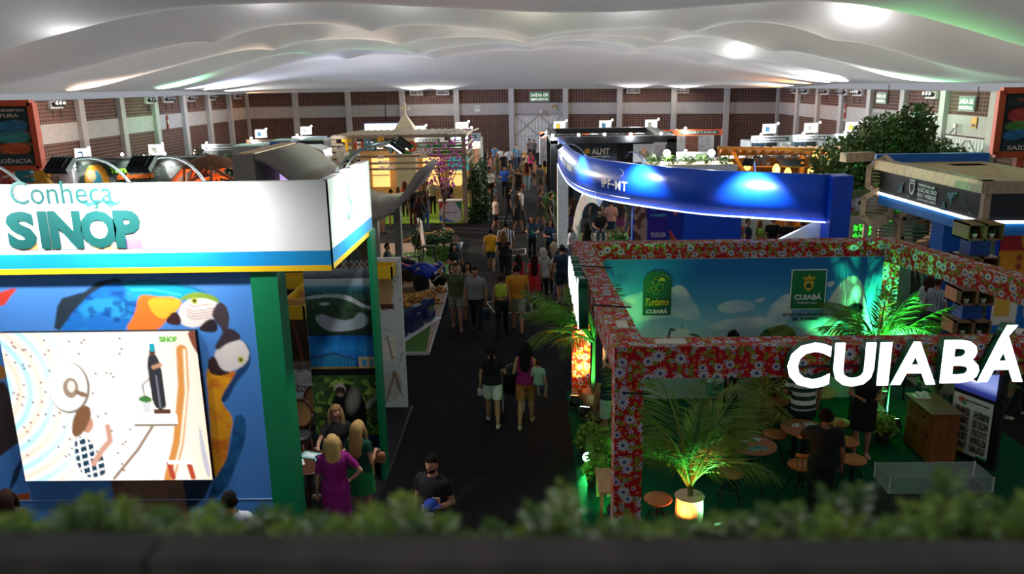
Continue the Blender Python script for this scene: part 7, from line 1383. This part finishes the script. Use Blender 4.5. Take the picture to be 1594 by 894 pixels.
person('man in navy tee next to the floral frame corner', (0.962, 22.291), 1.76, 200, ('beard', K1), (.6, '16263a'), ('shorts', '1c2430'), det=1)
person('girl in white tee with long hair before the white arch', (1.479, 27.524), 1.35, 80, ('long', K1), (.6, 'cfcdd2'), ('pants', '5a6478'), sex='f', det=1, group='children')
person('small child in pale top beside the white arch', (1.705, 27.561), 1.0, 60, ('tail', K1), (.6, 'b8b4ba'), ('shorts', '8a7a8a'), sex='f', group='children')
A = 'visitors further down the aisle'
person('boy in white vest and black shorts crossing the aisle', (-1.366, 33.875), 1.6, 110, ('short', '5a5450'), (.3, 'c9c4ba', .86), ('shorts', '151517'), pose='walk', group=A)
person('person in black tee and jeans crossing the aisle', (-0.807, 35.918), 1.66, 100, ('tail', K1), (.6, '17171a'), ('pants', '2a3038'), pose='walk2', group=A, sex='f')
person('man in white shirt crossing the aisle', (-0.312, 35.521), 1.76, 95, ('short', K1), (.8, 'b5b0a8'), ('pants', '3a3836'), pose='walk', group=A)
person('woman in black dress with a yellow bag crossing the aisle', (-0.41, 33.678), 1.64, 80, ('mid', K2), (.4, '141416'), ('skirt', '141416', .6, .22), sex='f', wide=1.15, pose='walk', group=A, arms=('fwd', 'back'))
person('man in dark grey tee and grey shorts crossing the aisle', (0.552, 34.473), 1.74, 85, ('short', K1), (.6, '39393b'), ('shorts', '4a4844'), wide=1.1, pose='walk', group=A, arms=('back', 'fwd'))
person('man in black tee and khaki trousers crossing the aisle', (0.985, 33.235), 1.76, 80, ('beard', K1), (.6, '131315'), ('pants', '6a6250'), pose='walk2', group=A)
person('woman in white patterned blouse and black shorts walking up the aisle', (-2.056, 44.708), 1.6, 200, ('bun', K3), (.5, 'print:b0aca4'), ('shorts', '131315'), 'b8a898', 'f', wide=1.15, group=A, arms=('phone', 'down'))
person('bearded man in royal blue tee coming down the aisle', (-1.269, 44.761), 1.76, 0, ('beard', K1), (.6, '1a56b8'), ('pants', '1a1a1e'), arms=('hold', 'hold'), wide=1.1, group=A, det=1)
person('woman in olive ankle-length dress', (-2.015, 54.791), 1.68, 0, ('mid', K3), (0, '5a4e38'), ('skirt', '5a4e38', .2, .24), sex='f', group=A, extra=bag('orange handbag beside the olive dress', 'c06a28', (.2, .08, .2), .02, -1))
person('man in black tee next to the olive dress', (-1.556, 54.013), 1.78, 0, ('short', K1), (.6, '18181a'), ('pants', '1c1c20'), group=A)
person('woman in pink top and dark trousers by the far booths', (-2.5, 53.6), 1.66, 120, ('mid', K3), (.7, 'c87a7a'), ('pants', '2a2028'), sex='f', group=A, extra=bag('red handbag beside the pink top', 'a83a30', (.2, .08, .18), .02, 1))
person('person in brown dress by the far booths', (-2.727, 59.073), 1.66, 150, ('long', K2), (.5, 'print:5a463c'), ('skirt', 'print:5a463c', .4, .22), sex='f', group=A)
person('man in teal tee at the head of the far crowd', (-0.818, 60.176), 1.78, 20, ('short', K2), (.6, '1f7a94'), ('pants', '1c2430'), group=A)
person('man in grey-blue shirt beside the teal tee', (-0.624, 59.772), 1.76, 190, ('short', '8a857c'), (.7, '6a8294'), ('pants', '2a3a4c'), group=A)
person('woman in black off-shoulder dress facing down the aisle', (-0.487, 44.93), 1.66, 0, ('long', K2), (.5, '121213', .86, 1.36), ('skirt', '161214', .4, .24), sex='f', wide=1.15, group=A, extra=bag('red bag by the black off-shoulder dress', 'a82c2c', (.18, .08, .2), .0, 1))
person('woman in rust top and light jeans with long hair', (-0.019, 47.852), 1.66, 180, ('vlong', '3a1c16'), (.3, '8a3a26'), ('pants', '8fb0bc'), 'd8d4cc', 'f', group=A)
person('woman in brown top and black shorts near the black booth', (0.453, 49.42), 1.66, 90, ('bun', K2), (.2, 'a06a4c'), ('shorts', '171515'), sex='f', group=A)
person('man in grey tee with beige shorts by the black booth', (0.745, 45.743), 1.74, 190, ('short', K1), (.6, '5c5a58'), ('shorts', '6a5a48'), group=A, wide=1.1)
person('person in yellow top beside the black booth column', (1.07, 48.896), 1.66, 180, ('mid', K1), (.6, 'c9a22a'), ('pants', '3a3430'), sex='f', group=A)
person('man in white shirt seen from behind in the far crowd', (-1.91, 58.467), 1.74, 180, ('short', K1), (.7, 'c4c6ca'), ('pants', '2a2a30'), group=A)
person('second man in white shirt further along the far crowd', (-1.332, 57.503), 1.76, 180, ('short', K1), (.7, 'b4b8be'), ('pants', '24262c'), group=A)
person('woman in magenta top in the far crowd', (0.25, 55.372), 1.64, 170, ('long', K3), (.5, 'c0286a'), ('pants', '1a181c'), sex='f', group=A)
person('blonde woman in pale top in the far crowd', (-0.147, 56.278), 1.66, 190, ('long', 'b08a58'), (.4, 'c9a890'), ('pants', '5a5248'), sex='f', group=A)
person('man in grey shirt before the far white door', (0.209, 67.059), 1.78, 200, ('short', K1), (.7, '6a6664'), ('pants', '26242a'), group=A)
person('man in dark shirt before the far white door', (0.574, 66.489), 1.76, 170, ('short', '4a4440'), (.7, '4a4a50'), ('pants', '201f24'), group=A)
person('short person in olive tee in the far crowd', (-1.011, 45.615), 1.4, 0, ('short', K2), (.6, '6a5a44'), ('pants', '2a2622'), group=A)
person('woman in printed dress holding a phone in mid aisle', (-0.994, 47.045), 1.64, 30, ('curly', K3), (.5, 'print:5a4436'), ('skirt', 'print:5a4436', .4, .22), sex='f', group=A, arms=('phone', 'down'))
person('man in khaki tee in the far crowd', (-0.216, 50.172), 1.72, 180, ('short', K2), (.6, '7a7052'), ('pants', '2c2a28'), group=A)
person('man in grey-blue tee by the far left booths', (-2.426, 61.062), 1.74, 190, ('short', K2), (.6, '5a7a9a'), ('pants', '2a2c34'), group=A)
person('woman in jeans half behind the green wall', (-1.62, 38.5), 1.62, 90, ('mid', K2), (.6, '4a5058'), ('pants', '5a6a80'), sex='f', group=A)
S_ = 'visitors on the lime lawn'
person('man in grey jersey with the number 150 on its back', (-6.059, 35.36), 1.78, 190, ('short', K2), (.6, 'a09a96', .82), ('shorts', '18181a'), group=S_)
person('woman in black tank top and beige skirt on the lime lawn', (-6.006, 36.995), 1.66, 120, ('long', K3), (0, '17161a'), ('skirt', 'b09a78', .5, .2), sex='f', group=S_)
person('curly-haired woman in red dress on the lime lawn', (-5.885, 38.218), 1.72, 185, ('curly', '5a2c1a'), (0, 'b8242a'), ('pants', '1c1a1e'), sex='f', group=S_)
person('woman in black top and maroon trousers on the lime lawn', (-5.168, 35.679), 1.64, 180, ('long', K1), (.6, '141416'), ('long', '5a2420'), sex='f', group=S_, extra=bag('blue shopping bag beside maroon trousers', '1c4ab0', (.18, .1, .3), .05, -1))
person('man in olive and black jersey on the lime lawn', (-4.958, 36.541), 1.76, 10, ('beard', K1), (.6, '3a3a28'), ('pants', '1a1a1c'), group=S_)
person('woman in long black coat in front of the lime lawn', (-4.63, 33.987), 1.66, 190, ('mid', K2), (1.9, '131316', .78), ('pants', '15151a'), sex='f', group=S_)
person('man in plaid shirt at the warm niches', (-4.655, 39.037), 1.76, 180, ('short', K1), (.9, 'print:9a927a'), ('pants', '17171a'), group=S_)
person('person with a dark backpack by the warm niches', (-5.9, 41.8), 1.74, 185, ('short', K1), (.7, '3a3f48'), ('pants', '22222a'), group=S_, extra=lambda p: (lambda t: (MB().ell((p['xy'][0], p['xy'][1] - .2, 1.22), (.17, .1, .24), 12, 8).build('pack', mat('2c333c', .7), t, True), MB().tube([(p['xy'][0] - .1, p['xy'][1] - .2, 1.44), (p['xy'][0] - .1, p['xy'][1] - .05, 1.44)], .015, 5).build('strap', mat('2c333c', .7), t)))(thing('backpack', 'dark backpack worn by the warm niches', 'backpack', (p['xy'][0], p['xy'][1] - .2, .98))))
person('woman in beige jacket at the edge of the lime lawn', (-6.302, 34.112), 1.64, 150, ('mid', K3), (1.9, 'b0a490', .8), ('skirt', '9a8a74', .5, .2), sex='f', group=S_)
person('woman in blue denim by the black coat', (-4.424, 34.317), 1.64, 200, ('long', K2), (.6, '2f4258'), ('pants', '4a6a8a'), sex='f', group=S_)
person('man in black behind the promo counter', (-3.795, 38.213), 1.72, 20, ('short', K1), (.6, '18181a'), ('pants', '18181a'), group=S_)
person('woman in teal top at the warm niches', (-5.3, 41.6), 1.64, 180, ('bun', K3), (.6, '7a5a4a'), ('pants', '24242a'), sex='f', group=S_)
B_ = 'visitors inside the blue booth'
person('bearded man in black tee sitting on a white cube by the lawn', (2.814, 30.992), 1.78, 0, ('beard', K1), (.6, '121214'), ('pants', '3a4450'), pose='sit', arms=('lap', 'lap'), group=B_, det=1, skin='b08468')
person('woman in black sitting on the lawn', (2.326, 31.122), 1.65, 180, ('vlong', K1), (.5, '141416'), ('shorts', '2c2c30'), sex='f', pose='ground', group=B_, arms=('back', 'back'))
person('man in navy tee and jeans standing on the lawn', (2.803, 32.686), 1.78, 180, ('short', K1), (.6, '1a2434'), ('pants', '2c4258'), group=B_)
person('man in pink tee and denim shorts seen from behind', (3.239, 31.069), 1.74, 182, ('short', K2), (.6, 'd08a8c'), ('shorts', '24344a'), group=B_, arms=('hold', 'hold'))
person('woman in black tee and purple skirt', (3.715, 31.724), 1.64, 190, ('mid', K2), (.6, '26202a'), ('skirt', '6a2a5a', .65, .2), sex='f', group=B_)
person('woman in black top and violet trousers inside the arch', (1.876, 32.511), 1.66, 150, ('long', K2), (.4, '161618'), ('long', '4a2a6a'), sex='f', group=B_)
person('red-haired woman in navy seated behind the floral beam', (3.581, 27.414), 1.66, 90, ('curly', '5a2a20'), (.7, '1c2c4a'), ('pants', '1c2430'), sex='f', pose='sit', group=B_)
person('man in orange tee and glasses at the counter', (6.993, 26.594), 1.74, 10, ('short', K2), (.6, 'd8683a'), ('pants', '2c2c34'), group=B_, det=1)
person('girl in white tee and cap beside the orange tee', (6.756, 26.854), 1.35, 180, ('cap', 'd8d0c4'), (.6, 'd8d8d8'), ('shorts', '4a5a70'), sex='f', group=B_)
person('small child in red top at the counter', (6.744, 27.392), 1.12, 150, ('short', K1), (.6, '9a2a34'), ('shorts', '3a3a44'), group=B_)
person('man in dark navy shirt behind the orange tee', (7.28, 26.316), 1.76, 60, ('short', K1), (.6, '1c2a40'), ('pants', '20242c'), group=B_)
person('woman in lime green top with black trousers', (7.736, 26.491), 1.66, 80, ('long', K3), (.5, '8ab83a'), ('pants', '161618'), sex='f', group=B_, arms=('hold', 'hold'))
person('man in black shirt among the group under the blue fascia', (8.159, 26.512), 1.78, 180, ('short', K1), (.6, '121214'), ('pants', '18181c'), group=B_)
person('heavy man in black polo under the blue fascia', (8.511, 26.211), 1.76, 20, ('short', K1), (.6, '141519'), ('pants', '1c1c22'), wide=1.2, group=B_)
person('man in brown tee under the blue fascia', (8.937, 25.912), 1.74, 190, ('short', K2), (.6, '8a5a34'), ('pants', '2a2624'), group=B_)
person('dark-haired woman in black before the brown tee', (8.656, 25.528), 1.6, 0, ('long', K1), (.4, '161618'), ('pants', '18181c'), sex='f', group=B_)
person('person in grey close to the blue column', (9.022, 24.417), 1.6, 0, ('short', K2), (.6, '7a6a64'), ('pants', '3a3a3e'), group=B_)
C2 = 'people on the green carpet'
person('man in navy tee behind the front floral post', (1.38, 12.9), 1.76, 200, ('short', K1), (.6, '131c2c'), ('shorts', 'a8c8a8'), group=C2, det=1)
person('boy in white tee and green shorts with a raised arm', (3.432, 13.971), 1.5, 5, ('short', K2), (.6, 'c9d8c4'), ('shorts', 'print:2f7a6a'), '8a6a50', arms=('down', 'face'), group=C2, det=1)
person('man in green and white striped polo leaning at the round table', (4.55, 12.55), 1.76, 190, ('short', K1), (.8, 'stripe:dfe0d4:1c3a30:.07:2', .84), ('pants', '182a34'), wide=1.15, group=C2, det=1, arms=('lap', 'down'))
person('man in black shirt standing beside the backed stool', (4.114, 10.427), 1.76, 165, ('short', K1), (.7, '101012', .82), ('pants', '0f0f12'), group=C2, det=2, arms=('reach', 'down'), skin='8a5c44')
person('woman in black dress and badge by the sideboard', (5.539, 12.473), 1.72, -10, ('long', K2), (.5, '101012'), ('skirt', '101012', .52, .2), 'c09a88', 'f', wide=1.1, arms=('hold', 'hold'), group=C2, det=2)
person('dark-haired woman half hidden behind the front beam', (3.85, 14.5), 1.62, 150, ('long', K1), (.5, '2a2a2c'), ('pants', '202024'), sex='f', group=C2)
person('person in black trousers beyond the totem', (9.027, 13.998), 1.74, 90, ('short', K1), (.6, '1a1a1c'), ('pants', '101012'), 'c9b8a8', group=C2, pose='walk')
L2 = 'people at the oak and blue booth'
person('man in green shirt inside the glass front', (12.86, 26.216), 1.74, 20, ('short', K2), (.8, '1f6a4c'), ('pants', '22303a'), group=L2)
person('woman in black inside the glass front', (13.02, 25.667), 1.64, 180, ('vlong', K1), (.5, '141418'), ('pants', '18181c'), sex='f', group=L2)
person('man in pink shirt and glasses beside the plant tower', (11.629, 21.396), 1.74, -20, ('short', K1), (.7, 'c09aa0'), ('pants', '2a2c34'), group=L2)
person('man in grey striped shirt under the slanting beam', (9.443, 18.074), 1.7, 120, ('short', K2), (.8, 'stripe:b8c0c8:6a7480:.03:0'), ('pants', '26282e'), group=L2)
person('woman in white blouse under the slanting beam', (9.458, 18.514), 1.64, 160, ('mid', K2), (.8, 'c9d0d4'), ('pants', '3a4048'), sex='f', group=L2)
G2 = 'visitors below the balcony'
person('long-haired woman below the macaw wall by the hedge', (-6.257, 8.516), 1.62, 200, ('long', '2a1a14'), (.5, '3a2a2a'), ('pants', '24242a'), sex='f', group=G2, det=1)
person('man with cropped dark hair before the macaw tree trunk', (-3.473, 8.263), 1.72, 190, ('short', K1), (.6, 'b8c0c4'), ('pants', '2a2a30'), group=G2, det=1)
person('man standing behind the white sketch wall by the quad bike', (-4.164, 23.171), 1.7, 90, ('short', K1), (.6, '26282c'), ('pants', '24262c'), group=A)
build_people()
JX = [p for p in PEOPLE if 'number 150' in p['label']][0]['xy']; t = [o for o in bpy.data.objects if o.get('label', '').startswith('man in grey jersey')][0]
text('150', (JX[0] - .16, JX[1] - .17, 1.12), (1, 0, 0), (0, 0, 1), mat('17171a', .6), t, w=.3, h=.2, bold=.03).location = (.15, .155, 1.1)
kids(t)[-1].rotation_euler = (0, 0, R(180))
# stroller
sx, sy = (-0.314, 14.415); st = thing('baby_stroller', 'black folding stroller pushed between two women', 'stroller', (sx, sy, 0))
for dx in (-.2, .2):
    for dy in (-.3, .3): MB().tube([(sx + dx - .02, sy + dy, .09), (sx + dx + .02, sy + dy, .09)], .09, 14).build('wheel', RUB, st)
    MB().bar((sx + dx, sy + .32, .12), (sx + dx, sy - .5, 1.0), .025).build('frame_bar', STEEL, st); MB().bar((sx + dx, sy - .3, .12), (sx + dx, sy + .3, .62), .025).build('frame_bar', STEEL, st)
MB().tube([(sx, sy + .32, .42), (sx, sy + .05, .45), (sx, sy - .15, .85)], [(.19, .06), (.2, .08), (.19, .05)], 8).build('seat', mat('17171a', .8), st); MB().ell((sx, sy + .02, .82), (.22, .25, .2), 12, 8).build('canopy', mat('131316', .8), st, True); MB().tube([(sx - .2, sy - .5, 1.0), (sx + .2, sy - .5, 1.0)], .018, 8).build('handle', BLACK, st)
for key, lab in (('white cube', 'white cube seat under the bearded man on the lawn'), ('red-haired', 'white cube seat under the red-haired woman')):
    bx, by = [p for p in PEOPLE if key in p['label']][0]['xy']; t = thing('cube_seat', lab, 'seat', (bx, by, .05)); box('cushion', mat('d8d8d6', .6), bx - .24, bx + .24, by - .2, by + .24, .08, .42, t); box('base', mat('a8a8a6', .6), bx - .22, bx + .22, by - .18, by + .22, .05, .08, t)
# jaguar figures
def jaguar(loc, rz, label, lying):
    mb = MB(); zb = .22 if lying else .48
    mb.tube([(-.62, 0, zb), (-.4, 0, zb + .03), (0, 0, zb), (.35, 0, zb + .05), (.55, 0, zb + .14)], [(.1, .1), (.17, .16), (.16, .18), (.17, .2), (.1, .12)], 10); mb.ell((.72, 0, zb + .2), (.14, .12, .12), 12, 8); mb.ell((.84, 0, zb + .16), (.08, .075, .06), 10, 6)
    for s in (-1, 1): mb.ell((.68, s * .09, zb + .31), (.03, .03, .04), 8, 6)
    for x, b in ((.38, 0), (-.45, 1)):
        for s in (-1, 1):
            if lying: mb.tube([(x, s * .14, zb - .02), (x + .12, s * .2, .1), (x + .35, s * .18, .06)], [.09, .06, .045], 8)
            else: sw = .12 * s * (1 if b else -1); mb.tube([(x, s * .1, zb), (x + (.08 if b else -.02) + sw * .5, s * .11, .3), (x + (-.05 if b else 0) + sw, s * .11, .14), (x + sw, s * .11, .04), (x + sw + .1, s * .11, .035)], [.1, .07, .045, .045, .035], 8)
    mb.tube([(-.62, 0, zb + .02), (-.85, .03, zb - .05), (-1.05, .08, zb - .15), (-1.2, .12, zb - .08)], [.05, .04, .035, .03], 8)
    (co, no, fc), = remesh_all([(mb, .025)]); t = thing('jaguar_figure', label, 'figurine', loc, rz); m = bpy.data.materials.get('jaguar_coat')
    if not m:
        m = bpy.data.materials.new('jaguar_coat'); m.use_nodes = True; nt = m.node_tree; b = nt.nodes['Principled BSDF']; vo = nt.nodes.new('ShaderNodeTexVoronoi'); vo.inputs['Scale'].default_value = 13; tc = nt.nodes.new('ShaderNodeTexCoord'); nt.links.new(tc.outputs['Object'], vo.inputs['Vector']); rp = nt.nodes.new('ShaderNodeValToRGB'); rp.color_ramp.interpolation = 'CONSTANT'; e = rp.color_ramp.elements; e[0].color = (*srgb('a8642a'), 1); e[0].position = 0; e[1].position = .22; e[1].color = (*srgb('1c120c'), 1); e2 = e.new(.42); e2.color = (*srgb('d08f3c'), 1); nt.links.new(vo.outputs['Distance'], rp.inputs[0]); nt.links.new(rp.outputs[0], b.inputs['Base Color']); b.inputs['Roughness'].default_value = .7
    o = bpy.data.objects.new('body', grid_mesh('body', co, fc, m)); COL.objects.link(o); o.parent = t
    for s in (-1, 1): e_ = MB().ell((.83, s * .06, zb + .23), (.015, .012, .015), 6, 5); me = e_.mesh('eye'); me.materials.append(mat('1a1208', .2)); o = bpy.data.objects.new('eye', me); COL.objects.link(o); o.parent = t
jaguar((-3.2, 22.0, .08), R(20), 'lying jaguar figure behind the navy letters', True); jaguar((-3.75, 30.3, .06), R(8), 'walking jaguar figure at the far edge of the platform', False)

# ------------------------------------------------------------------ balcony rail and hedge in front
SLP = -.0165                       # the rail falls a little to the right
def railbox(x0, x1, y0, y1, z0, z1): return MB().add([(x, y, z + SLP * x) for z in (z0, z1) for y in (y0, y1) for x in (x0, x1)], [(0, 2, 3, 1), (4, 5, 7, 6), (0, 1, 5, 4), (2, 6, 7, 3), (0, 4, 6, 2), (1, 3, 7, 5)])
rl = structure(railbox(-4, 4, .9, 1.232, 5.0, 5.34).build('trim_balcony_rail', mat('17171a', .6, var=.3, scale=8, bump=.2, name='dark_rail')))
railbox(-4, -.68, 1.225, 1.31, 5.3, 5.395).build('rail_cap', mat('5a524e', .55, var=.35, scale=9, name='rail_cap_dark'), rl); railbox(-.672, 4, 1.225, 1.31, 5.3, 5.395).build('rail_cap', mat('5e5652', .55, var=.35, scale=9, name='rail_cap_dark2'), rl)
for x in (-.86, -.53, .68, 1.4): MB().lathe([(.02, 0), (.016, .004)], (x, 1.2, 5.34 + SLP * x), 10).build('screw_cap', mat('8a8078', .5), rl)
MB().box(-4, 4, .9, 1.7, 0, 5.05).build('parapet', mat('8a8884', .8), rl)
HM = [mat(c, .5, var=.35, scale=18, name='hedge_leaf_' + c) for c in ('7a9a3c', '9ab84a', '64883a')]
def sprig(x, y, z, h, seed):
    r = random.Random(seed); mb = MB(); b = Vector((x, y, z)); tp = b + Vector((r.uniform(-.03, .03), r.uniform(-.02, .03), h)); st = MB().tube([b, b.lerp(tp, .5) + Vector((r.uniform(-.01, .01), 0, 0)), tp], [.004, .003, .0015], 4)
    n = int(22 + h * 260)
    for i in range(n):
        s = .08 + .92 * i / n; p = b.lerp(tp, s); q = i * 2.4; l = .015 + .011 * r.random(); d = Vector((math.cos(q), math.sin(q), .45)).normalized(); u = d.cross(Vector((0, 0, 1))).normalized(); p = p + d * r.uniform(.0, .03) * (1.15 - s * .5)
        mb.add([p, p + d * l * .6 + u * l * .6, p + d * l * 1.3, p + d * l * .6 - u * l * .6], [(0, 1, 2, 3)])
    return mb, st
def hedge(label, x0, x1, hs, seed, n):
    r = random.Random(seed); t = thing('hedge_plant', label, 'hedge', ((x0 + x1) / 2, 1.45, 5.05)); g = [MB(), MB(), MB()]; stm = MB()
    for k in range(n):
        x = x0 + (x1 - x0) * (k + r.random()) / n; y = 1.38 + .2 * r.random(); f = (x - x0) / (x1 - x0) * (len(hs) - 1); i = min(int(f), len(hs) - 2); h = (hs[i] + (hs[i + 1] - hs[i]) * (f - i)) * (r.uniform(.25, .75) if k % 4 else r.uniform(.85, 1.25)); m, s = sprig(x, y, 5.2 + SLP * x, max(.05, h * .62), seed * 100 + k); g[k % 3].add(m.v, m.f); stm.add(s.v, s.f)
    for k in range(3): o = g[k].build('foliage', HM[k], t); o['kind'] = 'stuff'
    stm.build('stems', mat('4a4a2a', .8), t)['kind'] = 'stuff'
    MB().box(x0, x1, 1.36, 1.62, 5.05, 5.2 + SLP * x1).build('planter_trough', mat('1e2a1c', .8), t)
hedge('sparse tall sprigs of hedge before the macaw wall', -1.25, -.62, (.13, .1, .13, .22, .12, .2, .1), 1, 70)
hedge('leafy hedge clump with high tips before the green column', -.62, -.34, (.1, .13, .12, .16, .11), 2, 56)
hedge('hedge clump with the bushy tip beside the bearded man', -.34, -.1, (.2, .17, .08, .07), 3, 44)
hedge('low hedge stretch with one lone high tip at the foot of the aisle', -.1, .16, (.09, .1, .25, .11), 4, 40)
hedge('low hedge stretch in front of the floral post', .16, .5, (.08, .1, .1, .12, .14), 5, 60)
hedge('dense rising hedge clump before the stools', .5, .78, (.14, .17, .2, .22), 6, 80)
hedge('thick tall hedge end before the display case', .78, 1.35, (.22, .25, .24, .25, .24), 7, 170)
